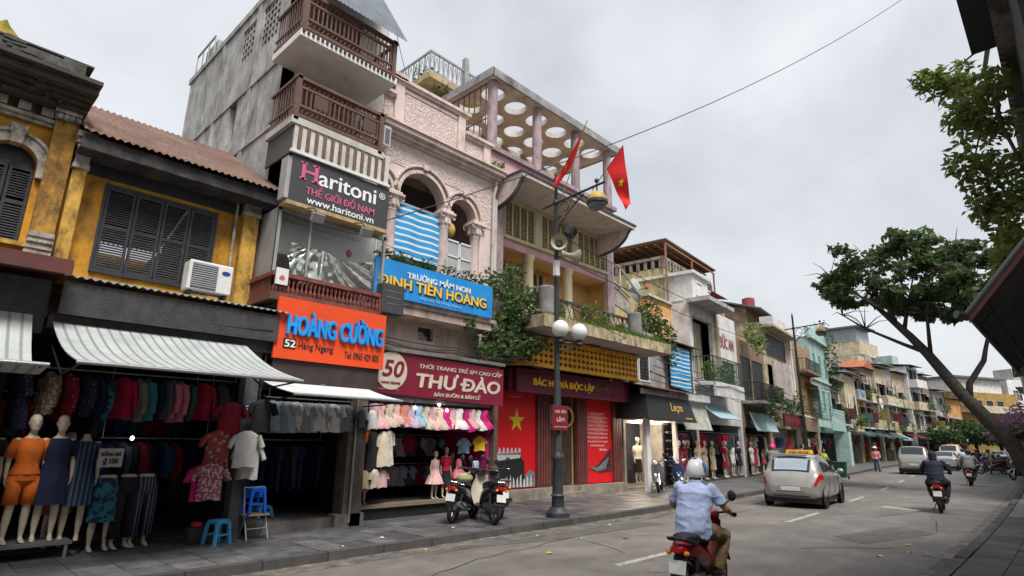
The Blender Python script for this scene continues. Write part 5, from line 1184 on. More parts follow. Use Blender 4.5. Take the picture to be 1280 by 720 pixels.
# second, darker rail inside
rail('clothes_rail', 'lower rail of dark clothes deep inside the near shop', 2.6, 4.4, 12.3, 1.75, hang=1.6)
for i in range(13):
    c = random.choice(['navy', 'black', 'slate', 'dark blue', 'navy', 'dark red']); garment('jacket' if i % 3 else 'long', c, (2.7+i*.13, 12.3, 1.73), R(-60)+random.uniform(-.2, .2), '%s garment %s along the inner lower rail of the near shop' % (c, ORD[i]), 'dark clothes on the inner rails')
rail('clothes_rail', 'upper rail of dark clothes against the back of the near shop', .2, 4.4, 13.2, 2.5, hang=.8)
for i in range(20):
    c = random.choice(['navy', 'black', 'slate', 'dark blue', 'dark red', 'bottle green']); garment('jacket', c, (.4+i*.2, 13.2, 2.48), R(-50)+random.uniform(-.2, .2), '%s jacket %s along the back rail of the near shop' % (c, ORD[i]), 'dark clothes on the inner rails')
# rack column at the shop corner with displayed shirts
pc = thing('shop_column', 'dark grey column with a small 52 plate at the corner of the near shop', 'column', (4.45, 10.75, .12))
MB().box(4.32, 10.7, .12, 4.56, 10.95, 3.5).build('post', M('column_grey', (.1, .1, .11), .8, .3, 4, dirt=.4), pc)
pt_ = MB().box(4.33, 10.66, 2.2, 4.5, 10.7, 2.36).build('number_plate', M('plate_blue', (.03, .06, .2), .5), pc); text('52', 4.35, 2.22, 4.48, 2.34, 10.66, white_l, pt_, bold=.02)
MB().tube([(4.62, 10.66, 3.4), (4.56, 10.6, 2.6), (4.6, 10.62, 1.8), (4.55, 10.66, .9)], .02).build('cable', black, pc)
for k, c, x, y, z, rz, lab in (('shirt', 'dark red', 4.05, 10.5, 2.42, 0, 'dark red polo shirt hung highest beside the 52 plate'), ('shirt', 'floral brown', 3.93, 10.45, 1.95, .1, 'brown and red flowered blouse hung below the dark red polo'), ('shirt', 'pink print', 3.83, 10.35, 1.42, 0, 'pale pink printed blouse hung lowest above the blue stools'), ('shirt', 'magenta', 3.75, 10.5, 1.4, .2, 'magenta shirt half hidden behind the pale pink printed blouse'),
                           ('shirt', 'white', 4.34, 10.4, 1.95, .05, 'white polo shirt hung on the corner column of the near shop'), ('shirt', 'black', 4.6, 10.5, 2.5, .2, 'black shirt hung high between the near shop and the shirt shop'), ('shirt', 'white', 4.5, 10.6, 1.75, -.6, 'white shirt seen edge on behind the white polo')):
    garment(k, c, (x, y, z), rz, lab, 'shirts shown at the shop corner', .98)
# mannequins on the platform
pf = thing('display_platform', 'low steel edged platform carrying the near mannequins', 'platform', (.8, 10.85, .12))
MB().box(-.8, 10.62, .3, 2.16, 11.2, .34).build('top', M('platform_grey', (.14, .14, .15), .6), pf)
mb = MB()
for x in (-.7, .6, 2.08): mb.box(x, 10.64, .12, x+.04, 10.68, .3)
mb.build('leg', steel, pf)
pM = mannequin_proto(True); pH = mannequin_proto(False); pL = mannequin_proto(lower_only=True); pK = mannequin_proto(True, child=True)
mused = set()
def mann(proto, loc, rz, kind, top, bottom, label, group='mannequins of the near shop', s=1.0, pk=1.):
    o = proto if proto.name not in mused and proto not in mused else None
    if o is None:
        o = thing('mannequin', label, 'mannequin', local=True); b = [c for c in proto.children if c.name.startswith('body')][0].copy(); COL.objects.link(b); b.parent = o; b.name = 'body'
    else: mused.add(proto)
    tag(o, label, 'mannequin', group); o.location = loc; o.rotation_euler = (0, 0, rz); o.scale = (s, s, s)
    if kind: dress_mannequin(o, cloth(top) if top else None, cloth(bottom) if bottom else None, kind, k=pk)
    return o
mann(pM, (1.5, 10.88, .34), .1, 'short', 'orange', 'orange', 'pale mannequin in an orange top and orange shorts', s=.98)
mann(pM, (1.83, 10.9, .34), -.1, 'dress', 'navy', None, 'pale mannequin in a dark navy dress, arms hanging', s=.98)
mann(pM, (1.02, 10.88, .34), .2, 'dress', 'black', None, 'mannequin at the picture edge in a black dress', s=.98)
mann(pH, (2.16, 10.95, .3), -.2, 'dress', 'blue stripes', None, 'headless mannequin in a blue striped dress', s=.98)
mann(pM, (2.05, 11.45, .16), .1, 'dress', 'floral brown', None, 'mannequin in a flowered dress half hidden behind the navy dress', s=.95)
mann(pL, (2.52, 10.9, .13), 0, 'skirt', None, 'teal print', 'leg mannequin in a teal and black printed skirt', s=.98)
mann(pL, (2.8, 10.92, .13), .25, 'trousers', None, 'black', 'leg mannequin in plain black trousers between the printed skirt and striped trousers', s=.98)
mann(pL, (3.06, 10.95, .13), .1, 'trousers', None, 'white stripes', 'leg mannequin in dark trousers with pale stripes', s=.98)
pc2 = thing('price_card', 'white handwritten price card above the printed skirt', 'card', (2.45, 10.7, 1.35)); b = MB().box(2.3, 10.7, 1.33, 2.62, 10.71, 1.6).build('card', M('card_white', (.55, .53, .5), .7), pc2)
text('ĐỒNG GIÁ', 2.33, 1.49, 2.59, 1.57, 10.7, M('marker_black', (.05, .04, .06), .7), pc2, bold=.03); text('₫ 150', 2.37, 1.36, 2.56, 1.46, 10.7, MATS['marker_black'], pc2, bold=.03)
MB().cyl((2.46, 10.71, 1.6), (2.46, 10.72, 2.7), .004).build('string', black, pc2)
bulb = thing('light_bulb', 'small lit white bulb glowing in the near shop', 'lamp', (3.0, 11.9, 1.75)); MB().ball((3.0, 11.9, 1.75), .03, .03, .035, 10, 8).build('glass', M('lit_bulb', (1, .98, .95), .3, emit=6), bulb); MB().cyl((3.0, 11.9, 1.79), (3.0, 11.9, 3.4), .005).build('cord', black, bulb)

# stools
def stool(label, loc, rz, mat, hh=.45, w=.3, group=None):
    t = thing('plastic_stool', label, 'stool', local=True, group=group); t.location = loc; t.rotation_euler = (0, 0, rz)
    MB().box(-w*.42, -w*.42, hh-.035, w*.42, w*.42, hh).build('seat', mat, t, bevel=.012)
    for sx in (-1, 1):
        for sy in (-1, 1):
            MB().loft([[V((sx*a+dx, sy*a+dy, z)) for dx, dy in ((-.022, -.022), (.022, -.022), (.022, .022), (-.022, .022))] for a, z in ((w*.5, 0), (w*.38, hh-.03))]).build('leg', mat, t)
    for sx in (-1, 1):
        p = [(-w*.36, hh-.03), (-w*.36, hh-.1), (-w*.2, hh-.055), (w*.2, hh-.055), (w*.36, hh-.1), (w*.36, hh-.03)]
        MB().prism(p, sx*w*.4-.008, sx*w*.4+.008, 'xz').build('apron', mat, t); MB().prism(p, sx*w*.4-.008, sx*w*.4+.008, 'yz').build('apron', mat, t)
        MB().box(-w*.44, sx*w*.44-.012, hh*.35, w*.44, sx*w*.44+.012, hh*.35+.03).build('stretcher', mat, t)
    return t
sb = M('light_blue_plastic', (.06, .38, .68), .35, .05); db = M('blue_plastic', (.01, .1, .55), .35, .05)
stool('small light blue plastic stool on the pavement before the near shop', (4.05, 10.38, .124), .3, sb, .37, .28)
stool('very low light blue stool inside the shirt shop', (5.3, 11.6, .32), .1, sb, .22, .28)
ch = thing('folding_chair', 'steel framed folding chair carrying the upturned blue stool', 'chair', (4.68, 10.5, .12))
mb = MB()
for x in (4.5, 4.86): mb.tube([(x, 10.3, .125), (x, 10.5, .52), (x, 10.62, .95)], .013).tube([(x, 10.66, .125), (x, 10.45, .5)], .013)
mb.cyl((4.5, 10.62, .95), (4.86, 10.62, .95), .013).cyl((4.5, 10.38, .3), (4.86, 10.38, .3), .01).build('frame', steel, ch)
MB().box(4.49, 10.32, .5, 4.87, 10.66, .53).build('seat', M('chair_seat', (.3, .2, .1), .6), ch, bevel=.01)
MB().box(4.5, 10.6, .78, 4.86, 10.63, .95).build('backrest', db, ch)
o = stool('dark blue plastic stool standing on the folding chair', (4.64, 10.49, .53), .05, db, .42, .28)
bx = thing('cash_crate', 'small red and dark crate on the pavement behind the light blue stool', 'crate', (3.85, 10.7, .12)); MB().box(3.7, 10.6, .125, 3.98, 10.85, .36).build('crate', M('crate_dark', (.05, .045, .05), .6), bx, bevel=.01); MB().box(3.76, 10.64, .36, 3.9, 10.78, .44).build('red_pouch', M('pouch_red', (.45, .02, .03), .6), bx, bevel=.02)

# ------------------------------------------------------------------ shirt shop under the grey tube house
shop = thing('shop_interior', 'dark shirt shop room on a raised concrete floor', 'shop room', (5.8, 13, .12))
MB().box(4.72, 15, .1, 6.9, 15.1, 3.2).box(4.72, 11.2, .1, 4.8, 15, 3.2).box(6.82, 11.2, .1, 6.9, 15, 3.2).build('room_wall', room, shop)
MB().box(4.7, 10.85, .1, 6.9, 15, .3).build('raised_floor', M('raised_concrete', (.17, .15, .14), .85, .3, 3, dirt=.4), shop)
MB().box(6.35, 10.7, .1, 6.98, 11.0, .36).build('step', MATS['raised_concrete'], shop)
pc = thing('shop_column', 'worn brown column between the shirt shop and the dress shop', 'column', (6.7, 10.8, .12))
MB().box(6.5, 10.72, .12, 6.62, 11.1, 2.8).box(6.66, 10.7, .12, 6.9, 11.1, 2.8).build('post', M('column_brown', (.16, .12, .1), .8, .35, 3, dirt=.6, dcol=(.04, .03, .03), streak=.6), pc)
MB().cyl((6.64, 10.69, .2), (6.64, 10.69, 2.7), .025).build('pipe', steel, pc)
rail('clothes_rail', 'rail of grey and white shirts above the shirt shop opening', 4.75, 6.5, 10.75, 2.52, hang=.4)
sq = ['pale blue', 'mid grey', 'pale blue', 'white', 'mid grey', 'pale blue', 'white', 'mid grey', 'white', 'mid grey', 'grey']
for i, c in enumerate(sq): garment('shirt', c, (4.85+i*.155, 10.75, 2.5), R(-12), '%s short sleeved shirt %s along the rail of the shirt shop' % (c, ORD[i]), 'shirts on the rail of the shirt shop', .92)
for j, (y, z) in enumerate(((12.2, 1.75), (13.6, 2.3))):
    rail('clothes_rail', ['inner rail of dark jeans in the shirt shop', 'rear rail of dark shirts in the shirt shop'][j], 4.85, 6.75, y, z, hang=.8)
    for i in range(12): garment('trousers' if j == 0 else 'shirt', random.choice(['navy', 'dark blue', 'black', 'slate']), (4.95+i*.155, y, z-.02), R(-50), 'dark %s %s along the %s rail of the shirt shop' % (['jeans', 'shirt'][j], ORD[i], ['inner', 'rear'][j]), 'dark clothes on the inner rails of the shirt shop')

# ------------------------------------------------------------------ children's dress shop
shop = thing('shop_interior', "children's dress shop room with black step and magenta side wall", 'shop room', (9.2, 13, .12))
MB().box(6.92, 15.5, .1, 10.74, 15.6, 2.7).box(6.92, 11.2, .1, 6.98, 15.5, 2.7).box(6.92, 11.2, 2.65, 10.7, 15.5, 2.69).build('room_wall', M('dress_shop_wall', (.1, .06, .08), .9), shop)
MB().box(10.66, 11.0, .3, 10.74, 15.5, 2.66).build('side_wall', M('magenta_wall', (.45, .01, .14), .7), shop)
MB().box(6.98, 11.3, .1, 10.7, 15.5, .42).build('raised_floor', M('shop_floor_dark', (.05, .045, .045), .6), shop)
MB().box(6.98, 11.15, .36, 10.76, 11.35, .44).build('step_edge', M('step_wood', (.2, .15, .11), .7), shop)
MB().box(6.98, 11.22, .1, 10.76, 11.3, .36).build('step_riser', black, shop)
rail('clothes_rail', "rail of bright tulle dresses above the children's shop", 7.1, 10.7, 10.98, 2.63, hang=.1)
tc_ = ['pale pink', 'pale pink', 'cream', 'pale pink', 'coral', 'lilac', 'sky blue', 'cream', 'pale pink', 'cream', 'magenta', 'pale pink', 'white', 'magenta', 'pale pink', 'white', 'magenta']
for i, c in enumerate(tc_): garment('tutu', c, (7.22+i*.205, 11.0+.02*(i % 2), 2.6), R(-22)+random.uniform(-.5, .35), '%s tulle dress %s along the rail under the dark red signboard' % (c, ORD[i]), "tulle dresses on the front rail", random.uniform(.84, 1.02))
for i, (k, c, x, y, z, rz, lab) in enumerate((('kid', 'white', 6.95, 10.6, 2.42, .3, 'white and navy shirt hung at the corner of the dress shop'), ('kid', 'slate', 6.72, 10.62, 2.4, .5, 'dark shirt hung beside the white and navy shirt'), ('long', 'black', 7.25, 10.95, 2.0, .2, 'black outfit hung on the corner rack of the dress shop'), ('long', 'cream', 7.5, 10.95, 2.0, .0, 'long cream dress on the corner rack'),
                                            ('long', 'white', 7.68, 11.0, 2.02, .3, 'long white dress beside the cream dress on the rack'), ('kid', 'beige', 7.1, 10.95, 1.2, .1, 'beige outfit hung low on the corner rack'), ('kid', 'cream', 7.35, 10.95, 1.22, .4, 'cream outfit hung low in the rack above the step'), ('kid', 'pale pink', 7.58, 11.0, 1.2, .2, 'pink striped outfit hung low on the rack'), ('kid', 'orange', 7.12, 11.0, 2.1, .4, 'orange shirt peeping out of the corner rack'),
                                            ('kid', 'yellow', 10.5, 11.1, 1.95, -.5, 'bright yellow outfit hung on the magenta side wall'), ('tutu', 'pale blue', 10.4, 11.1, 1.35, 0, 'pale blue frilled dress hung low by the magenta wall'), ('kid', 'sky blue', 10.15, 11.3, 1.9, -.4, 'sky blue outfit hung beside the yellow one'), ('tutu', 'pink', 10.05, 11.35, 1.4, .2, 'pink frilled dress hung low inside the dress shop'), ('kid', 'dark red', 8.65, 11.6, 1.95, 0, 'dark red shirt hung in the middle of the dress shop'))):
    garment(k, c, (x, y, z), rz, lab, 'outfits displayed in the dress shop', .85 if k != 'kid' else 1.)
for j, (y, z) in enumerate(((12.6, 1.9), (13.8, 2.3), (12.6, 1.2))):
    rail('clothes_rail', ['middle rail of children clothes inside the dress shop', 'rear rail of children clothes inside the dress shop', 'low rail of children clothes inside the dress shop'][j], 8.1, 10.6, y, z, hang=.35)
    for i in range(16):
        c = random.choice(['slate', 'mid grey', 'pale pink', 'navy', 'lilac', 'pale blue', 'dark red', 'grey']); garment('kid' if i % 2 else 'tutu', c, (8.2+i*.15, y, z-.02), R(-35)+random.uniform(-.3, .3), '%s child outfit %s along the %s rail of the dress shop' % (c, ORD[i], ['middle', 'rear', 'low'][j]), 'children clothes on the inner rails', .85)
mann(pK, (9.3, 11.35, .44), .1, 'flare', 'pale pink', None, 'child mannequin in a pale pink flared dress on the shop step', 'child mannequins on the shop step', pk=.62)
mann(pK, (9.72, 11.45, .44), -.1, 'skirt', 'red', 'black', 'child mannequin in a red top and black skirt on the shop step', 'child mannequins on the shop step', s=1.08, pk=.62)
mann(pK, (7.3, 11.3, .44), .2, 'skirt', 'beige', 'beige', 'child mannequin in beige half hidden behind the low rack outfits', 'child mannequins on the shop step', s=1.0, pk=.62)
mann(pK, (10.05, 11.6, .44), .3, 'short', 'brown', 'yellow', 'child mannequin in brown with mustard shorts behind the parked scooters', 'child mannequins on the shop step', s=.95, pk=.62)
for i, x in enumerate((8.3, 9.0, 9.25)):
    bulb = thing('light_bulb', 'lit white bulb %s of three under the dark red signboard' % ('first', 'second', 'third')[i] if False else ['lit bulb under the round number disc side of the dark red signboard', 'lit bulb under the middle of the dark red signboard', 'lit bulb hanging lowest under the dark red signboard'][i], 'lamp', (x, 10.9, 2.6)); z = (2.5, 2.6, 2.48)[i]
    MB().ball((x, 10.93, z), .032, .032, .032, 10, 8).build('glass', M('lit_bulb', (1, .98, .95), .3, emit=6), bulb); MB().cyl((x, 10.93, z+.04), (x, 10.96, 2.66), .012).build('cord', black, bulb)
# ------------------------------------------------------------------ the row of shop houses beyond
YF = 11.95
class House:
    def __init__(s, x0, x1, label, yoff=0., group=None):
        a = st(x0, YF+yoff); b = st(x1, YF+yoff); d = b-a; s.w = d.length; s.rz = math.atan2(d.y, d.x); s.loc = a
        s.m = Matrix.Translation(a) @ Matrix.Rotation(s.rz, 4, 'Z'); s.root = thing('shop_house', label, 'house', tuple(a), s.rz, group, local=True); s.x0 = x0
    def sub(s, name, label, cat, c, group=None):
        t = thing(name, label, cat, tuple(s.m @ V(c)), s.rz, group, local=True); OFF[t.name] = tuple(c); return t
    def body(s, h, mat, depth=8., ops=(), y0=0., z0=0., back=None):
        mb = MB(); wall(mb, 0, s.w, z0, h, y0, y0+.2, ops); mb.merge(shell(0, s.w, z0, h, y0+.2, depth)).box(.0, y0+.2, h-.15, s.w, depth, h-.02)
        o = mb.build('wall', mat, s.root); 
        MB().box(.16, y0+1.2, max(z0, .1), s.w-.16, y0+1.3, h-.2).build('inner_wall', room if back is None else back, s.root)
        return o
    def window(s, xa, xb, za, zb, mat, fr=None, kind='pane', y=0.):
        fr = fr or white; f = MB()
        for p in ((xa-.05, za-.05, xb+.05, za), (xa-.05, zb, xb+.05, zb+.05), (xa-.05, za, xa, zb), (xb, za, xb+.05, zb)): f.box(p[0], y-.03, p[1], p[2], y+.1, p[3])
        w = f.build('window', fr, s.root)
        if kind == 'pane':
            MB().box(xa, y+.1, za, xb, y+.12, zb).build('pane', mat, w); b = MB(); n = max(1, int((xb-xa)/.5))
            for i in range(1, n): x = xa+(xb-xa)*i/n; b.box(x-.02, y+.06, za, x+.02, y+.1, zb)
            b.box(xa, y+.07, za+(zb-za)*.65, xb, y+.1, za+(zb-za)*.65+.04); b.build('glazing_bar', fr, w)
        else:
            n = max(2, int((xb-xa)/.45)); wd = (xb-xa)/n
            for i in range(n):
                lf = MB(); a, c = xa+i*wd+.01, xa+(i+1)*wd-.01; lf.box(a, y+.03, za, c, y+.07, zb)
                for k in range(int((zb-za)/.14)): lf.box(a+.05, y+.005, za+.06+k*.14, c-.05, y+.03, za+.12+k*.14)
                lf.build('shutter_leaf', mat, w)
        return w
    def balcony(s, xa, xb, z, d, slab, rmat, hh=.9, gap=.14, solid=None):
        b = MB().box(xa, -d, z-.15, xb, .0, z).build('balcony_slab', slab, s.root)
        if solid: MB().box(xa, -d, z, xb, -d+.1, z+hh).box(xa, -d+.1, z, xa+.1, 0, z+hh).box(xb-.1, -d+.1, z, xb, 0, z+hh).build('balcony_wall', solid, b)
        else:
            mb = MB(); rail_bars(mb, xa+.03, xb-.03, z+.04, z+hh, -d+.06, gap, .012); rail_side(mb, -d+.09, 0, z+.04, z+hh, xa+.05, gap); rail_side(mb, -d+.09, 0, z+.04, z+hh, xb-.05, gap); mb.build('balcony_rail', rmat, b)
        return b
    def sign(s, xa, xb, za, zb, mat, label, txt=None, tm=None, y=-.25, group=None, tz=None, bold=.03):
        t = s.sub('signboard', label, 'signboard', ((xa+xb)/2, y, za), group); MB().box(xa, y-.06, za, xb, y+.06, zb).build('board', mat, t)
        MB().box(xa+.1, y+.06, (za+zb)/2-.02, xa+.16, .0, (za+zb)/2+.02).box(xb-.16, y+.06, (za+zb)/2-.02, xb-.1, .0, (za+zb)/2+.02).build('bracket', black, t)
        if txt:
            z0, z1 = tz or (za+(zb-za)*.25, za+(zb-za)*.75); w = xb-xa; text(txt, xa+w*.1, z0, xb-w*.1, z1, y-.06, tm, t, bold=bold)
        return t
    def awn(s, xa, xb, zt, zl, d, mat, label, val=.0, y=0., group=None):
        t = s.sub('shop_awning', label, 'awning', ((xa+xb)/2, y, zt), group); mb = MB(); mb.grid(lambda u, v: (xa+(xb-xa)*u, y-d*v, zt+(zl-zt)*v-.06*sin(pi*v)), 8, 5)
        m2 = MB(); m2.grid(lambda u, v: (xa+(xb-xa)*u, y-d*v, zt+(zl-zt)*v-.06*sin(pi*v)-.015), 8, 5); mb.merge(m2)
        if val: mb.grid(lambda u, v: (xa+(xb-xa)*u, y-d-.01*sin(u*60)*v, zl-val*v), 24, 2)
        mb.build('cloth', mat, t, smooth=True); MB().cyl((xa, y-d, zl), (xb, y-d, zl), .02).cyl((xa+.05, y, zt-.5), (xa+.05, y-d, zl), .012).cyl((xb-.05, y, zt-.5), (xb-.05, y-d, zl), .012).build('frame', steel, t); return t
    def shop(s, xa, xb, z1, stock='clothes', n=8, rnd=None, light=False, label=''):
        """opening with a floor, a rail and clothes"""
        MB().box(xa, .0, .1, xb, 3.0, .22).build('shop_floor', MATS['shop_floor'], s.root)
        rnd = rnd or random.Random(int(s.x0*10)); g = 'clothes hung in the shops further along'
        L = s.sub('clothes_rail', 'clothes rail at the front of %s' % label, 'clothes rail', ((xa+xb)/2, .2, 2.3), 'clothes rails further along'); MB().cyl((xa+.1, .2, 2.3), (xb-.1, .2, 2.3), .014).build('bar', steel, L); MB().cyl((xa+.12, .2, 2.3), (xa+.12, .25, z1), .01).cyl((xb-.12, .2, 2.3), (xb-.12, .25, z1), .01).build('hanger_rod', steel, L)
        for i in range(n):
            c = rnd.choice(['navy', 'dark red', 'black', 'white', 'grey', 'red', 'slate', 'beige', 'dark blue', 'bottle green']); x = xa+.25+(xb-xa-.5)*i/max(1, n-1); p = s.m @ V((x, .2, 2.28))
            garment(rnd.choice(['shirt', 'jacket', 'long', 'kid']), c, tuple(p), s.rz+rnd.uniform(-.9, .2), '%s garment %s on the rail of %s' % (c, ORD[i], label), g)
    def ac(s, x, z, label):
        t = s.sub('air_conditioner', label, 'air conditioner', (x, -.3, z), 'air conditioners along the far facades'); MB().box(x-.38, -.32, z, x+.38, -.02, z+.55).build('casing', white, t, bevel=.02)
        MB().lathe([(.2, -.34), (.2, -.32)], (x-.08, 0, z+.27), 16, 'y').build('fan_grille', MATS['grille_grey'], t)
    def pot(s, c, n, size, label, mat=None, r=(.4, .3, .35)):
        t = s.sub('facade_plant', label, 'plant', c, 'plants on the far facades'); leaves([(c[0], c[1], c[2]+r[2], *r), (c[0]+r[0]*.4, c[1]-r[1]*.3, c[2]+r[2]*.2, r[0]*.7, r[1]*.7, r[2]*.8)], n, size, int(c[0]*31+c[2]*7+s.x0)).build('foliage', mat or leaf_g, t)
        MB().cyl((c[0], c[1], c[2]), (c[0], c[1], c[2]+r[2]), .025).build('stem', stem_m, t); return t

def mann_far(H, x, y, z, kind, top, bottom, label, proto=None, s=.97):
    p = H.m @ V((x+random.uniform(-.12, .12), y+random.uniform(.1, .5), z+.08)); return mann(proto or pM, tuple(p), H.rz+random.uniform(-.3, .3), kind, top, bottom, label, 'mannequins of the shops further along', s)
P_ = lambda n, c, **k: M(n, c, .85, k.pop('var', .2), k.pop('scale', 1.6), dirt=k.pop('dirt', .5), dcol=k.pop('dcol', tuple(v*.3 for v in c)), dscale=1.5, streak=.6, **k)
beige = P_('beige_paint', (.48, .4, .28)); orange_w = P_('orange_wall', (.62, .33, .12)); teal_w = P_('teal_wall', (.33, .46, .43), dirt=.5); white_w = P_('white_wall', (.66, .65, .64), dirt=.25); brown_w = P_('brown_wall', (.24, .17, .12)); yellow_w = P_('yellow_wall', (.42, .28, .09), dirt=.7); grey_w = P_('grey_wall', (.33, .32, .3))
light_teal = P_('light_teal_paint', (.36, .5, .46), dirt=.3); dark_w = P_('dark_wall', (.1, .09, .08)); cream_w = P_('cream_wall', (.55, .48, .33)); green_w = P_('green_wall', (.2, .4, .3)); tiler = M('red_tile_roof', (.4, .12, .06), .8, .3, 3, dirt=.4, bump=.4, bscale=8)
pale_blue = M('pale_blue_awning', (.33, .48, .52), .7, .15, 2, dirt=.3, dcol=(.2, .27, .27)); grey_awn = M('stained_pale_awning', (.45, .48, .43), .75, .2, 2, dirt=.6, dcol=(.2, .19, .09), dscale=2.2, streak=.9); maroon_awn = M('maroon_awning', (.2, .02, .03), .7); green_awn = M('green_awning', (.02, .12, .09), .7)
white_awn = M('white_awning', (.6, .6, .58), .7, .12, 3, dirt=.3)

# --- boutique with the black awning
H = House(18.75, 22.4, 'low house with black boutique awning and a ruined yellow terrace wall'); w = H.w
H.body(6.2, grey_w, 8, [(.15, w-.1, .1, 2.5), (.3, 2.2, 4.2, 5.2)])
H.window(.3, 1.2, 4.2, 5.2, glass_d); H.window(1.4, 2.2, 4.2, 5.2, MATS['dark_shutter_wood'], kind='shutter')
MB().box(-.05, -.95, .12, .25, -.8, 2.62).box(2.35, -.95, .12, 2.5, -.8, 2.62).build('shop_column', white, H.root)
MB().box(.2, 2.6, .1, w-.1, 2.7, 2.7).build('boutique_back_wall', M('warm_shop_wall', (.5, .4, .32), .8), H.root); MB().box(.1, -.7, 2.6, w, 2.7, 2.7).build('boutique_ceiling', M('warm_ceiling', (.6, .55, .5), .8), H.root)
MB().box(.15, .0, .1, w-.1, 2.7, .2).build('shop_floor', M('pale_shop_floor', (.3, .28, .26), .3), H.root)
for (x, y) in ((.9, -.3), (1.8, .4), (2.6, -.2)):
    t = H.sub('ceiling_spot', 'warm lit spot in the ceiling of the black awning boutique, %s' % {.9: 'nearest the white column', 1.8: 'deepest inside', 2.6: 'near the hanging shoes'}[x], 'lamp', (x, y, 2.55)); MB().lathe([(.07, 2.57), (.08, 2.6)], (x, y, 0), 12).build('lens', M('warm_spot', (1, .85, .62), .3, emit=12), t)
    ld = bpy.data.lights.new('spot_glow', 'POINT'); ld.energy = 26; ld.color = (1, .8, .58); ld.shadow_soft_size = .08; lo = bpy.data.objects.new('lamp_light', ld); COL.objects.link(lo); lo.location = (x, y, 2.5); lo.parent = t; lo.location = (0, 0, -.08)
t = H.sub('boutique_awning', 'black box awning with a gold script name over the boutique', 'awning', (1.8, -1.0, 2.6)); bawn = M('black_awning', (.018, .018, .02), .6)
MB().add([(-.5, -1.3, 2.62), (3.6, -1.3, 2.62), (3.6, 0, 2.62), (-.5, 0, 2.62), (-.1, -1.0, 3.48), (3.6, -1.0, 3.48), (3.6, 0, 3.6), (-.1, 0, 3.6)], [(0, 1, 5, 4), (1, 2, 6, 5), (2, 3, 7, 6), (3, 0, 4, 7), (4, 5, 6, 7)]).build('cloth', bawn, t)
MB().box(-.5, -1.31, 2.58, 3.6, -1.28, 2.66).build('lower_band', M('awning_band', (.035, .034, .036), .6), t)
ng = 16; 
mtx = Matrix.Translation(V((0, -1.26, 2.62))) @ Matrix.Rotation(R(-19.2), 4, 'X')
text('Leçm', 1.55, .26, 2.6, .68, -.06, gold_l, t, bold=-.005, shear=.42, ry=mtx)
text('FASHION', 2.6, .05, 3.2, .12, -.06, gold_l, t, ry=mtx); MB().box(0, 0, 0, .001, .001, .001)
corrugated(MB(), -.3, 4.0, (-1.3, 3.72), (0, 4.0), .15, .02).build('canopy_sheet', M('canopy_red', (.2, .05, .045), .7, .3, 2, dirt=.4), H.root, smooth=True)
MB().box(-.3, -1.0, 3.5, 3.6, -.9, 3.7).build('canopy_fascia', grey_w, H.root)
# ruined terrace wall above, sloping, with rail frame
MB().prism([(.0, 6.2), (w+.6, 6.2), (w+.6, 7.3), (w-.2, 7.35), (.2, 8.05), (.0, 8.05)], .5, .75).build('terrace_wall', P_('yellow_white_ruin', (.58, .42, .14), dirt=.75, dcol=(.3, .27, .22)), H.root)
MB().prism([(.0, 7.2), (.9, 7.1), (1.9, 6.9), (1.7, 7.45), (.2, 8.0)], .47, .5).build('bare_plaster', P_('bare_plaster', (.45, .42, .38), dirt=.7), H.root)
mb = MB(); mb.tube([(.1, .4, 8.75), (.9, .4, 8.75), (2.6, .4, 7.8)], .055).tube([(.1, .4, 8.1), (1.6, .4, 7.65)], .06).cyl((.15, .4, 6.2), (.15, .4, 8.75), .05).cyl((.85, .4, 7.8), (.85, .4, 8.75), .04); mb.build('terrace_frame', M('frame_white', (.5, .5, .48), .7, .15, 3, dirt=.4), H.root)
H.pot((2.9, .2, 6.3), 520, .18, 'dense creeper hanging over the ruined yellow terrace wall', leaf_d, (.9, .5, .75)); H.pot((3.5, -.2, 5.4), 360, .18, 'creeper hanging lower beside the blue striped sheet', leaf_g, (.55, .35, .8))
mann_far(H, 1.85, .3, .2, 'skirt', 'white', 'black', 'mannequin in a white top and long black skirt in the boutique'); mann_far(H, 1.0, .9, .2, 'skirt', 'black', 'black', 'mannequin in black at the back of the boutique', pH); mann_far(H, .35, .0, .2, 'dress', 'coral', None, 'coral dress mannequin just behind the white boutique column', pH)
t = H.sub('shoe_wall', 'dark wall of hats and shoes beside the boutique column', 'display', (3.1, -.3, .2)); MB().box(2.55, -.35, .2, 3.6, -.3, 2.5).build('panel', room, t)
for i in range(5):
    for j in range(6): MB().ball((2.7+i*.2, -.42, .6+j*.32), .085, .07, .05, 8, 6).build('hat', cloth(random.choice(['grey', 'black', 'beige', 'slate', 'brown'])), t)
dsh = H.sub('satellite_dish', 'round grey satellite dish with a red mark on the terrace', 'satellite dish', (2.4, .6, 8.0)); mb = MB(); mb.lathe([(.02, .12), (.25, .09), (.45, .02), (.55, -.06), (.56, -.06), (.45, .0), (.25, .07)], (0, 0, 0), 24, 'y', cap=False); mb.v = [(p[0]+2.4, .5-p[1], p[2]+8.1) for p in mb.v]; mb.build('reflector', M('dish_grey', (.4, .4, .39), .6, .1, 4), dsh, smooth=True)
MB().cyl((2.4, .5, 8.1), (2.4, .0, 8.15), .015).build('feed_arm', black, dsh); MB().ball((2.36, .0, 8.18), .14, .06, .12, 10, 6).build('feed_horn', M('dish_red', (.55, .08, .06), .6), dsh); MB().cyl((2.4, .6, 7.3), (2.4, .55, 8.1), .03).build('mast', steel, dsh)

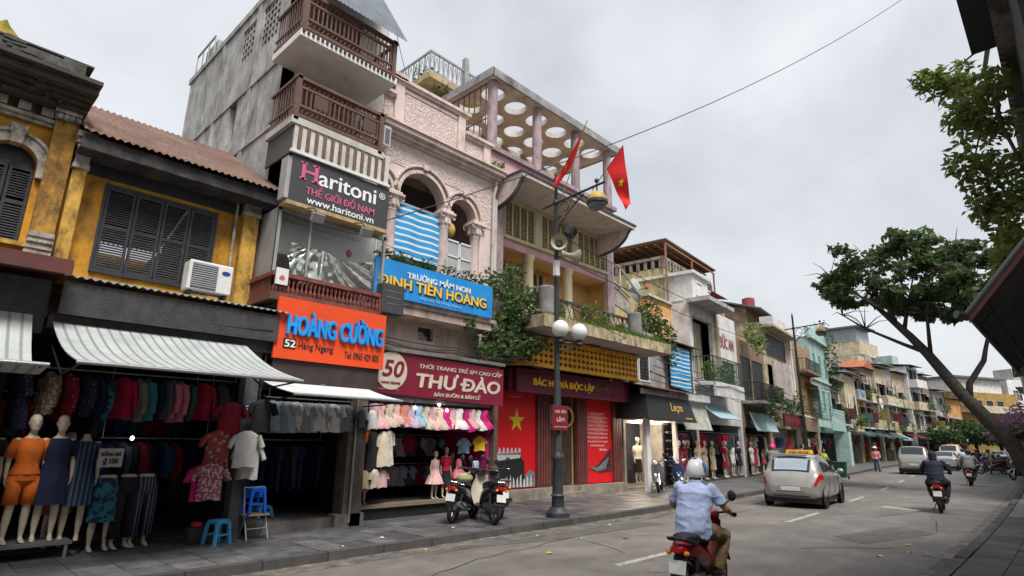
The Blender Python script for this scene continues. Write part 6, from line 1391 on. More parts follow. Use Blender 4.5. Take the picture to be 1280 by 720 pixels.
# --- low house with the blue sheet
H = House(22.4, 25.4, 'low dark house with a blue and white striped sheet across its upper floor'); w = H.w
H.body(6.0, dark_w, 7, [(.2, w-.2, .1, 2.6), (.4, w-.3, 4.2, 5.8)])
t = H.sub('striped_tarpaulin', 'blue and white striped sheet hung over the upper floor beyond the mossy balcony', 'tarpaulin', (1.5, -.1, 4.2)); mb = MB(); mb.grid(lambda u, v: (.3+2.1*u, -.12+.03*sin(u*11), 4.15+1.85*v-.12*u), 16, 6); mb.build('sheet', tarp, t, smooth='all'); MB().cyl((.25, -.1, 6.0), (2.5, -.1, 5.9), .02).build('top_bar', steel, t)
corrugated(MB(), -.2, w+.3, (-.35, 6.05), (3, 6.9), .2, .03).build('roof', M('dark_tile_roof', (.1, .07, .06), .85, .3, 4), H.root, smooth=True)
H.shop(.3, w-.3, 2.9, n=9, label='the low dark house with the blue sheet'); H.awn(.0, 2.9, 3.55, 2.35, .3, grey_awn, 'stained pale awning hanging steeply next to the black boutique awning', .0, -.5); H.sign(.6, w-.1, 3.55, 3.85, white_w, 'narrow white board above the stained awning', y=-.7)
for x, c, k in ((.8, 'dark red', 'dress'), (1.3, 'dark red', 'dress'), (1.8, 'black', 'dress'), (2.4, 'beige', 'skirt')): mann_far(H, x, -.35, .13, k, c, c, 'mannequin in %s standing under the stained pale awning, %s' % (c, {.8: 'beside the hat wall', 1.3: 'between two others', 1.8: 'third of its row', 2.4: 'at the far end of its row'}[x]))
# white penthouse and orange side wall behind
H = House(22.9, 25.35, 'orange walled upper house standing back behind the creeper', .9); w = H.w
H.body(8.3, orange_w, 6, z0=5.5); MB().box(-.05, -.1, 8.3, w+.05, 6, 8.42).build('roof_edge', conc_l, H.root); H.window(1.5, 2.1, 6.6, 7.5, wood2, kind='shutter')
# --- white house with lettered wall and pergola
H = House(25.4, 32.0, 'white house with grey canopy slab, green balcony and red lettering'); w = H.w
H.body(8.5, white_w, 9, [(.4, 3.0, 4.8, 7.8), (4.2, 6.0, 4.4, 6.0), (.3, w-.3, .1, 2.7)]); H.window(4.2, 6.0, 4.4, 6.0, glass_d)
MB().box(.4, .6, 4.8, 3.0, .7, 7.8).build('loggia_wall', cream_w, H.root); MB().box(1.2, .55, 4.8, 1.9, .6, 6.9).build('loggia_door', shut, H.root)
MB().box(-.2, -1.1, 8.3, 3.3, .0, 8.5).build('canopy_slab', M('canopy_grey', (.42, .42, .42), .85, .15, 2, dirt=.4), H.root); MB().box(3.25, -.15, 4.0, 3.6, .02, 8.4).build('pilaster', cream_w, H.root)
H.balcony(.1, 4.1, 4.55, 1.0, white_w, M('green_rail', (.05, .09, .06), .6), 1.2, .16); MB().box(.1, -1.02, 3.9, 4.1, -.9, 4.5).build('balcony_apron', white_w, H.root)
ph = MB().box(.05, -.25, 8.5, 2.1, 3, 9.75).box(2.15, -.2, 8.5, 2.5, 2.5, 9.3).build('penthouse', white_w, H.root); MB().box(-.1, -.4, 9.75, 2.25, 3.1, 9.9).box(2.1, -.25, 9.3, 2.55, 2.55, 9.38).build('penthouse_coping', white_w, ph); H.window(.5, 1.2, 8.8, 9.4, glass_d, y=-.27)
t = H.sub('wall_lettering', 'red brown name letters fixed on the white facade', 'lettering', (5, -.02, 6.6)); text('ĐỨC AN', 3.9, 6.7, 6.1, 7.5, -.01, M('brown_letter', (.3, .1, .09), .6), t, bold=.05)
H.pot((2.8, -.6, 4.6), 220, .2, 'green pot plants behind the green balcony rail', leaf_g, (.5, .3, .6)); H.pot((.6, -.6, 4.6), 200, .2, 'pot plants at the near end of the green balcony', leaf_l, (.45, .3, .5))
H.shop(.4, w-.4, 2.9, n=14, label='the white lettered house'); H.awn(.2, 3.3, 3.6, 2.9, .9, pale_blue, 'faded pale blue awning behind the stained one', .0, -.2)
for x, c, k in ((.9, 'beige', 'trousers'), (1.7, 'beige', 'skirt'), (3.2, 'dark red', 'dress'), (3.9, 'floral brown', 'dress'), (5.2, 'white', 'short'), (5.9, 'black', 'dress')): mann_far(H, x, -.3, .13, k, c, c, 'mannequin in %s %s in front of the white lettered house, %s' % (c, k, {.9: 'first of the row', 1.7: 'second of the row', 3.2: 'third of the row', 3.9: 'fourth of the row', 5.2: 'fifth of the row', 5.9: 'last of the row'}[x]))
# the stepped wall, trellis and sheet roof on top
MB().box(.0, 1.2, 8.5, w, 8.8, 10.3).build('roof_room', P_('roof_room_wall', (.5, .42, .22), dirt=.7), H.root)
pg = MB(); z0, z1 = 10.6, 11.7
for i in range(22): x = -.1+(w+.2)*i/21; pg.add([(x-.02, .9, z1-.0), (x+.02, .9, z1), (x+.02, 7.5, z1-.1), (x-.02, 7.5, z1-.1), (x-.02, .9, z1-.06), (x+.02, .9, z1-.06), (x+.02, 7.5, z1-.16), (x-.02, 7.5, z1-.16)], [(0, 1, 2, 3), (4, 7, 6, 5), (0, 4, 5, 1), (0, 3, 7, 4), (1, 5, 6, 2)])
for j in range(14): y = .95+6.5*j/13; pg.box(-.15, y-.025, z1-.24, w+.15, y+.025, z1-.16)
for x in (-.1, w*.5, w): 
    for y in (.95, 4, 7.4): pg.box(x-.04, y-.04, 8.5, x+.04, y+.04, z1-.2)
pr_ = pg.build('roof_trellis', M('trellis_rust', (.3, .14, .08), .8, .25, 4), H.root)
MB().box(-.2, .85, z1, w+.2, 7.5, z1+.04).build('trellis_sheet', M('trellis_sheet', (.3, .27, .22), .8, .25, 2), pr_); mb = MB()
for i in range(18): x = w*i/17; mb.box(x-.08, 1.1, 10.3, x+.08, 1.2, 10.75)
for i in range(18): y = 1.3+7*i/17; mb.box(-.02, y-.08, 10.3, .08, y+.08, 10.75)
mb.box(0, 1.1, 10.75, w, 1.25, 10.9).box(-.05, 1.1, 10.75, .1, 8.6, 10.9).build('balustrade', P_('balustrade_grey', (.3, .26, .22), dirt=.7), H.root)
corrugated(MB(), 2.7, 5.6, (-.1, 9.55), (2.6, 10.1), .2, .02).build('red_lean_to_roof', maroon_awn, H.root, smooth=True); MB().box(2.7, .6, 8.5, 5.6, .7, 9.4).build('lean_to_wall', dark_w, H.root)

# --- teal roof room
H = House(30.5, 35.5, 'pale teal roof room with grey water tank above the white house', 1.8); w = H.w
H.body(9.9, light_teal, 6, z0=6); H.window(1.6, 2.5, 9.0, 9.5, glass_d); MB().box(-.1, -.1, 9.9, w+.1, 6, 10.1).box(1.5, .2, 10.1, w-.2, 4, 10.8).build('roof', grey_w, H.root); MB().box(w-.4, -.15, 6, w+.02, 6.0, 9.9).build('side_pier', orange_w, H.root)
# --- overgrown dark front
H = House(32.05, 37.4, 'dark overgrown house front with iron balcony and hanging plants'); w = H.w
H.body(7.6, brown_w, 8, [(.5, 2.2, 4.4, 6.6), (2.8, 4.8, 4.4, 6.6), (.3, w-.3, .1, 2.7)]); H.window(.5, 2.2, 4.4, 6.6, shut, kind='shutter', fr=dark_w); H.window(2.8, 4.8, 4.4, 6.6, shut, kind='shutter', fr=dark_w)
H.balcony(.2, w-.2, 4.1, 1.1, grey_w, black, 1.0, .15); H.pot((1.2, -.7, 7.2), 420, .22, 'bushy light green plant on top of the dark house front', leaf_l, (1.1, .5, .7)); H.pot((3.6, -.9, 4.2), 300, .2, 'green plants along the iron balcony of the dark house', leaf_g, (1.0, .4, .5)); H.pot((1.5, -1.1, 3.3), 240, .2, 'trailing plants under the iron balcony of the dark house', leaf_d, (1.0, .3, .5))
H.shop(.4, w-.4, 2.9, n=12, label='the dark overgrown house'); H.awn(.3, w-.6, 3.5, 2.5, .35, pale_blue, 'pale blue awning with white print below the hanging plants', .0, -.3)
for x, c, k in ((.8, 'white', 'short'), (1.6, 'red', 'dress'), (2.7, 'white', 'skirt'), (3.8, 'floral brown', 'dress')): mann_far(H, x, -.3, .13, k, c, c, 'mannequin in %s %s in front of the dark overgrown house, %s' % (c, k, {.8: 'first of the row', 1.6: 'second of the row', 2.7: 'third of the row', 3.8: 'last of the row'}[x]))
# --- beige house with white balcony and hoarding
H = House(37.45, 45.5, 'beige house with white parapet balcony, hoarding panels and dark sloping roof'); w = H.w
H.body(9.4, beige, 9, [(.8, 5.8, 7.4, 8.8), (.8, 5.2, 4.4, 6.8), (6.2, 7.5, 4.2, 6.8), (.4, w-.4, .1, 2.8)]); H.window(.8, 5.8, 7.4, 8.8, shut, kind='shutter', fr=brown_w); H.window(6.2, 7.5, 4.2, 6.8, M('orange_shutter', (.42, .2, .05), .7), kind='shutter', fr=beige)
H.balcony(-.1, w-1.6, 9.2, .8, beige, white, .5, .2, white_w); MB().box(w-1.5, -.25, .1, w-1.2, .0, 9.3).box(5.6, -.25, 2.9, 5.95, 0, 7.2).build('white_pier', white_w, H.root)
for i in range(2): H.sign(.9+i*2.25, 3.05+i*2.25, 4.6, 7.0, M('pale_hoarding', (.42, .36, .34), .8, .3, 3, dirt=.4), 'faded pinkish hoarding panel on the beige house, %s of a pair' % ('nearer' if i == 0 else 'farther'), y=-.3, group='hoarding panels')
MB().add([(-.2, -.2, 10.3), (w+.2, -.2, 10.1), (w+.2, 6, 12.0), (-.2, 6, 12.2), (-.2, -.2, 10.2), (w+.2, -.2, 10.0), (w+.2, 6, 11.9), (-.2, 6, 12.1)], [(0, 1, 2, 3), (4, 7, 6, 5), (0, 4, 5, 1), (1, 5, 6, 2), (3, 0, 4, 7)]).build('roof', M('slate_roof', (.12, .13, .14), .8, .25, 3), H.root); MB().box(0, .8, 9.4, w, 6, 10.6).build('roof_storey', brown_w, H.root); MB().lathe([(.4, 10.6), (.42, 11.5), (.2, 11.6)], (2.2, 1.2, 0), 14).build('water_tank', M('tank_red', (.3, .06, .06), .6), H.root)
H.sign(1.0, 6.6, 2.9, 3.7, M('dark_shop_board', (.09, .02, .025), .5), 'dark shop board with red lettering under the beige house', 'Thời Trang', M('red_letter', (.5, .02, .03), .5), y=-.6); H.pot((2.5, -.5, 3.9), 260, .22, 'bushes on the shop roof below the hoarding panels', leaf_g, (1.3, .4, .4)); H.pot((5.8, -.5, 3.8), 200, .22, 'dark bush beside the white pier of the beige house', leaf_d, (.6, .4, .8))
MB().box(.4, .8, .1, w-.4, .9, 2.8).build('shop_back', white_w, H.root); H.shop(.8, w-.8, 2.9, n=7, label='the beige house'); H.awn(5.0, w+1.5, 3.9, 3.5, 1.5, light_teal, 'long teal fascia board beyond the beige house', .5, -.3)
# --- ochre brown house
H = House(45.6, 51.5, 'narrow brown house with ochre balcony door and stained gable wall'); w = H.w
H.body(9.3, P_('stained_brown', (.4, .28, .16), dirt=.7), 8, [(1.0, 4.6, 4.2, 7.2), (.4, w-.4, .1, 2.8)]); H.window(1.0, 4.6, 4.2, 7.2, yellow_w, kind='shutter', fr=brown_w); H.balcony(.6, w-.6, 7.2, .8, brown_w, black, .9, .2); H.awn(3.2, w+2, 6.6, 5.9, 1.6, maroon_awn, 'maroon awning on the upper floor next to the teal house')
H.shop(.5, w-.5, 2.9, n=8, label='the narrow brown house'); H.ac(5.2, 4.6, 'white air conditioner under the maroon upper awning')
# --- teal house
H = House(51.6, 58.5, 'tall teal house with ornate gable and narrow paired windows'); w = H.w
ops = [(1.0+i*2.2, 1.9+i*2.2, z, z+1.7) for i in range(3) for z in (4.6, 7.6)]
H.body(10.6, teal_w, 8, ops+[(.4, w-.4, .1, 2.8)]); 
for o in ops: H.window(*o, M('teal_shutter', (.12, .3, .3), .7), kind='shutter', fr=light_teal)
MB().prism([(-.1, 10.6), (w+.1, 10.6), (w+.1, 11.3), (w*.75, 11.5), (w*.62, 12.2), (w*.38, 12.2), (w*.25, 11.5), (-.1, 11.3)], -.15, .2).box(-.15, -.3, 10.45, w+.15, 0, 10.65).box(-.1, -.15, 7.0, w+.1, 0, 7.15).build('gable', light_teal, H.root)
H.sign(.6, w-.4, 2.95, 4.7, M('teal_board', (.3, .48, .45), .6, .1, 3, dirt=.2), 'large teal shop board with faint pale lettering', 'MINH PHƯƠNG', M('faint_letter', (.5, .6, .58), .6), y=-.9, bold=.01); MB().box(w-1.4, -1.2, .1, w-.1, -.1, 2.95).build('teal_pier', light_teal, H.root)
H.pot((w-.2, -.2, 7.8), 520, .28, 'thick creeper climbing the far edge of the teal house', leaf_d, (.9, .8, 2.6)); H.shop(.5, w-1.6, 2.9, n=8, label='the teal house')
# --- further fronts
specs = [(58.6, 63.5, 7.6, dark_w, 'squat dark house with cream shop sign box'), (63.6, 68.5, 8.6, cream_w, 'cream house with ochre sign box and plants'), (68.6, 72.0, 9.6, P_('blue_wall', (.3, .4, .48)), 'narrow blue grey house front'), (72.1, 74.5, 9.2, yellow_w, 'narrow bright yellow house front'), (74.6, 79, 10.4, brown_w, 'brown house with round white sign'),
         (79.1, 83.5, 10.8, cream_w, 'cluttered cream house front'), (83.6, 88, 11.5, grey_w, 'grey house with caged balconies'), (88.1, 92.5, 11.0, beige, 'beige house near the bend'), (92.6, 97, 12.2, white_w, 'pale house at the bend with plants'), (97.1, 101, 11.4, brown_w, 'umber house past the bend'), (101.1, 105.5, 9.5, grey_w, 'plain grey house at the bend'), (105.6, 111, 8.6, orange_w, 'ochre house ending the row')]
rnd = random.Random(77)
for i, (a, b, hh, mt, lab) in enumerate(specs):
    sh_ = lab.split(' with ')[0]
    H = House(a, b, lab, rnd.uniform(-.3, .5)); w = H.w; nf = int((hh-3.2)/2.9); ops = [(.2, w-.2, .1, 2.8)]; n = max(1, int(w/1.7)); ws = []
    for f in range(nf):
        for k in range(n): xc = w*(k+.5)/n; ws.append((xc-.45, xc+.45, 3.9+f*2.9, 5.7+f*2.9))
    H.body(hh, mt, 8, ops+ws)
    for o in ws: H.window(*o, rnd.choice([shut, MATS['teal_shutter'], glass_d, wood]), fr=rnd.choice([white, brown_w, cream_w]), kind=rnd.choice(['pane', 'shutter']))
    for f in range(nf):
        if rnd.random() < .75: H.balcony(.2, w-.2, 3.7+f*2.9, rnd.uniform(.7, 1.1), rnd.choice([grey_w, cream_w, white_w]), rnd.choice([black, steel, wood]), .9, .2, rnd.choice([None, None, cream_w, mt]))
        if rnd.random() < .8: H.pot((rnd.uniform(.6, w-.6), -.6, 3.8+f*2.9), 170, .26, '%s plant on the %s floor of the %s' % (rnd.choice(['green', 'bushy', 'leafy']), ['first', 'second', 'third'][f], sh_), rnd.choice([leaf_g, leaf_d, leaf_l]), (rnd.uniform(.5, 1), .4, rnd.uniform(.4, .8)))
        if rnd.random() < .8: H.ac(rnd.uniform(.6, w-.6), 5.9+f*2.9 if f < nf-1 else 3.9, 'white air conditioner on the %s floor of the %s' % (['first', 'second', 'third'][f], sh_))
    if i == 4: MB().prism([(-.3, hh), (w+.3, hh), (w/2, hh+1.0)], -.4, 7, 'xz').build('roof', tiler, H.root)
    else: corrugated(MB(), -.2, w+.2, (-.7, hh+.1), (7, hh+1.0), .3, .04).build('roof', rnd.choice([rust, sheet, MATS['slate_roof']]), H.root, smooth=True); MB().box(.3, 1.5, hh, w*.6, 5, hh+1.6).build('roof_room', rnd.choice([mt, grey_w, light_teal]), H.root)
    for f in range(nf):   # clutter on the fronts: lean-to sheets, pipes, drying cloths, meters
        z = 3.7+f*2.9
        if rnd.random() < .7: corrugated(MB(), .3, w*rnd.uniform(.5, .95), (-1.0, z+2.0), (0, z+2.35), .25, .03).build('lean_to_sheet', rnd.choice([rust, sheet, darkm, MATS['slate_roof']]), H.root, smooth=True)
        if rnd.random() < .8:
            cx_ = rnd.uniform(.5, w-.8); MB().box(cx_, -.5, z+.1, cx_+rnd.uniform(.3, .8), -.46, z+rnd.uniform(.5, 1.2)).build('drying_cloth', cloth(rnd.choice(['white', 'slate', 'pink', 'pale blue', 'yellow', 'grey'])), H.root)
        for q in range(2): px_ = rnd.uniform(.2, w-.2); MB().tube([(px_, -.1, 3.2), (px_+rnd.uniform(-.1, .1), -.12, z+2.9)], .05, 6).build('pipe', rnd.choice([steel, black, white]), H.root)
        if rnd.random() < .6: q = rnd.uniform(.3, w-.9); MB().box(q, -.4, z+1.0, q+.7, -.02, z+1.9).build('window_cage', black, H.root)
    H.awn(.1, w-.1, 3.5, 2.7+rnd.uniform(-.2, .3), rnd.uniform(1.2, 2.2), rnd.choice([green_awn, grey_awn, pale_blue, maroon_awn, M('tarp_dark', (.05, .07, .09), .7), green_awn]), 'shop awning under the %s' % sh_, .15); H.shop(.3, w-.3, 2.9, n=4 if i < 6 else 2, label='the '+sh_)
    cs = rnd.choice([(.3, .22, .06), (.05, .08, .16), (.16, .03, .035), (.36, .36, .35), (.08, .17, .15)]); H.sign(.4, w*.8, 2.95, 3.55, M('far_board_%d' % (i % 5), cs, .6), 'shop board below the %s' % sh_, rnd.choice(['THỜI TRANG', 'QUẦN ÁO', 'SHOP', 'HÀNG NGANG']), white_l, y=-.5)
    if rnd.random() < .75: 
        t = H.sub('hanging_sign', 'upright sign jutting out from the %s' % sh_, 'sign', (w-.3, -1.0, 4.2), 'upright signs along the far facades'); MB().box(w-.4, -1.3, 4.2, w-.28, -.35, 4.2+rnd.uniform(.6, 1.5)).build('panel', M('far_board_%d' % ((i+2) % 5), [(.3, .22, .06), (.05, .08, .16), (.16, .03, .035), (.36, .36, .35), (.08, .17, .15)][(i+2) % 5], .6), t); MB().box(w-.36, -.35, 4.5, w-.32, 0, 4.54).build('bracket', black, t)
# specific far accents
Hx = House(74.6, 79, 'tmp'); rt_ = Hx.root; bpy.data.objects.remove(rt_)
t = Hx.sub('round_sign', 'round white sign with a dark mark on the brown house', 'sign', (1, -1.1, 6.3)); MB().lathe([(.55, -1.12), (.55, -1.02)], (1, 0, 6.3), 20, 'y').build('disc', white, t); MB().box(.75, -1.14, 6.2, 1.25, -1.12, 6.4).build('mark', M('blue_mark', (.08, .1, .3), .6), t); MB().box(.97, -1.02, 6.28, 1.03, 0, 6.32).build('bracket', black, t)
Hr = House(60.5, 67.5, 'set back house with red hipped roof and white framed windows', 4.0); w = Hr.w
Hr.body(12.2, P_('red_brick_wall', (.3, .12, .09)), 7, [(.4, 3.0, 10.0, 11.8), (3.6, 6.2, 10.0, 11.8)]); Hr.window(.4, 3.0, 10, 11.8, glass_d); Hr.window(3.6, 6.2, 10, 11.8, glass_d)
MB().add([(-.6, -.6, 12.2), (w+.6, -.6, 12.2), (w+.6, 7.6, 12.2), (-.6, 7.6, 12.2), (w*.35, 3.5, 14.3), (w*.65, 3.5, 14.3)], [(0, 1, 5, 4), (1, 2, 5), (2, 3, 4, 5), (3, 0, 4), (3, 2, 1, 0)]).build('roof', tiler, Hr.root); Hr.balcony(-.2, w+.2, 9.6, 1.2, white_w, white, .9, .25)
Hr = House(88, 95, 'tall cream apartment house with a glass roof room rising over the bend', 3.5); w = Hr.w
Hr.body(15.5, cream_w, 7, [(1, 2.4, 12, 13.6), (3.6, 5.4, 12, 13.6)]); Hr.window(1, 2.4, 12, 13.6, glass_d); Hr.window(3.6, 5.4, 12, 13.6, glass_d); MB().box(.8, .5, 15.5, 5.5, 5, 17.4).build('roof_room', M('roof_room_glass', (.25, .3, .32), .3), Hr.root); MB().box(.2, -.3, 17.4, 6, 5.6, 17.65).build('roof', MATS['slate_roof'], Hr.root)
Hr = House(111, 124, 'yellow house with broad balconies closing the view at the end of the street', 0); w = Hr.w
Hr.body(10, yellow_w, 9, [(1+i*2.6, 2.6+i*2.6, z, z+1.6) for i in range(4) for z in (4.2, 7.2)])
for i in range(4):
    for z in (4.2, 7.2): Hr.window(1+i*2.6, 2.6+i*2.6, z, z+1.6, shut, kind='shutter', fr=cream_w)
Hr.balcony(0, w, 7.0, 1.2, cream_w, white, .9, .3, cream_w); Hr.balcony(0, w, 4.0, 1.2, cream_w, white, .9, .3, yellow_w); MB().box(1, 1, 10, w-2, 6, 12.2).build('roof_room', white_w, Hr.root); MB().box(.4, .3, 12.2, w-1.4, 6.6, 12.5).build('roof', MATS['slate_roof'], Hr.root)
Hr = House(124, 140, 'white block with roof tank far beyond the yellow house', 1); Hr.body(12.5, white_w, 9, [(1+i*3, 2.8+i*3, z, z+1.6) for i in range(4) for z in (6.2, 9.2)]); 
for i in range(4):
    for z in (6.2, 9.2): Hr.window(1+i*3, 2.8+i*3, z, z+1.6, glass_d)
MB().box(3, 1, 12.5, 6, 4, 14.5).build('roof_tank', grey_w, Hr.root)
# ------------------------------------------------------------------ street lamps
iron = M('lamp_iron', (.035, .04, .045), .5, .25, 6, dirt=.3, dcol=(.09, .08, .07))
def lamp_post(x, y, z, rz, label, near=True):
    t = thing('street_lamp', label, 'street lamp', local=True, group=None); t.location = (x, y, z); t.rotation_euler = (0, 0, rz); t.scale = (1, 1, 1.03)
    MB().lathe([(.27, 0), (.27, .1), (.22, .14), (.19, .2), (.15, .22), (.14, .42), (.17, .46), (.13, .5), (.115, 1.2), (.14, 1.25), (.14, 1.3), (.105, 1.36), (.09, 1.4), (.085, 2.9), (.07, 3.0)], n=18).build('base', iron, t, smooth=True)
    MB().lathe([(.07, 3.0), (.06, 6.0), (.045, 8.15), (.06, 8.17), (.02, 8.2), (.035, 8.26), (.0, 8.32)], n=12).build('pole', iron, t, smooth=True)
    mb = MB(); mb.cyl((0, .45, 7.46), (0, -1.55, 7.62), .03).ball((0, 0, 7.5), .09).cyl((0, -1.3, 7.6), (0, -1.3, 7.45), .02).ball((0, -1.3, 7.72), .06)
    # scrolled bracket
    for k, (c, r, a0, a1) in enumerate((((-.3, 7.3), .2, 0, 5.2), ((-.62, 7.4), .13, 0, 5.0), ((-.16, 7.0), .13, 0, 5.5))): mb.tube([(0, c[0]+r*(1-.12*i/3)*cos(a0+(a1-a0)*i/16), c[1]+r*(1-.12*i/3)*sin(a0+(a1-a0)*i/16)) for i in range(17)], .016, 5)
    mb.tube([(0, -.05, 6.75), (0, -.35, 7.12), (0, -.9, 7.5)], .018, 5); mb.build('arm', iron, t)
    l = MB().lathe([(.02, 7.46), (.1, 7.42), (.19, 7.34), (.24, 7.24), (.24, 7.19)], (0, -1.3, 0), 18).build('lantern_dome', M('lantern_yellow', (.5, .33, .05), .5, .2, 6, dirt=.3), t, smooth=True)
    MB().lathe([(.245, 7.1), (.265, 7.12), (.265, 7.19), (.24, 7.2)], (0, -1.3, 0), 18).build('lantern_rim', iron, l); MB().lathe([(.05, 6.97), (.17, 7.0), (.22, 7.06), (.23, 7.1)], (0, -1.3, 0), 18).build('lantern_bowl', glassy('lantern_bowl_glass', (.16, .17, .17), .15), l, smooth=True)
    if near:
        a = MB(); a.cyl((0, -.0, 3.9), (.37, -.4, 3.9), .03).tube([(0, 0, 3.7), (.18, -.2, 3.76), (.36, -.39, 3.88)], .018).lathe([(.03, 3.82), (.09, 3.87), (.06, 3.92), (.09, 3.99)], (.37, -.4, 0), 10); a.build('globe_arm', iron, t)
        a = MB(); a.cyl((.0, 0, 3.9), (-.12, -.2, 3.93), .03).lathe([(.03, 3.86), (.09, 3.91), (.06, 3.96), (.09, 4.03)], (-.1, -.19, 0), 10); a.build('globe_arm', iron, t)
        gm = M('globe_white', (.72, .72, .7), .25, .06, 4)
        MB().ball((.37, -.4, 4.17), .21, n=20, m=14).build('globe', gm, t, smooth='all'); MB().ball((-.1, -.19, 4.21), .21, n=20, m=14).build('globe', gm, t, smooth='all')
    return t
lamp_post(11.0, 8.95, .12, 0, 'tall black lamp post with two white globes and loudspeakers')
lamp_post(32.6, 8.95+bend(32.6), .12, head(32.6), 'second black lamp post with a yellow lantern, in front of the teal house', False)
spm = M('speaker_cream', (.42, .37, .27), .6, .15, 5, dirt=.3)
def horn(c, d, label):
    t = thing('loudspeaker', label, 'loudspeaker', c); d = V(d).normalized(); c = V(c); mb = MB(); n = 20
    mb.tube([c-d*.16, c-d*.05, c+d*.02, c+d*.12, c+d*.22, c+d*.24], [.06, .06, .07, .11, .2, .21], n, cap=False); mb.build('horn', spm, t, smooth=True)
    MB().cyl(c-d*.24, c-d*.14, .09, n=14).build('driver', spm, t, bevel=.01); MB().tube([c-d*.02, c+d*.12], [.03, .06], 10).build('inner_cone', M('speaker_dark', (.08, .07, .06), .6), t); MB().tube([c, (11.0, 8.95, c.z-.05)], .02).build('bracket', iron, t)
horn((10.87, 8.75, 6.6), (-.75, -.6, .02), 'cream horn loudspeaker facing the near shops on the lamp post'); horn((11.22, 8.7, 6.4), (.8, -.45, -.1), 'cream horn loudspeaker facing along the street on the lamp post')
t = thing('floodlight', 'black floodlight fixed above the loudspeakers on the lamp post', 'floodlight', (11.12, 8.75, 6.95)); MB().obox((11.15, 8.62, 7.0), (.3, .2, .26), (.5, .2, .4)).build('lamp_head', black, t, bevel=.02); MB().tube([(11.0, 8.95, 6.85), (11.12, 8.72, 6.9)], .02).build('bracket', iron, t); MB().obox((11.17, 8.5, 6.95), (.26, .02, .22), (.5, .2, .4)).build('lamp_glass', glass_d, t)
t = thing('junction_box', 'small white box strapped to the lamp post under the loudspeakers', 'box', (10.87, 8.85, 5.8)); MB().box(10.79, 8.78, 5.8, 10.93, 8.9, 6.2).build('casing', white, t, bevel=.01)
t = thing('hand_sign', 'small red sign with white letters tied to the lamp post', 'sign', (10.92, 8.8, 2.0)); MB().box(10.65, 8.8, 2.05, 11.21, 8.82, 2.62).build('board', M('sign_dark_red', (.2, .012, .02), .5), t)
text('NHÀ VĂN', 10.73, 2.44, 11.13, 2.54, 8.8, M('faded_white', (.5, .42, .4), .6), t); text('LÂM', 10.79, 2.24, 11.07, 2.36, 8.8, MATS['faded_white'], t, bold=.03); MB().box(10.69, 8.795, 2.12, 11.17, 8.8, 2.135).build('print', MATS['faded_white'], t)
redf = M('flag_red', (.68, .012, .012), .6, .06, 4)
def flag(base, tip, c1, label, st):
    """pole from base to tip with a limp flag hanging from its upper part"""
    t = thing('flag', label, 'flag', base); b, tp = V(base), V(tip); MB().tube([b, tp], .013, 6).build('pole', M('bamboo', (.3, .24, .12), .6), t)
    h0 = tp; h1 = tp+(b-tp)*.52; low = V(c1); mb = MB()
    def f(u, v):
        p = h0.lerp(h1, v); q = low+(h1-h0)*v*.32; d = p.lerp(q, u); s = .055*sin(u*9+v*3)*(u**.7); return d+V((s, s*.8, -.1*sin(pi*u)*(1-v)))
    mb.grid(f, 18, 12); mb.build('cloth', redf, t, smooth='all')
    s = MB(); c = f(st[0], st[1]); e1 = (f(st[0]+.05, st[1])-f(st[0]-.05, st[1])).normalized(); e2 = (f(st[0], st[1]+.05)-f(st[0], st[1]-.05)).normalized(); nn = e1.cross(e2).normalized()
    for sg_ in (-1, 1):
        pts = []
        for k in range(10):
            a = k*pi/5; q = .12 if k % 2 == 0 else .05; pts.append(c+e1*cos(a)*q*.9+e2*sin(a)*q+nn*.035*sg_)
        s.add(pts+[c+nn*.045*sg_], [(k, (k+1) % 10, 10) for k in range(10)])
    s.build('star', M('star_yellow', (.8, .62, .02), .5), t); return t
flag((11.0, 8.85, 7.7), (11.0, 7.9, 9.85), (10.72, 8.7, 8.4), 'red flag hanging limp nearer to the lamp post', (.55, .5))
flag((11.0, 7.8, 7.85), (11.0, 6.85, 8.75), (11.0, 6.7, 7.2), 'red flag with a yellow star spread above the lantern of the lamp post', (.5, .45))

# ------------------------------------------------------------------ scooters (local frame: +X forward, wheels on z=0)
tyre = M('tyre_rubber', (.018, .018, .018), .85, .2, 8); rimm = M('rim_metal', (.4, .4, .42), .3, .1, 6, metal=.8); blk = M('black_plastic', (.022, .022, .024), .45, .1, 6); chrome = M('chrome', (.6, .6, .62), .15, .05, 5, metal=1.)
seatm = M('seat_vinyl', (.022, .02, .02), .5, .15, 6); redl = M('tail_light_red', (.45, .01, .012), .2, .05); amber = M('indicator_amber', (.65, .25, .02), .25, .05); platew = M('number_plate_white', (.62, .62, .6), .5, .1, 5, dirt=.2); clear = glassy('headlight_glass', (.6, .62, .64), .08)
def paintm(name, c, metal=.15): return M(name, c, .28, .08, 4, coat=.6, metal=metal, bump=0, spec=.5)
def rr(x, w, h, zc, n=14, p=.75, yo=0): 
    out = []
    for k in range(n):
        a = 2*pi*k/n; c, s = cos(a), sin(a); out.append(V((x, yo+w*math.copysign(abs(c)**p, c), zc+h*math.copysign(abs(s)**p, s))))
    return out
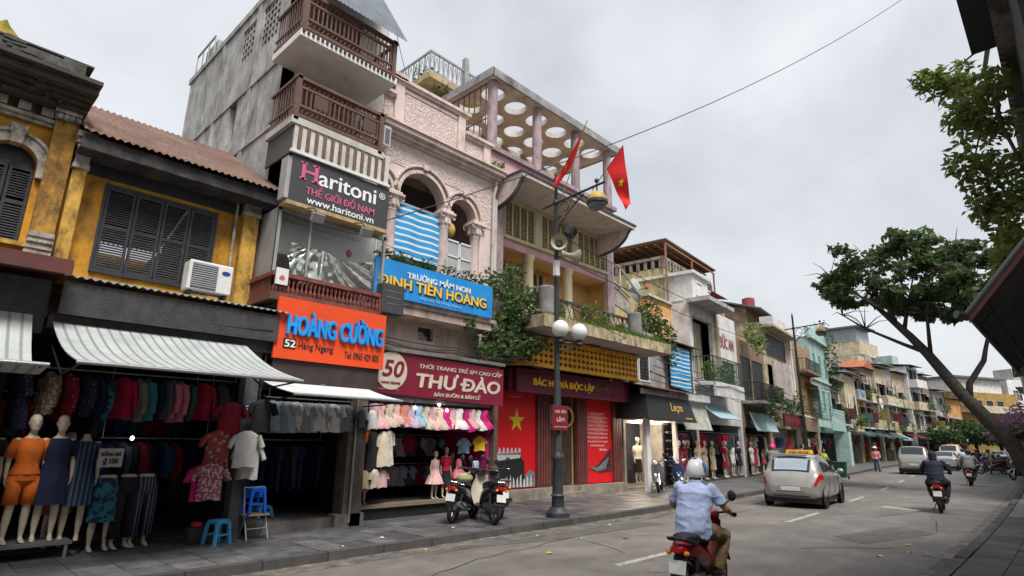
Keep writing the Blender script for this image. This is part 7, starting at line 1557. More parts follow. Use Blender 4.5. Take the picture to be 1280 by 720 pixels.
def scooter(label, body, loc, rz, group=None, plate=True, lean=0., second=None, cat='scooter', steer=0., name='scooter', rack=True, lit=False):
    t = thing(name, label, cat, local=True, group=group); t.location = loc; t.rotation_euler = (lean, 0, rz); second = second or blk; r = .27
    for nm, x in (('rear_wheel', -.46), ('front_wheel', .8)):
        mb = MB(); mb.torus((x, 0, r), r-.045, .048, 'y', 26, 8); w = mb.build('wheel', tyre, t, smooth=True)
        m = MB(); m.torus((x, 0, r), r-.085, .018, 'y', 24, 6).lathe([(.05, -.05), (.05, .05)], (x, 0, r), 12, 'y')
        for k in range(6):
            a = k*pi/3; m.tube([(x+.04*cos(a), 0, r+.04*sin(a)), (x+(r-.09)*cos(a), 0, r+(r-.09)*sin(a))], .013, 5)
        m.build('rim', rimm, w)
    mb = MB(); mb.loft([rr(-.72, .03, .03, .76), rr(-.66, .075, .07, .735), rr(-.5, .125, .1, .69), rr(-.28, .15, .12, .63), rr(-.02, .155, .14, .56), rr(.14, .13, .15, .48), rr(.22, .1, .12, .4)]); mb.build('body_panel', body, t, smooth=True)
    mb = MB(); mb.loft([rr(-.6, .05, .03, .815), rr(-.52, .115, .05, .82), rr(-.3, .135, .055, .805), rr(-.05, .14, .055, .775), rr(.12, .115, .06, .74), rr(.2, .07, .05, .68)]); mb.build('seat', seatm, t, smooth=True)
    if rack:
        MB().tube([(-.35, .13, .76), (-.58, .135, .8), (-.72, .1, .835), (-.76, 0, .845), (-.72, -.1, .835), (-.58, -.135, .8), (-.35, -.13, .76)], .016, 8).build('grab_rail', second, t, smooth=True)
    tl = M('tail_light_lit', (1, .05, .04), .3, emit=5) if lit else redl
    MB().loft([rr(-.735, .05, .03, .715, 12), rr(-.7, .085, .045, .715, 12), rr(-.62, .1, .05, .7, 12)]).build('tail_light', tl, t, smooth=True)
    for sy in (-1, 1): MB().ball((-.69, sy*.105, .68), .04, .035, .028, 10, 6).build('indicator', amber, t)
    MB().loft([[V((-.66+a, y, z)) for y in (-w, w)]+[V((-.64+a, y, z)) for y in (w, -w)] for a, z, w in ((.08, .66, .07), (0, .55, .085), (-.06, .4, .09), (-.03, .3, .07))]).build('rear_mudguard', blk, t)
    if plate: MB().obox((-.715, 0, .53), (.012, .2, .15), (0, .28, 0)).build('number_plate', platew, t, bevel=.004); 
    mb = MB(); mb.loft([rr(-.45, .07, .07, .3), rr(-.3, .1, .1, .32), rr(-.05, .1, .11, .33), rr(.1, .08, .09, .33)]).cyl((-.46, -.07, .27), (-.46, .07, .27), .06, n=12); mb.build('engine', M('engine_grey', (.1, .1, .1), .5, .2, 8, metal=.3), t, smooth=True)
    MB().tube([(.1, -.1, .24), (-.15, -.14, .24), (-.25, -.15, .3)], .022, 8).tube([(-.22, -.16, .3), (-.3, -.165, .33), (-.62, -.17, .42), (-.66, -.17, .43)], [.04, .065, .06, .035], 12).build('exhaust', chrome if second is not blk else M('exhaust_dark', (.08, .08, .085), .35, .1, 5, metal=.6), t, smooth=True)
    for sy in (-1, 1): MB().tube([(-.46, sy*.12, .3), (-.4, sy*.13, .6)], .028, 8).build('shock_absorber', blk, t)
    mb = MB(); mb.box(.12, -.14, .27, .5, .14, .31).loft([rr(.1, .12, .05, .3), rr(.5, .1, .06, .29)]); mb.build('footboard', blk, t, bevel=.01)
    mb = MB()   # leg shield with curled edges
    def ls(u, v): z = .28+.66*v; w = .12+.1*sin(pi*min(1, v*1.1))+.03*v; y = (u-.5)*2*w; return V((.47+.13*v-.02*v*v-.1*(abs(u-.5)*2)**2.5, y, z))
    mb.grid(ls, 12, 10); m2 = MB(); m2.grid(lambda u, v: ls(u, v)+V((.05*(1-(abs(u-.5)*2)**3)+.012, 0, 0)), 12, 10); mb.merge(m2); mb.build('leg_shield', body, t, smooth='all')
    MB().tube([(.62, .06, .62), (.8, .065, .27)], .024, 8).tube([(.62, -.06, .62), (.8, -.065, .27)], .024, 8).build('fork', chrome, t)
    mb = MB()
    def fe(u, v): a = R(20)+R(130)*u; return V((.8+(r+.05)*cos(a), (v-.5)*.15, .27+(r+.05)*sin(a)-abs(v-.5)*.05))
    mb.grid(fe, 12, 4); mb.build('front_fender', body, t, smooth='all')
    s = MB(); s.loft([rr(.42, .06, .05, 1.0), rr(.52, .12, .075, 1.0), rr(.6, .11, .085, .985), rr(.66, .07, .055, .97)]); hb = s.build('handlebar_cowl', body, t, smooth=True)
    MB().ball((.655, 0, .97), .03, .07, .055, 12, 8).build('headlight', clear, hb)
    MB().tube([(.4, -.35, 1.03), (.46, -.24, 1.05), (.52, -.1, 1.02), (.52, .1, 1.02), (.46, .24, 1.05), (.4, .35, 1.03)], .015, 8).build('handlebar', blk, hb)
    for sy in (-1, 1):
        MB().cyl((.46, sy*.24, 1.05), (.39, sy*.37, 1.03), .02).build('grip', blk, hb); MB().tube([(.5, sy*.2, 1.05), (.48, sy*.33, 1.055), (.47, sy*.36, 1.05)], .007, 5).build('brake_lever', chrome, hb)
        MB().tube([(.5, sy*.2, 1.05), (.5, sy*.24, 1.16), (.49, sy*.29, 1.2)], .007, 6).build('mirror_stalk', blk, hb); mi = MB().ball((.49, sy*.31, 1.25), .022, .055, .07, 12, 8).build('mirror', blk, hb, smooth=True)
    MB().tube([(.0, .1, .25), (-.12, .2, .02)], .012, 6).build('side_stand', blk, t) if lean else None
    MB().box(-.05, -.2, .25, .0, -.12, .275).box(-.05, .12, .25, 0, .2, .275).build('foot_peg', chrome, t)
    return t
# ------------------------------------------------------------------ people
skin = M('skin_tan', (.35, .19, .12), .55, .08, 8); skin2 = M('skin_light', (.42, .26, .18), .55, .08, 8)
def rider(label, loc, rz, shirt, pants, helmet, patch=None, sk=skin, voxel=.011, hood=False, group=None, lean=0., sleeves='short', shoe=blk, hair=True, mask=None):
    """seated rider in the scooter's frame: hips on the seat, hands closed on the grips, feet on the footboard"""
    t = thing('person', label, 'person', local=True, group=group); t.location = loc; t.rotation_euler = (lean, 0, rz)
    la = V((0, -1, 0)); hip = V((-.1, 0, .9)); fw = V((1, 0, -.1)).normalized(); up = V((.1, 0, 1)).normalized(); ch = V((-.02, 0, 1.2)); sh = V((.01, 0, 1.345)); nk = V((.03, 0, 1.44)); hd = V((.075, 0, 1.545))
    b = MB(); spine = [((-.11, 0, .82), .15, .12, fw), (hip, .175, .13, fw), ((-.085, 0, 1.02), .155, .12, fw), (ch, .175, .125, fw), ((-.01, 0, 1.29), .19, .115, fw), (sh, .185, .09, fw), ((.02, 0, 1.4), .09, .065, fw), (nk, .056, .056, fw), ((.045, 0, 1.5), .054, .054, fw)]
    torso(b, spine, la); headmesh(b, hd, up, V((1, 0, -.05)).normalized(), la)
    S_, E_, W_ = {}, {}, {}
    for sy in (-1, 1):
        S_[sy] = V((.01, sy*.2, 1.345)); E_[sy] = V((.1, sy*.34, 1.12)); W_[sy] = V((.33, sy*.325, 1.06))
        limb(b, [S_[sy], S_[sy].lerp(E_[sy], .5), E_[sy], E_[sy].lerp(W_[sy], .4), W_[sy]], [.056, .05, .041, .04, .027]); hand(b, W_[sy], V((.1, sy*.03, .0)), V((.2, 0, -1)), sy, 1., 1.0)
        H_ = V((-.06, sy*.1, .88)); K = V((.34, sy*.24, .78)); A = V((.24, sy*.17, .36)); limb(b, [H_, H_.lerp(K, .5), K, K.lerp(A, .35), A], [.095, .085, .062, .06, .04])
        b.loft([ell_ring((x, sy*.155, z), (0, 1, 0), (0, 0, 1), w, h_, 10) for x, z, w, h_ in ((.19, .34, .03, .03), (.25, .335, .038, .045), (.33, .325, .045, .03), (.41, .318, .042, .018), (.45, .315, .022, .01))])
    fuse(b, 'body', sk, t, voxel)
    c = MB(); torso(c, [((-.14, 0, .775), .205, .165, fw), ((-.13, 0, .86), .222, .175, fw), ((-.11, 0, 1.02), .212, .165, fw), ((-.04, 0, 1.18), .215, .16, fw), ((-.03, 0, 1.29), .218, .145, fw), ((-.005, 0, 1.36), .2, .108, fw), ((.02, 0, 1.405), .1, .078, fw), ((.025, 0, 1.425), .075, .07, fw)], la)
    for sy in (-1, 1):
        e = S_[sy].lerp(E_[sy], .72) if sleeves == 'short' else None
        if e: limb(c, [S_[sy], S_[sy].lerp(E_[sy], .4)], [.072, .07]); c.tube([S_[sy].lerp(E_[sy], .4), e], [.07, .075], 14)
        else: limb(c, [S_[sy], E_[sy]], [.074, .058]); c.tube([E_[sy], W_[sy].lerp(E_[sy], .05)], [.058, .045], 14); c.ball(E_[sy], .058)
    so = fuse(c, 'hoodie' if hood else 'shirt', shirt, t, voxel, 2)
    if voxel < .015: crumple(so, .016, (5, 4, 8))
    if sleeves == 'short':
        m = MB(); m.torus((.03, 0, 1.43), .07, .018, 'z', 18, 8); m.build('collar', shirt, so, smooth=True)
    p = MB(); torso(p, [((-.12, 0, .79), .175, .145, fw), ((-.11, 0, .88), .192, .146, fw), ((-.1, 0, .95), .178, .138, fw)], la)
    for sy in (-1, 1):
        H_ = V((-.06, sy*.1, .88)); K = V((.34, sy*.24, .78)); A = V((.24, sy*.17, .4)); limb(p, [H_, H_.lerp(K, .5), K, K.lerp(A, .4)], [.108, .1, .08, .078]); p.tube([K.lerp(A, .4), A], [.078, .068], 14)
    po = fuse(p, 'trousers', pants, t, voxel, 2)
    if voxel < .015: crumple(po, .013, (7, 7, 7), 3)
    for sy in (-1, 1): MB().loft([ell_ring((x, sy*.155, z), (0, 1, 0), (0, 0, 1), w, h_, 12) for x, z, w, h_ in ((.17, .345, .03, .03), (.2, .345, .046, .05), (.27, .338, .05, .05), (.35, .325, .054, .035), (.43, .318, .048, .024), (.465, .315, .024, .012))]).build('shoe', shoe, t, smooth=True)
    if hood: 
        m = MB(); m.ball(hd+V((-.012, 0, .0)), .125, .11, .145, 16, 12).loft([ell_ring((.03, 0, 1.42), (0, 1, 0), (1, 0, 0), .1, .1), ell_ring((.04, 0, 1.5), (0, 1, 0), (1, 0, 0), .1, .11)]); fuse(m, 'hood', shirt, t, .014)
    if helmet is not None:
        m = MB(); n = 22; rings = []
        for i in range(9):
            a = R(-22)+R(112)*i/8; rings.append([hd+V((-.004+(.138*cos(a))*cos(2*pi*k/n)*1.04, .125*cos(a)*sin(2*pi*k/n), .02+.15*sin(a)-(.03*(1 if cos(2*pi*k/n) < 0 else -.6)*(1-i/8)))) for k in range(n)])
        m.loft(rings); hm = m.build('helmet', helmet, t, smooth='all'); v = MB(); v.grid(lambda u, w: hd+V((.1+.1*w*cos((u-.5)*1.8), .12*sin((u-.5)*2.4), .055-.02*w)), 10, 3); v.build('visor', helmet, hm, smooth='all')
        if patch:
            pm_ = MB()
            for sy in (-1, 1):
                for q in range(1): pm_.grid(lambda u, w: hd+V((-.004+.15*cos(R(50)+R(60)*u)*cos(R(-5+45*w)), sy*.132*sin(R(50)+R(60)*u)*cos(R(-5+45*w)), .02+.157*sin(R(-5+45*w)))), 8, 6)
            pm_.grid(lambda u, w: hd+V((-.004+.15*cos(R(120)+R(120)*u)*cos(R(68+20*w)), .133*sin(R(120)+R(120)*u)*cos(R(68+20*w)), .02+.158*sin(R(68+20*w)))), 8, 6); pm_.build('helmet_patch', patch, hm, smooth='all')
        MB().tube([hd+V((.0, .1, -.03)), hd+V((.03, .075, -.11)), hd+V((.06, 0, -.145)), hd+V((.03, -.075, -.11)), hd+V((.0, -.1, -.03))], .006, 5).build('chin_strap', blk, hm)
        if hair: MB().loft([ell_ring(hd+V((-.02, 0, z)), (0, 1, 0), (1, 0, 0), w, d_, 14) for z, w, d_ in ((.05, .085, .1), (-.03, .082, .098), (-.075, .06, .078))]).build('hair', M('hair_black', (.015, .012, .012), .6), t, smooth=True)
    return t
khaki = M('cloth_khaki', (.26, .18, .095), .9, .14, 7, bump=.3, bscale=22); bluesh = M('cloth_light_blue', (.42, .5, .74), .9, .1, 5, bump=.5, bscale=5, bump2=.06); navyc = M('cloth_deep_navy', (.012, .016, .035), .85, .2, 6, bump=.3, bscale=20); jean = M('cloth_jeans', (.06, .08, .14), .9, .2, 6); greyc = M('cloth_grey_jacket', (.3, .29, .28), .9, .12, 6); tanc = M('cloth_tan', (.3, .22, .14), .9, .12, 6); helw = M('helmet_white', (.7, .7, .69), .3, .04, 4, coat=.3); helb = M('helmet_blue_mark', (.02, .2, .6), .3); helk = M('helmet_black', (.02, .02, .022), .3, coat=.3); pinkc = M('cloth_pink_top', (.6, .22, .25), .9)
def at(x, y): return st(x, y)
FR = (6.85, 3.48, 0); FZ = R(8)
sc_ = scooter('dark red scooter ridden by the man in the light blue shirt', paintm('scooter_dark_red', (.2, .008, .014)), FR, FZ, lean=R(1)); sc_.scale = (.95, .95, .95)
rd_ = rider('man in a light blue shirt and white helmet riding the dark red scooter', FR, FZ, bluesh, khaki, helw, helb, voxel=.0095, lean=R(1)); rd_.scale = (.95, .95, .95)
p = at(21.3, 3.2-bend(21.3)); scooter('dark maroon scooter under the rider in the dark hoodie', paintm('scooter_maroon', (.09, .012, .02)), (21.3, 3.2, 0), R(2)+head(21), lean=R(-1)); rider('rider in a dark navy hooded jacket, seen from behind', (21.3, 3.2, 0), R(2)+head(21), navyc, M('cloth_black_trousers', (.02, .02, .024), .9), None, hood=True, sleeves='long', lean=R(-1), voxel=.014)
scooter('black scooter under the rider in the pale grey jacket', paintm('scooter_black', (.02, .02, .025)), (36.85, 4.2, 0), R(-3)+head(36), lean=R(3)); rider('rider in a pale grey jacket and black helmet', (36.85, 4.2, 0), R(-3)+head(36), greyc, jean, helk, sleeves='long', lean=R(3), voxel=.016)
scooter('scooter with its red tail light lit under the rider in tan', paintm('scooter_black', (.02, .02, .025)), (53.5, 4.85, 0), head(53), lit=True); rider('rider in a tan jacket following the lit red tail light', (53.5, 4.85, 0), head(53), tanc, jean, helk, sleeves='long', voxel=.018)
scooter('dark scooter beside the pale grey rider, farther off', paintm('scooter_grey', (.1, .1, .11)), (56.5, 6.6, 0), head(56)); rider('rider in white and teal ahead of the pale grey rider', (56.5, 6.6, 0), head(56), M('cloth_white_teal', (.5, .6, .62), .9), jean, helk, sleeves='long', voxel=.018)
scooter('dark scooter between the white van and the tan rider', paintm('scooter_grey', (.1, .1, .11)), (62, 6.4, 0), head(62)); rider('rider in dark clothes just behind the white van', (62, 6.4, 0), head(62), navyc, jean, M('helmet_red', (.3, .05, .05), .3), sleeves='long', voxel=.018)
# parked scooters
scooter('black and chrome scooter parked before the dress shop with its tail to the street', paintm('scooter_black', (.02, .02, .025)), (8.92, 9.95, .125), R(26), lean=R(5), second=chrome)
s2 = scooter('black scooter with pale leg shield parked at the red star panel', paintm('scooter_black', (.02, .02, .025)), (9.14, 9.42, .125), R(68), lean=R(6), second=chrome)
for c in s2.children:
    if c.name.startswith('leg_shield'): c.material_slots[0].link = 'OBJECT'; c.material_slots[0].material = paintm('scooter_cream', (.55, .5, .4), 0)
scooter('grey scooter parked inside the boutique opening', paintm('scooter_silver', (.2, .2, .21), .5), (19.6, 11.2, .125), R(205), lean=R(5)); scooter('dark blue scooter parked beside the grey one at the boutique', paintm('scooter_blue', (.02, .05, .15)), (21.3, 11.4, .125), R(215), lean=R(5))
scooter('scooter with silver wheels parked on the pavement edge under the leaning tree', paintm('scooter_grey', (.1, .1, .11)), (46.0, 2.75, .0), R(150), lean=R(5), second=chrome)
for i in range(9):
    x = 50+i*3.1; q = st(x, 1.3-.2*(i % 2), .12); scooter('parked scooter %s in the row beyond the leaning tree' % ORD[i], paintm(['scooter_wine', 'scooter_blue', 'scooter_black'][i % 3], [(.08, .01, .015), (.02, .05, .15), (.02, .02, .025)][i % 3]), tuple(q), R(110+i*7), 'scooters parked beyond the leaning tree', lean=R(5))
scooter('dark scooter half hidden behind the pale shielded scooter', paintm('scooter_grey', (.1, .1, .11)), (9.95, 9.95, .125), R(58), lean=R(5), second=chrome)
sz = thing('stacked_helmet', 'rainbow coloured bundle on the seat of the parked scooter', 'bundle', (9.1, 10.05, .95)); MB().ball((9.1, 10.06, .98), .2, .17, .12, 12, 8).build('bundle', pattern('rainbow_cloth', (.6, .3, .05), (.1, .35, .3), 'sz', 4, thr=.5), sz, smooth=True)

# ------------------------------------------------------------------ cars (local frame: +X forward, centred, z=0 on the road)
def car(label, cat, paint_, loc, rz, L=3.8, Wd=1.66, Hh=1.5, kind='hatch', group=None, sign=False, simple=False, glass=None):
    t = thing('car' if kind != 'pickup' else 'pickup_truck', label, cat, local=True, group=group); t.location = loc; t.rotation_euler = (0, 0, rz); w = Wd/2; g = glass or M('car_glass', (.02, .025, .03), .05, .05, bump=0, spec=.9)
    # stations: x (from rear bumper), z sill, z bumper/hip, z belt, z roof, half width at belt, half width at roof
    k = L/3.8; hk = Hh/1.5
    if kind == 'hatch': ST = [(0, .44, .52, .58, .62, .68, .5), (.03, .37, .53, .68, .73, .78, .55), (.09, .31, .56, .8, .87, .86, .6), (.17, .28, .6, .93, .99, .92, .62), (.27, .27, .62, .98, 1.1, .95, .63), (.42, .26, .62, .985, 1.3, .97, .64), (.58, .26, .62, .98, 1.44, .985, .65), (.95, .25, .62, .97, 1.5, 1., .66), (1.5, .25, .62, .95, 1.5, 1., .67), (2.0, .25, .62, .93, 1.46, 1., .66), (2.4, .25, .62, .92, 1.3, .99, .63), (2.85, .25, .62, .92, 1.02, .98, .6), (3.3, .26, .6, .86, .9, .95, .55), (3.6, .28, .55, .74, .78, .86, .5), (3.78, .34, .5, .6, .63, .66, .4)]
    elif kind == 'mpv': ST = [(0, .42, .54, .62, .66, .74, .55), (.03, .36, .56, .74, .8, .82, .6), (.08, .31, .6, .9, .97, .9, .66), (.15, .29, .62, 1.0, 1.14, .94, .68), (.26, .28, .62, 1.0, 1.38, .97, .69), (.38, .27, .64, 1.0, 1.49, .98, .7), (.8, .26, .64, 1.0, 1.52, 1, .7), (1.6, .25, .64, .97, 1.5, 1., .69), (2.1, .25, .62, .95, 1.42, 1., .67), (2.5, .25, .62, .93, 1.22, .99, .63), (2.9, .25, .62, .92, 1.0, .98, .6), (3.4, .27, .58, .85, .9, .93, .55), (3.78, .34, .5, .62, .66, .7, .45)]
    else: ST = [(0, .38, .58, .8, .88, .78, .55), (.06, .3, .6, .9, .97, .88, .6), (.5, .27, .62, .95, 1.0, .96, .62), (.75, .26, .62, .95, 1.12, .98, .63), (1.15, .25, .62, .95, 1.4, 1., .64), (1.7, .25, .62, .94, 1.45, 1., .65), (2.1, .25, .62, .93, 1.36, 1., .64), (2.55, .25, .62, .92, 1.02, .99, .6), (3.2, .26, .6, .86, .9, .95, .55), (3.6, .28, .55, .74, .78, .86, .5), (3.78, .34, .5, .6, .63, .66, .4)]
    def stn(u):
        x = u*(len(ST)-1); i = min(int(x), len(ST)-2); f = x-i; p0, p1, p2, p3 = ST[max(i-1, 0)], ST[i], ST[i+1], ST[min(i+2, len(ST)-1)]
        return [.5*((2*b)+(c-a)*f+(2*a-5*b+4*c-d)*f*f+(3*b-a-3*c+d)*f**3) for a, b, c, d in zip(p0, p1, p2, p3)]
    def Sf(u, v, off=0.):
        x, zs, zh, zb, zr, wb, wr = stn(u); wb *= w; wr *= w*1.14
        prof = [(0, zs), (wb*.8, zs), (wb*.97, zs+.06), (wb*1.0, zh), (wb*.985, zb-.06), (wb*.95, zb), (wb*.95-(wb*.95-wr)*.55, zb+(zr-zb)*.6), (wr*.93, zb+(zr-zb)*.92), (wr*.72, zr), (wr*.35, zr+.015), (0, zr+.02)]
        y = v*(len(prof)-1); i = min(int(y), len(prof)-2); f = y-i; a, b = prof[i], prof[i+1]; py, pz = a[0]+(b[0]-a[0])*f, a[1]+(b[1]-a[1])*f
        return V((x*k-L/2, py, pz*hk))
    nu, nv = 48, 30; mb = MB()
    for s_ in (1, -1): m = MB(); m.grid(lambda u, v: (lambda p: V((p.x, s_*p.y, p.z)))(Sf(u, v)), nu, nv); mb.merge(m)
    for u in (0, 1): mb.add([Sf(u, j/10) for j in range(11)]+[(lambda p: V((p.x, -p.y, p.z)))(Sf(u, j/10)) for j in range(9, 0, -1)], [tuple(range(20))])
    mb.build('body', paint_, t, smooth='all')
    def patch(u0, u1, v0, v1, mat, nm, both=True, off=.008, parent=None, n=8):
        for s_ in ((1, -1) if both else (1,)):
            m = MB()
            def f(a, b):
                u, v = u0+(u1-u0)*a, v0+(v1-v0)*b; p = Sf(u, v); e = .004; tx = Sf(min(1, u+e), v)-Sf(max(0, u-e), v); ty = Sf(u, min(1, v+e))-Sf(u, max(0, v-e)); nn = tx.cross(ty); nn = nn.normalized() if nn.length > 1e-9 else V((0, 0, 1))
                if nn.y < 0 and p.y > .05: nn = -nn
                if p.y <= .05 and nn.x > 0 and u < .3: nn = -nn
                p = p+nn*off; return V((p.x, s_*p.y, p.z))
            m.grid(f, n, 5); m.build(nm, mat, parent or t, smooth='all')
    N = len(ST)-1
    def sx_(x):   # station parameter at a distance from the rear bumper
        lo, hi = 0., 1.
        for _ in range(40):
            m_ = (lo+hi)/2
            if stn(m_)[0] < x: lo = m_
            else: hi = m_
        return lo*N
    kk = kind if kind in ('hatch', 'mpv') else 'sedan'
    us = [(sx_(p), sx_(q)) for p, q in {'hatch': [(.74, 1.12), (1.18, 1.92), (1.98, 2.62)], 'mpv': [(.5, 1.02), (1.08, 1.78), (1.84, 2.45)], 'sedan': [(.95, 1.68), (1.74, 2.42)]}[kk]]
    for a, b in us: patch(a/N, b/N, .515, .7, g, 'side_window')
    rg = [sx_(p) for p in {'hatch': (.21, .56), 'mpv': (.13, .34), 'sedan': (.72, 1.2)}[kk]]
    # rear screen spanning the roof part of the section
    m = MB(); n = 12
    def rs(a, b):
        u = (rg[0]+(rg[1]-rg[0])*b)/N; y = (a-.5)*2; p = Sf(u, 1.); q = Sf(u, .72 if kind != 'x' else .75); wv = abs(q.y)*.98; z = p.z-(p.z-q.z)*abs(y)**2.4*.6; return V((p.x-.018-.0*abs(y), y*wv, z+.004))
    m.grid(rs, n, 8); rear_g = M('car_rear_glass', (.55, .62, .66), .03, .05, bump=0, metal=.85) if kind == 'hatch' else g; m.build('rear_window', rear_g, t, smooth='all')
    if kind == 'hatch':
        m = MB()
        def rf(a, b): 
            q = rs(a, b); return q+V((-.006, 0, 0))
        for (a0, a1, b0, b1) in ((0, 1, -.0, .09), (0, 1, .91, 1.0), (0, .06, .0, 1), (.94, 1, 0, 1)): mm = MB(); mm.grid(lambda u, v: rf(a0+(a1-a0)*u, b0+(b1-b0)*v), 10, 4); m.merge(mm)
        m.build('rear_window_border', blk, t, smooth='all')
        MB().tube([(-L/2+.24, 0, .99*hk), (-L/2+.3, -.2, 1.06*hk), (-L/2+.36, -.36, 1.1*hk)], .008, 5).build('rear_wiper', blk, t)
    m = MB(); n = 12   # windscreen
    fg = [sx_(p) for p in {'hatch': (2.3, 2.84), 'mpv': (2.25, 2.85), 'sedan': (2.15, 2.6)}[kk]]
    def ws(a, b): u = (fg[0]+(fg[1]-fg[0])*b)/N; y = (a-.5)*2; p = Sf(u, 1.); q = Sf(u, .75); return V((p.x+.02, y*abs(q.y)*.95, p.z-(p.z-q.z)*abs(y)**2.4*.6+.008))
    m.grid(ws, n, 8); m.build('windscreen', g, t, smooth='all')
    tl_ = [sx_(p) for p in {'hatch': (.045, .55), 'mpv': (.07, .3)}.get(kind, (.03, .3))]; patch(tl_[0]/N, tl_[1]/N, .37, .475, redl, 'tail_light', off=.012, n=12)
    for s_ in (1, -1):
        MB().ball((-L/2+.05, s_*w*.68, .5*hk), .03, .1, .045, 10, 6).build('rear_reflector', redl, t); MB().ball((L/2-.14, s_*w*.66, .68*hk), .12, .16, .08, 10, 6).build('headlight', clear, t)
        MB().tube([(L/2-1.42, s_*w*.97, .98*hk), (L/2-1.4, s_*(w+.09), 1.0*hk)], .03, 6).ball((L/2-1.42, s_*(w+.12), 1.02*hk), .07, .1, .07, 12, 8).build('door_mirror', paint_, t, smooth=True)
        for xx in ((-.15, .82) if not simple else (-.1,)): MB().box(xx-.09-.4, s_*(w*1.0)-.012*s_-.01, .83*hk, xx+.09-.4, s_*(w*1.0)+.012, .86*hk).build('door_handle', paint_, t)
        # door seams
        m = MB()
        for uu in us[:-1]+[us[-1]]:
            for q in (uu[1]+.08,): m.tube([Sf(q/N, v)*1.0+V((0, .004, 0)) if s_ > 0 else (lambda p: V((p.x, -p.y-.004, p.z)))(Sf(q/N, v)) for v in (.22, .3, .4, .5)], .006, 4)
        m.build('door_seam', blk, t)
        for xx in (-L/2+.62*k, L/2-.78*k):
            r = .29*hk; wv = MB().torus((xx, s_*(w-.12), r), r-.06, .06, 'y', 26, 8).build('wheel', tyre, t, smooth=True); m = MB().lathe([(r-.1, -.03), (r-.1, .03)], (xx, s_*(w-.1), r), 20, 'y')
            for q in range(5): a = q*2*pi/5; m.obox((xx+.1*cos(a), s_*(w-.055), r+.1*sin(a)), (.17, .03, .05), (0, -a, 0))
            m.lathe([(.05, -.02), (.05, .05)], (xx, s_*(w-.09), r), 10, 'y'); m.build('rim', rimm, wv)
            MB().torus((xx, s_*(w*.97), r+.01), r+.03, .018, 'y', 28, 6).lathe([(r+.02, -.0), (r+.02, .004)], (xx, s_*(w*.955), r+.01), 26, 'y').build('wheel_arch', M('arch_black', (.012, .012, .012), .8), t)
    MB().box(-L/2-.012, -.26, .49*hk, -L/2+.05, .26, .6*hk).build('number_plate', platew, t, bevel=.006)
    MB().box(-L/2+.0, -w*.62, .27*hk, -L/2+.2, w*.62, .33*hk).build('rear_bumper_trim', blk, t, bevel=.02)
    MB().tube([(-L/2+.1, -w*.8, .66*hk), (-L/2+.03, -w*.5, .655*hk), (-L/2+.015, 0, .65*hk), (-L/2+.03, w*.5, .655*hk), (-L/2+.1, w*.8, .66*hk)], .012, 6).build('bumper_crease', blk, t, smooth=True)
    MB().box(-L/2+.05, -.32, .755*hk, -L/2+.1, .32, .785*hk).build('boot_strip', chrome, t); MB().box(-L/2-.006, -.4, .465*hk, -L/2+.05, .4, .48*hk).build('plate_recess', blk, t); MB().box(-L/2+.47, -w*.5, Hh-.03, -L/2+.62, w*.5, Hh+.03).build('roof_spoiler', paint_, t, bevel=.015) if kind == 'hatch' else None; MB().ball((-L/2+.11*k, 0, .86*hk), .03, .06, .04, 12, 6).build('badge', chrome, t)
    MB().box(-L/2+.25, -w*.9, .14, L/2-.25, w*.9, .3*hk).build('underbody', blk, t)
    MB().tube([(-L/2+.9, 0, Hh+.01), (-L/2+.75, 0, Hh+.2)], .006, 5).build('aerial', blk, t) if not simple else None
    return t
silver = M('taxi_silver', (.4, .385, .36), .28, .08, 3, metal=.45, coat=.5, bump=0, dirt=.15, dcol=(.2, .18, .16))
th_ = R(3.6)+.5*head(20)
tx = car('silver taxi hatchback with a yellow roof sign seen from behind', 'taxi', silver, (20.65, 6.62, 0), th_, 3.85, 1.68, 1.5)
m4 = Matrix.Translation((20.65, 6.62, 0)) @ Matrix.Rotation(th_, 4, 'Z')
b = MB().loft([[V((x, y, z)) for x, y in ((-.42-d, -.4+e), (-.42-d, .4-e), (-.24+d, .4-e), (-.24+d, -.4+e))] for z, d, e in ((1.52, 0, 0), (1.64, -.03, .02))]); b.build('roof_sign', M('taxi_yellow', (.65, .4, .03), .4, .06), tx, bevel=.015)
text('TAXI GROUP', -.3, 1.545, .3, 1.62, 0, M('taxi_print', (.4, .05, .03), .5), tx, bold=.03, ry=Matrix.Translation((-.425, 0, 0)) @ Matrix.Rotation(R(-90), 4, 'Z'), name='sign_lettering')
vanp = M('van_silver', (.4, .39, .37), .3, .05, 3, metal=.5, coat=.4, bump=0); q = V((49.2, 8.35, 0))
car('silver people carrier pulling along the kerb beyond the taxi', 'van', vanp, tuple(q), head(48)-R(2), 4.5, 1.8, 1.76, 'mpv', simple=True)
car('silver saloon car ahead of the people carrier', 'car', M('saloon_silver', (.45, .46, .48), .3, .05, metal=.5, coat=.4, bump=0), (60.0, 8.2, 0), head(60), 4.4, 1.74, 1.48, 'sedan', simple=True)
pk = car('white van with amber roof light far down the street', 'van', M('truck_white', (.55, .53, .46), .5, .06), (76, 9.6, 0), head(76)-R(3), 5.0, 1.85, 1.95, 'mpv', simple=True)
MB().box(.0, -.5, 1.98, .2, .5, 2.08).build('roof_light', amber, pk)
car('blue and white taxi at the far bend', 'taxi', M('far_white_blue', (.5, .56, .7), .4, .1), (84, 6.6, 0), head(84), 4.2, 1.72, 1.5, 'sedan', simple=True)
car('yellow car parked far down the right kerb beside the tree trunk', 'car', M('far_yellow', (.6, .42, .05), .4, .06), (64, 3.2, 0), head(64)+R(4), 4.0, 1.7, 1.5, 'hatch', simple=True)

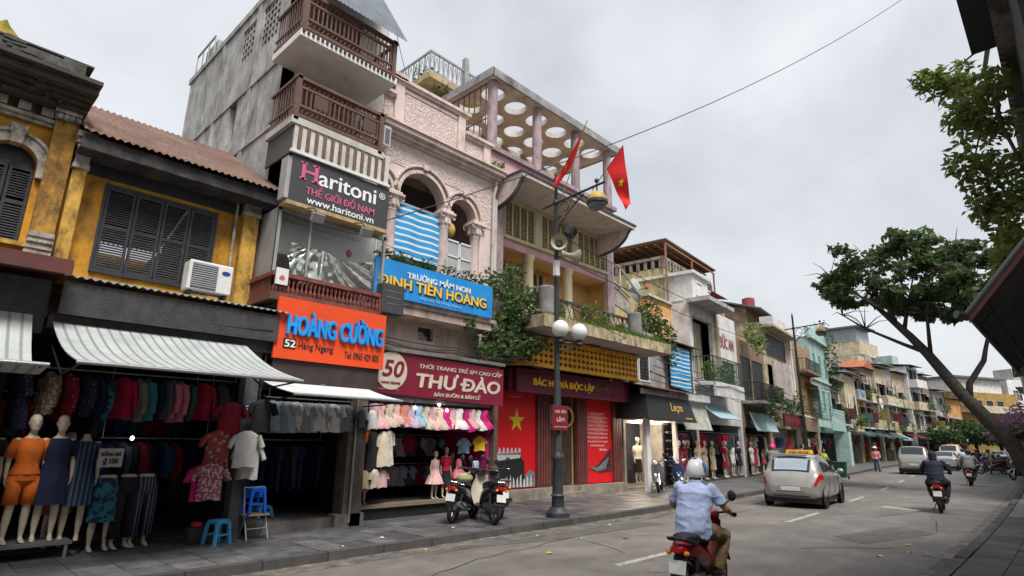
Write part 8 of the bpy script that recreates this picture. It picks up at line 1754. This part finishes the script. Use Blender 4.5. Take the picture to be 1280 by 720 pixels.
# ------------------------------------------------------------------ people on foot, bin
def walker(label, loc, rz, top, bottom, sk=skin2, hairc=None, stride=.18, bag=None, hat=None, group=None, sit=False, s=1.):
    t = thing('person', label, 'person', local=True, group=group); t.location = loc; t.rotation_euler = (0, 0, rz); t.scale = (s, s, s); b = MB(); c = MB(); p = MB(); la = V((0, -1, 0)); fw = V((1, 0, 0)); dz = -.38 if sit else 0
    T = lambda st_: [((x, y, z+dz), w, d, fw) for (x, y, z), w, d in st_]
    torso(b, T([((0, 0, .85), .15, .11), ((0, 0, .95), .165, .12), ((0, 0, 1.05), .14, .1), ((.01, 0, 1.22), .165, .115), ((0, 0, 1.34), .18, .09), ((0, 0, 1.41), .09, .06), ((.01, 0, 1.45), .05, .05), ((.02, 0, 1.52), .048, .05)]), la); headmesh(b, (.035, 0, 1.6+dz), (0, 0, 1), fw, la)
    torso(c, T([((0, 0, .86), .185, .14), ((0, 0, .95), .185, .138), ((0, 0, 1.05), .165, .12), ((.01, 0, 1.22), .185, .135), ((0, 0, 1.34), .195, .108), ((0, 0, 1.41), .1, .075)]), la); torso(p, T([((0, 0, .82), .16, .125), ((0, 0, .95), .18, .132), ((0, 0, 1.02), .165, .12)]), la)
    for sy in (-1, 1):
        S0 = V((0, sy*.185, 1.36+dz)); E0 = V((.02+.06*sy, sy*.24, 1.12+dz)); W0 = V((.16+.08*sy, sy*.2, .98+dz)); limb(b, [S0, E0, W0], [.05, .04, .027]); hand(b, W0, W0-E0, (0, -sy, 0), sy, .95, .4); limb(c, [S0, S0.lerp(E0, .7)], [.07, .066])
        if sit: H0, K0, A0 = V((0, sy*.1, .52)), V((.4, sy*.13, .5)), V((.36, sy*.13, .08))
        else: H0, K0, A0 = V((0, sy*.09, .9)), V((.06+sy*stride*.6, sy*.095, .48)), V((sy*stride, sy*.095, .09))
        limb(b, [H0, K0, A0], [.088, .058, .038]); limb(p, [H0, K0, K0.lerp(A0, .4)], [.1, .076, .072]); p.tube([K0.lerp(A0, .4), A0+V((0, 0, .02))], [.072, .064], 12)
        MB().loft([ell_ring((A0.x+x, A0.y, z), (0, 1, 0), (0, 0, 1), w, h_, 10) for x, z, w, h_ in ((-.07, .045, .03, .035), (-.03, .05, .042, .048), (.05, .04, .048, .036), (.13, .028, .045, .025), (.17, .02, .022, .012))]).build('shoe', blk, t, smooth=True)
    fuse(b, 'body', sk, t, .016); fuse(c, 'top', top, t, .018, 2); fuse(p, 'trousers', bottom, t, .018, 2)
    h_ = MB(); h_.ball((.015, 0, 1.625+dz), .108, .092, .115, 14, 10)
    h_.loft([ell_ring((-.03, 0, 1.6+dz), (0, 1, 0), (1, 0, 0), .09, .08), ell_ring((-.05, 0, 1.5+dz), (0, 1, 0), (1, 0, 0), .075, .05)]); h_.v = [(min(q[0], .075), q[1], q[2]) for q in h_.v]; fuse(h_, 'hair', hairc or M('hair_black', (.015, .012, .012), .6), t, .016)
    if hat: MB().lathe([(.2, 1.66+dz), (.12, 1.69+dz), (.1, 1.75+dz), (.05, 1.78+dz)], (.02, 0, 0), 16).build('hat', hat, t)
    return t
q = st(49.5, 9.5-.4, 0); walker('pedestrian in a pink top and jeans stepping off the kerb', tuple(st(49.3, 7.9, 0)), R(-160), pinkc, jean, stride=.14, hat=helw); walker('pedestrian in a red top walking beside the one in pink', tuple(st(51.2, 8.1, 0)), R(-150), M('cloth_red_top', (.3, .04, .06), .9), M('cloth_light_jeans', (.15, .22, .36), .9), stride=.16)
walker('seated person in a lime green shirt at the shop front', tuple(st(47.5, 11.0, .12)), R(-120), M('cloth_lime', (.38, .5, .03), .9), navyc, sit=True, s=1.05)
for i, (x, y, c, lab) in enumerate(((41.6, 10.6, (.35, .02, .08), 'seated person in crimson in front of the teal pier'), (43.0, 10.9, (.5, .2, .2), 'seated person in pink beside the one in crimson'), (44.6, 10.8, (.4, .05, .03), 'seated person in orange red near the shop stalls'), (36.3, 10.0, (.3, .02, .04), 'shopkeeper in dark red standing behind the green bin'))): walker(lab, tuple(st(x, y, .12)), R(-130+i*20), M('cloth_sit_%d' % i, c, .9), navyc, sit=i < 3)
sc_ = scooter('scooter parked behind the taxi with a pink helmeted rider', paintm('scooter_blue', (.02, .05, .15)), tuple(st(28.0, 9.4, .12)), R(20)); rider('rider in a pink helmet waiting behind the taxi', tuple(st(28.0, 9.4, .12)), R(20), M('cloth_grey_top', (.2, .2, .2), .9), jean, M('helmet_pink', (.6, .05, .2), .3), sleeves='long', voxel=.018)
bn = thing('litter_bin', 'dark green wheeled bin standing on the kerb beyond the taxi', 'bin', (35.6, 9.55, .05), head(35), local=True); gb = M('bin_green', (.012, .09, .05), .5, .15, 3)
MB().loft([[V((sx*a, sy*b_, z)) for sx, sy in ((-1, -1), (1, -1), (1, 1), (-1, 1))] for a, b_, z in ((.2, .24, .1), (.27, .3, .85))]).build('body', gb, bn, bevel=.02); MB().box(-.29, -.33, .85, .29, .33, .91).build('lid', gb, bn, bevel=.02)
for sy in (-1, 1): MB().lathe([(.1, -.03), (.1, .03)], (.26, sy*.3, .1), 14, 'y').build('wheel', tyre, bn)
# ------------------------------------------------------------------ leaning street tree over the road
def tpt(px_): return px_
TX = 30.0
tr = thing('street_tree', 'dark leaning street tree with a broad crown over the road', 'tree', (TX, 1.4, .1))
trunk = [(TX, 1.35, .1), (TX, 1.5, .9), (TX, 1.95, 1.95), (TX, 2.42, 2.7), (TX, 3.24, 3.97), (TX-.1, 4.1, 5.6), (TX-.2, 4.6, 6.4), (TX-.2, 5.33, 7.4), (TX-.2, 6.0, 8.3)]
mb = MB(); mb.tube(trunk, [.36, .31, .28, .26, .23, .19, .16, .12, .07], 14); mb.lathe([(.5, .1), (.4, .25), (.34, .5)], (TX, 1.38, 0), 14)
tk = mb.build('trunk', bark, tr, smooth='all')
rnd = random.Random(42)
limbs_ = [([(TX, 3.0, 3.55), (TX+.1, 2.9, 4.3), (TX+.1, 2.3, 5.2), (TX, 2.15, 5.7), (TX, 1.75, 6.9), (TX+.2, 1.5, 8.2)], .14), ([(TX-.1, 4.2, 5.7), (TX, 4.9, 6.1), (TX-.4, 6.2, 6.9), (TX-.6, 7.0, 7.6)], .1), ([(TX-.2, 4.8, 6.6), (TX+.3, 4.6, 7.8), (TX+.4, 4.2, 9.2)], .1), ([(TX-.2, 5.3, 7.4), (TX-.8, 6.4, 8.6), (TX-1, 7.2, 9.4)], .08), ([(TX-.1, 4.0, 5.5), (TX-.8, 3.8, 7.2), (TX-1.0, 3.3, 8.8)], .09), ([(TX-.2, 5.0, 7.0), (TX-1.4, 5.2, 8.2), (TX-1.8, 5.4, 9.4)], .08), ([(TX+.2, 4.3, 8.5), (TX+.9, 3.2, 9.6), (TX+1, 2.6, 10.2)], .06), ([(TX, 5.6, 8), (TX+.8, 5.8, 9.2), (TX+1.1, 6.2, 10.1)], .06)]
mb = MB()
for pts, r in limbs_: mb.tube(pts, [r*(1-.75*i/(len(pts)-1)) for i in range(len(pts))], 8)
ends = [V(p[0][-1]) for p in limbs_]+[V(p[0][-2]) for p in limbs_]
for e_ in ends:
    for k in range(5):
        d = V((rnd.gauss(0, 1), rnd.gauss(0, 1), rnd.uniform(-.2, 1))).normalized(); mb.tube([e_, e_+d*.6+V((0, 0, .1)), e_+d*1.2+V((0, 0, -.05))], [.03, .018, .006], 5)
mb.build('branches', bark, tk, smooth='all')
cl = []
for (y, z, ry, rz) in ((7.0, 9.3, .9, .75), (6.2, 9.9, 1.0, .8), (6.9, 8.6, .8, .5), (5.4, 10.4, 1.0, .75), (5.2, 9.2, 1.1, .8), (4.3, 10.7, 1.0, .6), (4.2, 9.5, 1.2, .9), (3.3, 10.2, 1.0, .7), (3.2, 9.0, 1.0, .8), (2.3, 9.4, .8, .7), (2.4, 8.5, .9, .6), (1.4, 9.6, .9, .6), (4.6, 8.2, .9, .55), (3.4, 8.0, .8, .45), (5.7, 8.3, .7, .5), (1.2, 8.4, .7, .6), (2.2, 7.7, .5, .35), (4.1, 7.6, .5, .35), (7.6, 9.0, .5, .4)):
    for k in range(2): cl.append((TX+rnd.uniform(-1.7, 1.7), y+rnd.uniform(-.25, .25), z+rnd.uniform(-.2, .2), rnd.uniform(.6, 1.1), ry*.74, rz*.7))
cl += [(TX+.3, .6, 8.9, .8, .7, .35), (TX-.4, .3, 9.5, .8, .6, .4), (TX, 2.3, 7.35, .5, .35, .3), (TX+.3, 1.9, 7.1, .4, .25, .25), (TX-.3, 3.0, 7.2, .4, .3, .25)]
sprays = []
for c in cl:      # break each mass of foliage into loose sprays with gaps between them
    for k in range(5):
        a = V((rnd.gauss(0, 1), rnd.gauss(0, 1), rnd.gauss(0, 1))).normalized()*rnd.uniform(.45, 1.15); q = rnd.uniform(.22, .5)
        sprays.append((c[0]+a.x*c[3], c[1]+a.y*c[4], c[2]+a.z*c[5], q, q, q*.55))
tw = MB()
for q in sprays[::2]:
    e_ = min(ends, key=lambda v: (v-V(q[:3])).length); tw.tube([e_, e_.lerp(V(q[:3]), .5)+V((0, 0, .12)), V(q[:3])], [.022, .014, .005], 4)
tw.build('twigs', bark, tk)
leaves(sprays, 12500, .27, 5, .35, wide=.6).build('crown', leafmat('leaf_street_tree', (.048, .088, .03), (.105, .15, .055)), tr)
# ------------------------------------------------------------------ right hand building, its eaves, creeper and awning
dk = M('dark_old_wall', (.06, .055, .05), .9, .35, 2.5, dirt=.6, dcol=(.02, .02, .02)); 
rb = thing('shop_house', 'dark old house front at the right edge with eave and white trim', 'house', (12, -1.2, 0))
MB().box(5.2, -9, 0, 24, -1.15, 6.2).box(5.2, -1.15, 4.5, 13, -.2, 6.27).build('wall', dk, rb)
MB().box(4.2, -1.0, 6.29, 8.02, .18, 6.33).box(4.2, -1.0, 6.33, 8.02, -.05, 6.8).build('eave', M('eave_teal_grey', (.045, .06, .062), .8, .25, 3), rb)
mb = MB().box(4.2, -.3, 6.12, 13, -.1, 6.28)
for k in range(60): mb.box(4.3+k*.14, -.1, 6.15, 4.37+k*.14, -.05, 6.25)
mb.build('cornice_trim', M('trim_dirty_white', (.28, .27, .23), .85, .3, 4, dirt=.7), rb)
MB().box(8.0, -1.15, .12, 8.3, -.75, 5.0).box(14.0, -1.15, .12, 14.3, -.75, 5.0).build('pier', dk, rb); MB().box(5.4, -1.16, .12, 23.8, -1.14, 2.9).build('shop_shutter', M('shutter_dark_grey', (.08, .08, .085), .6), rb)
t = thing('corner_awning', 'dark awning seen from below at the right edge with a worn printed border', 'awning', (6.5, .0, 2.7))
a0 = V((5.0, .42, 2.69)); a1 = V((9.6, .42, 2.72)); b0 = V((5.0, -1.1, 4.5)); b1 = V((9.6, -1.1, 4.5))
mb = MB(); mb.grid(lambda u, v: a0.lerp(a1, u).lerp(b0.lerp(b1, u), v)+V((0, 0, -.06*sin(pi*v))), 8, 6); m2 = MB(); m2.grid(lambda u, v: a0.lerp(a1, u).lerp(b0.lerp(b1, u), v)+V((0, 0, -.06*sin(pi*v)+.015)), 8, 6); mb.merge(m2)
mb.build('cloth', M('awning_underside', (.42, .39, .35), .85, .25, 3, dirt=.4), t, smooth='all')
mb = MB(); mb.grid(lambda u, v: a0.lerp(b0, u*.8)+V((-.012, 0, -.02))+V((.0, -.0, -.05*v)), 10, 3); mb.build('printed_border', pattern('worn_print', (.12, .13, .16), (.22, .08, .08), 'patch', 9, thr=.62), t)
MB().tube([a0, b0], .022, 8).tube([a0, a1], .022, 8).tube([a0.lerp(b0, .06), a0.lerp(b0, .06)+V((4.4, 0, 0))], .018).tube([a0+V((.6, 0, 0)), b0+V((.6, 0, 0))], .016).tube([a0+V((.02, 0, -.02)), a0+V((-.04, .06, .0))], .03).build('frame', M('frame_dark', (.13, .13, .13), .5), t)
rnd = random.Random(9); cl = []
for (y, z, ry, rz) in ((.25, 6.15, .25, .2), (.1, 5.8, .3, .35), (.3, 5.55, .28, .35), (.05, 5.2, .32, .4), (.38, 5.05, .22, .3), (.1, 4.7, .3, .35), (.35, 4.65, .2, .25), (-.1, 4.4, .3, .3), (.1, 4.25, .2, .22), (-.15, 4.0, .28, .3), (-.25, 3.7, .25, .3), (.62, 6.32, .12, .07), (.45, 6.28, .15, .1)): cl.append((8.3+rnd.uniform(-.35, .45), y, z, .45, ry, rz))
cl += [(9.2, .1, 5.6, .6, .3, .5), (9.5, .0, 4.9, .6, .35, .5), (9.0, .3, 5.9, .5, .25, .3), (9.6, -.1, 4.2, .6, .35, .4), (10.5, .2, 4.6, .6, .3, .3)]
sp = []
for c in cl:
    for k in range(4):
        a = V((rnd.gauss(0, 1), rnd.gauss(0, 1), rnd.gauss(0, 1))).normalized()*rnd.uniform(.3, 1.15); q = rnd.uniform(.1, .2); sp.append((c[0]+a.x*c[3], c[1]+a.y*c[4], c[2]+a.z*c[5], q*1.3, q, q))
cl = sp
plant('hanging_creeper', 'green creeper hanging from the eave at the right edge, partly against the sky', 'plant', (8.3, -.2, 6.8), cl, 5400, .1, leafmat('leaf_creeper', (.12, .19, .04), (.25, .28, .08)), [([(8.2, -.1, 6.9), (8.3, .1, 6.2), (8.3, .05, 5.4), (8.4, -.1, 4.6), (8.4, -.3, 3.6)], .03), ([(8.2, .0, 6.5), (8.3, .4, 6.32), (8.3, .72, 6.36)], .014), ([(8.3, .1, 5.9), (8.4, .35, 5.2), (8.3, .45, 4.8)], .014)], 33)
# far right: blossoming bush, green tree, house fronts and awnings
q = st(62, -1.5); bs = thing('blossom_tree', 'purple flowering tree far down the right side', 'tree', tuple(q)); x, y = q.x, q.y
leaves([(x, y+1.2, 3.6, 1.6, 1.4, 1.0), (x+2, y+.2, 4.4, 1.6, 1.5, 1.0), (x+1, y+2.0, 3.0, 1.2, 1.2, .7), (x+3, y-1, 4.8, 1.5, 1.4, .9)], 1500, .3, 14).build('crown', leafmat('blossom_purple', (.25, .13, .24), (.34, .22, .32)), bs); leaves([(x+1, y+.6, 3.0, 2, 1.6, .9)], 500, .35, 15).build('foliage', leaf_g, bs); MB().tube([(x, y, 0), (x+.3, y+.2, 1.6), (x+1, y+.6, 3)], [.2, .16, .08], 10).build('trunk', bark, bs)
for i, (X_, Y_, n, rr_, hh) in enumerate(((94, 9.5, 1500, 2.2, 3.6), (98, 7.4, 1300, 2.1, 3.4), (92, 12.4, 1000, 1.6, 3.0))):
    tt = thing('round_tree', ['dense dark green round tree closing the street', 'second dark green round tree nearer the yellow house', 'lower dark green tree beside the far awnings'][i], 'tree', (X_, Y_, 0)); leaves([(X_, Y_, hh, rr_, rr_, rr_*.62), (X_+.8, Y_+1, hh+.5, rr_*.7, rr_*.7, rr_*.5), (X_-.6, Y_-1, hh-.2, rr_*.8, rr_*.8, rr_*.5)], n, .5, 50+i).build('crown', leaf_d, tt); MB().tube([(X_, Y_, 0), (X_, Y_, hh)], [.25, .15], 10).build('trunk', bark, tt)
for i, (xa_, xb_, hh, mt, c) in enumerate(((26, 36, 7, grey_w, 'grey'), (36.2, 46, 8, brown_w, 'brown'), (46.2, 58, 7, yellow_w, 'yellow'), (58.2, 70, 8, grey_w, 'second grey'), (70.2, 84, 7, cream_w, 'cream'), (84.2, 98, 8, orange_w, 'ochre'), (98.2, 112, 9, grey_w, 'far grey'))):
    p, q = st(xa_, -1.4), st(xb_, -1.4); d = q-p; hs = thing('shop_house', '%s house along the right pavement behind the tree trunk' % c, 'house', tuple(p), math.atan2(d.y, d.x), local=True); L_ = d.length
    mb = MB(); wall(mb, 0, L_, 0, hh, -.2, 0, [(1, 3, 4, 6), (L_-4, L_-2, 4, 6), (.6, L_-.6, .1, 2.8)]); mb.box(0, -7, 0, L_, -1.5, hh).build('wall', mt, hs); MB().box(0, -7, hh, L_, .5, hh+.15).build('roof', MATS['slate_roof'], hs); MB().box(1, -.3, 4, 3, -.25, 6).box(L_-4, -.3, 4, L_-2, -.25, 6).build('window', shut, hs)
    MB().add([(.2, 0, 3.3), (L_-.2, 0, 3.3), (L_-.2, 1.6, 2.6), (.2, 1.6, 2.6), (.2, 0, 3.26), (L_-.2, 0, 3.26), (L_-.2, 1.6, 2.56), (.2, 1.6, 2.56)], [(0, 1, 2, 3), (4, 7, 6, 5), (3, 2, 6, 7)]).build('awning', [pale_cloth, maroon_awn, M('blue_awning', (.05, .08, .3), .7), white_awn][i % 4], hs)
# houses on the camera's own side, behind and beside it: they close the street and shade the shops opposite
for i, (xa_, xb_, hh, mt) in enumerate(((-46, -36, 9, grey_w), (-35.9, -27, 10.5, cream_w), (-26.9, -19, 9, yellow_w), (-18.9, -11, 11, beige), (-10.9, -3, 9.5, brown_w), (-2.9, 5.1, 10, grey_w))):
    hs = thing('shop_house', '%s house behind the viewer on the near side' % ('first', 'second', 'third', 'fourth', 'fifth', 'sixth')[i], 'house', (xa_, -2.6, 0)); ops = [(xa_+1+k*2.4, xa_+2.4+k*2.4, z, z+1.6) for k in range(3) for z in (4.4, 7.2)]
    mb = MB(); wall(mb, xa_, xb_, 0, hh, -2.8, -2.6, ops+[(xa_+.4, xb_-.4, .1, 2.9)]); mb.box(xa_, -10, 0, xb_, -4.2, hh).build('wall', mt, hs); MB().box(xa_-.1, -10, hh, xb_+.1, -2.0, hh+.2).build('roof', MATS['slate_roof'], hs)
    for o in ops: MB().box(o[0], -2.75, o[2], o[1], -2.7, o[3]).build('window', shut, hs)
for i, (xa_, xb_, hh, mt) in enumerate(((-8.5, -3.25, 8, yel), (-15, -8.6, 9, grey_w), (-23, -15.1, 8.5, cream_w), (-33, -23.1, 9, brown_w))):
    hs = thing('shop_house', '%s house before the ornate one, outside the picture' % ('first', 'second', 'third', 'fourth')[i], 'house', (xa_, Y0, 0)); ops = [(xa_+.8+k*1.9, xa_+1.9+k*1.9, 4.6, 6.2) for k in range(2)]
    mb = MB(); wall(mb, xa_, xb_, 0, hh, Y0, Y0+.2, ops+[(xa_+.3, xb_-.3, .1, 3.2)]); mb.box(xa_, Y0+2, 0, xb_, 20, hh).build('wall', mt, hs); MB().box(xa_, Y0-.5, hh, xb_, 20, hh+.2).build('roof', rust, hs)
    for o in ops: MB().box(o[0], Y0+.05, o[2], o[1], Y0+.1, o[3]).build('window', shut, hs)
# ------------------------------------------------------------------ wires
def wire(name, label, pts, r=.012, sag=.0, group=None):
    P = []
    for a, b in zip(pts, pts[1:]):
        a, b = V(a), V(b); n = 14
        for i in range(n+(1 if b == V(pts[-1]) else 0)): f = i/n; P.append(a.lerp(b, f)-V((0, 0, sag*4*f*(1-f))))
    o = MB().tube(P, r, 5).build(name, M('cable_black', (.02, .02, .022), .6), None, smooth=True); return tag(o, label, 'cable', group)
wire('overhead_cable', 'long overhead cable crossing the sky from the grey tube house', [(6.95, 10.7, 6.6), (36.04*.8, 2.0, 27.28*.8+.36)], .014, .9)
wire('overhead_cable', 'thin cable running from the tube house corner to the top of the pink parapet', [(6.8, 10.6, 11.6), (9.0, 13, 12.2)], .008, .1)
for i, (y, z, s_) in enumerate(((10.72, 3.86, .06), (10.7, 3.93, .1), (10.76, 4.0, .04))): wire('cable', ['lowest cable sagging along the top of the dark red signboard', 'middle cable sagging along the top of the dark red signboard', 'highest cable along the top of the dark red signboard'][i], [(7.0, y, z), (9.2, y, z-.02), (11.6, y, z+.05), (14, 11.4, z-.02)], .012, s_)
for i in range(5): wire('cable', 'cable %s strung along the far facades' % ORD[i], [tuple(st(19+k*8.5, 11.2-.15*i, 3.9+.22*i+.1*(k % 2))) for k in range(10)], .014, .18, 'cables along the far facades')
rnd = random.Random(15)
for i in range(7):
    x0 = 20+i*4.3; wire('cable', 'loose cable loop %s drooping from the far facades' % ORD[i], [tuple(st(x0, 11.4, 4.2+.3*rnd.random())), tuple(st(x0+rnd.uniform(5, 11), 11.2, 4.0+rnd.random()))], .016, rnd.uniform(.25, .6), 'loose cables on the far facades')
for i, (a, b) in enumerate((((11.0, 8.95, 7.0), (32.6, 10.1, 7.2)), ((11.0, 8.95, 6.4), (32.6, 10.1, 6.6)), ((11.0, 8.95, 5.3), (22.5, 11.8, 5.6)))): wire('cable', ['upper cable strung between the two lamp posts', 'lower cable strung between the two lamp posts', 'cable strung from the lamp post to the low dark house'][i], [a, b], .012, .35)
for i, (a, b) in enumerate((((7.1, 11.0, 6.2), (11.5, 11.6, 6.4)), ((4.3, 11.5, 6.5), (7.2, 10.9, 6.3)))): wire('cable', ['thin cable in front of the pink columns', 'thin cable across the glazed room from the ochre house'][i], [a, b], .008, .15)
wire('cable', 'cable hanging from the orange sign across the near canopy', [(1.4, 10.5, 3.8), (4.6, 10.45, 3.7)], .01, .08)
for o_ in list(bpy.data.objects):
    if o_.type == 'EMPTY' and not o_.children: bpy.data.objects.remove(o_)
bpy.data.scenes.remove(TMP)
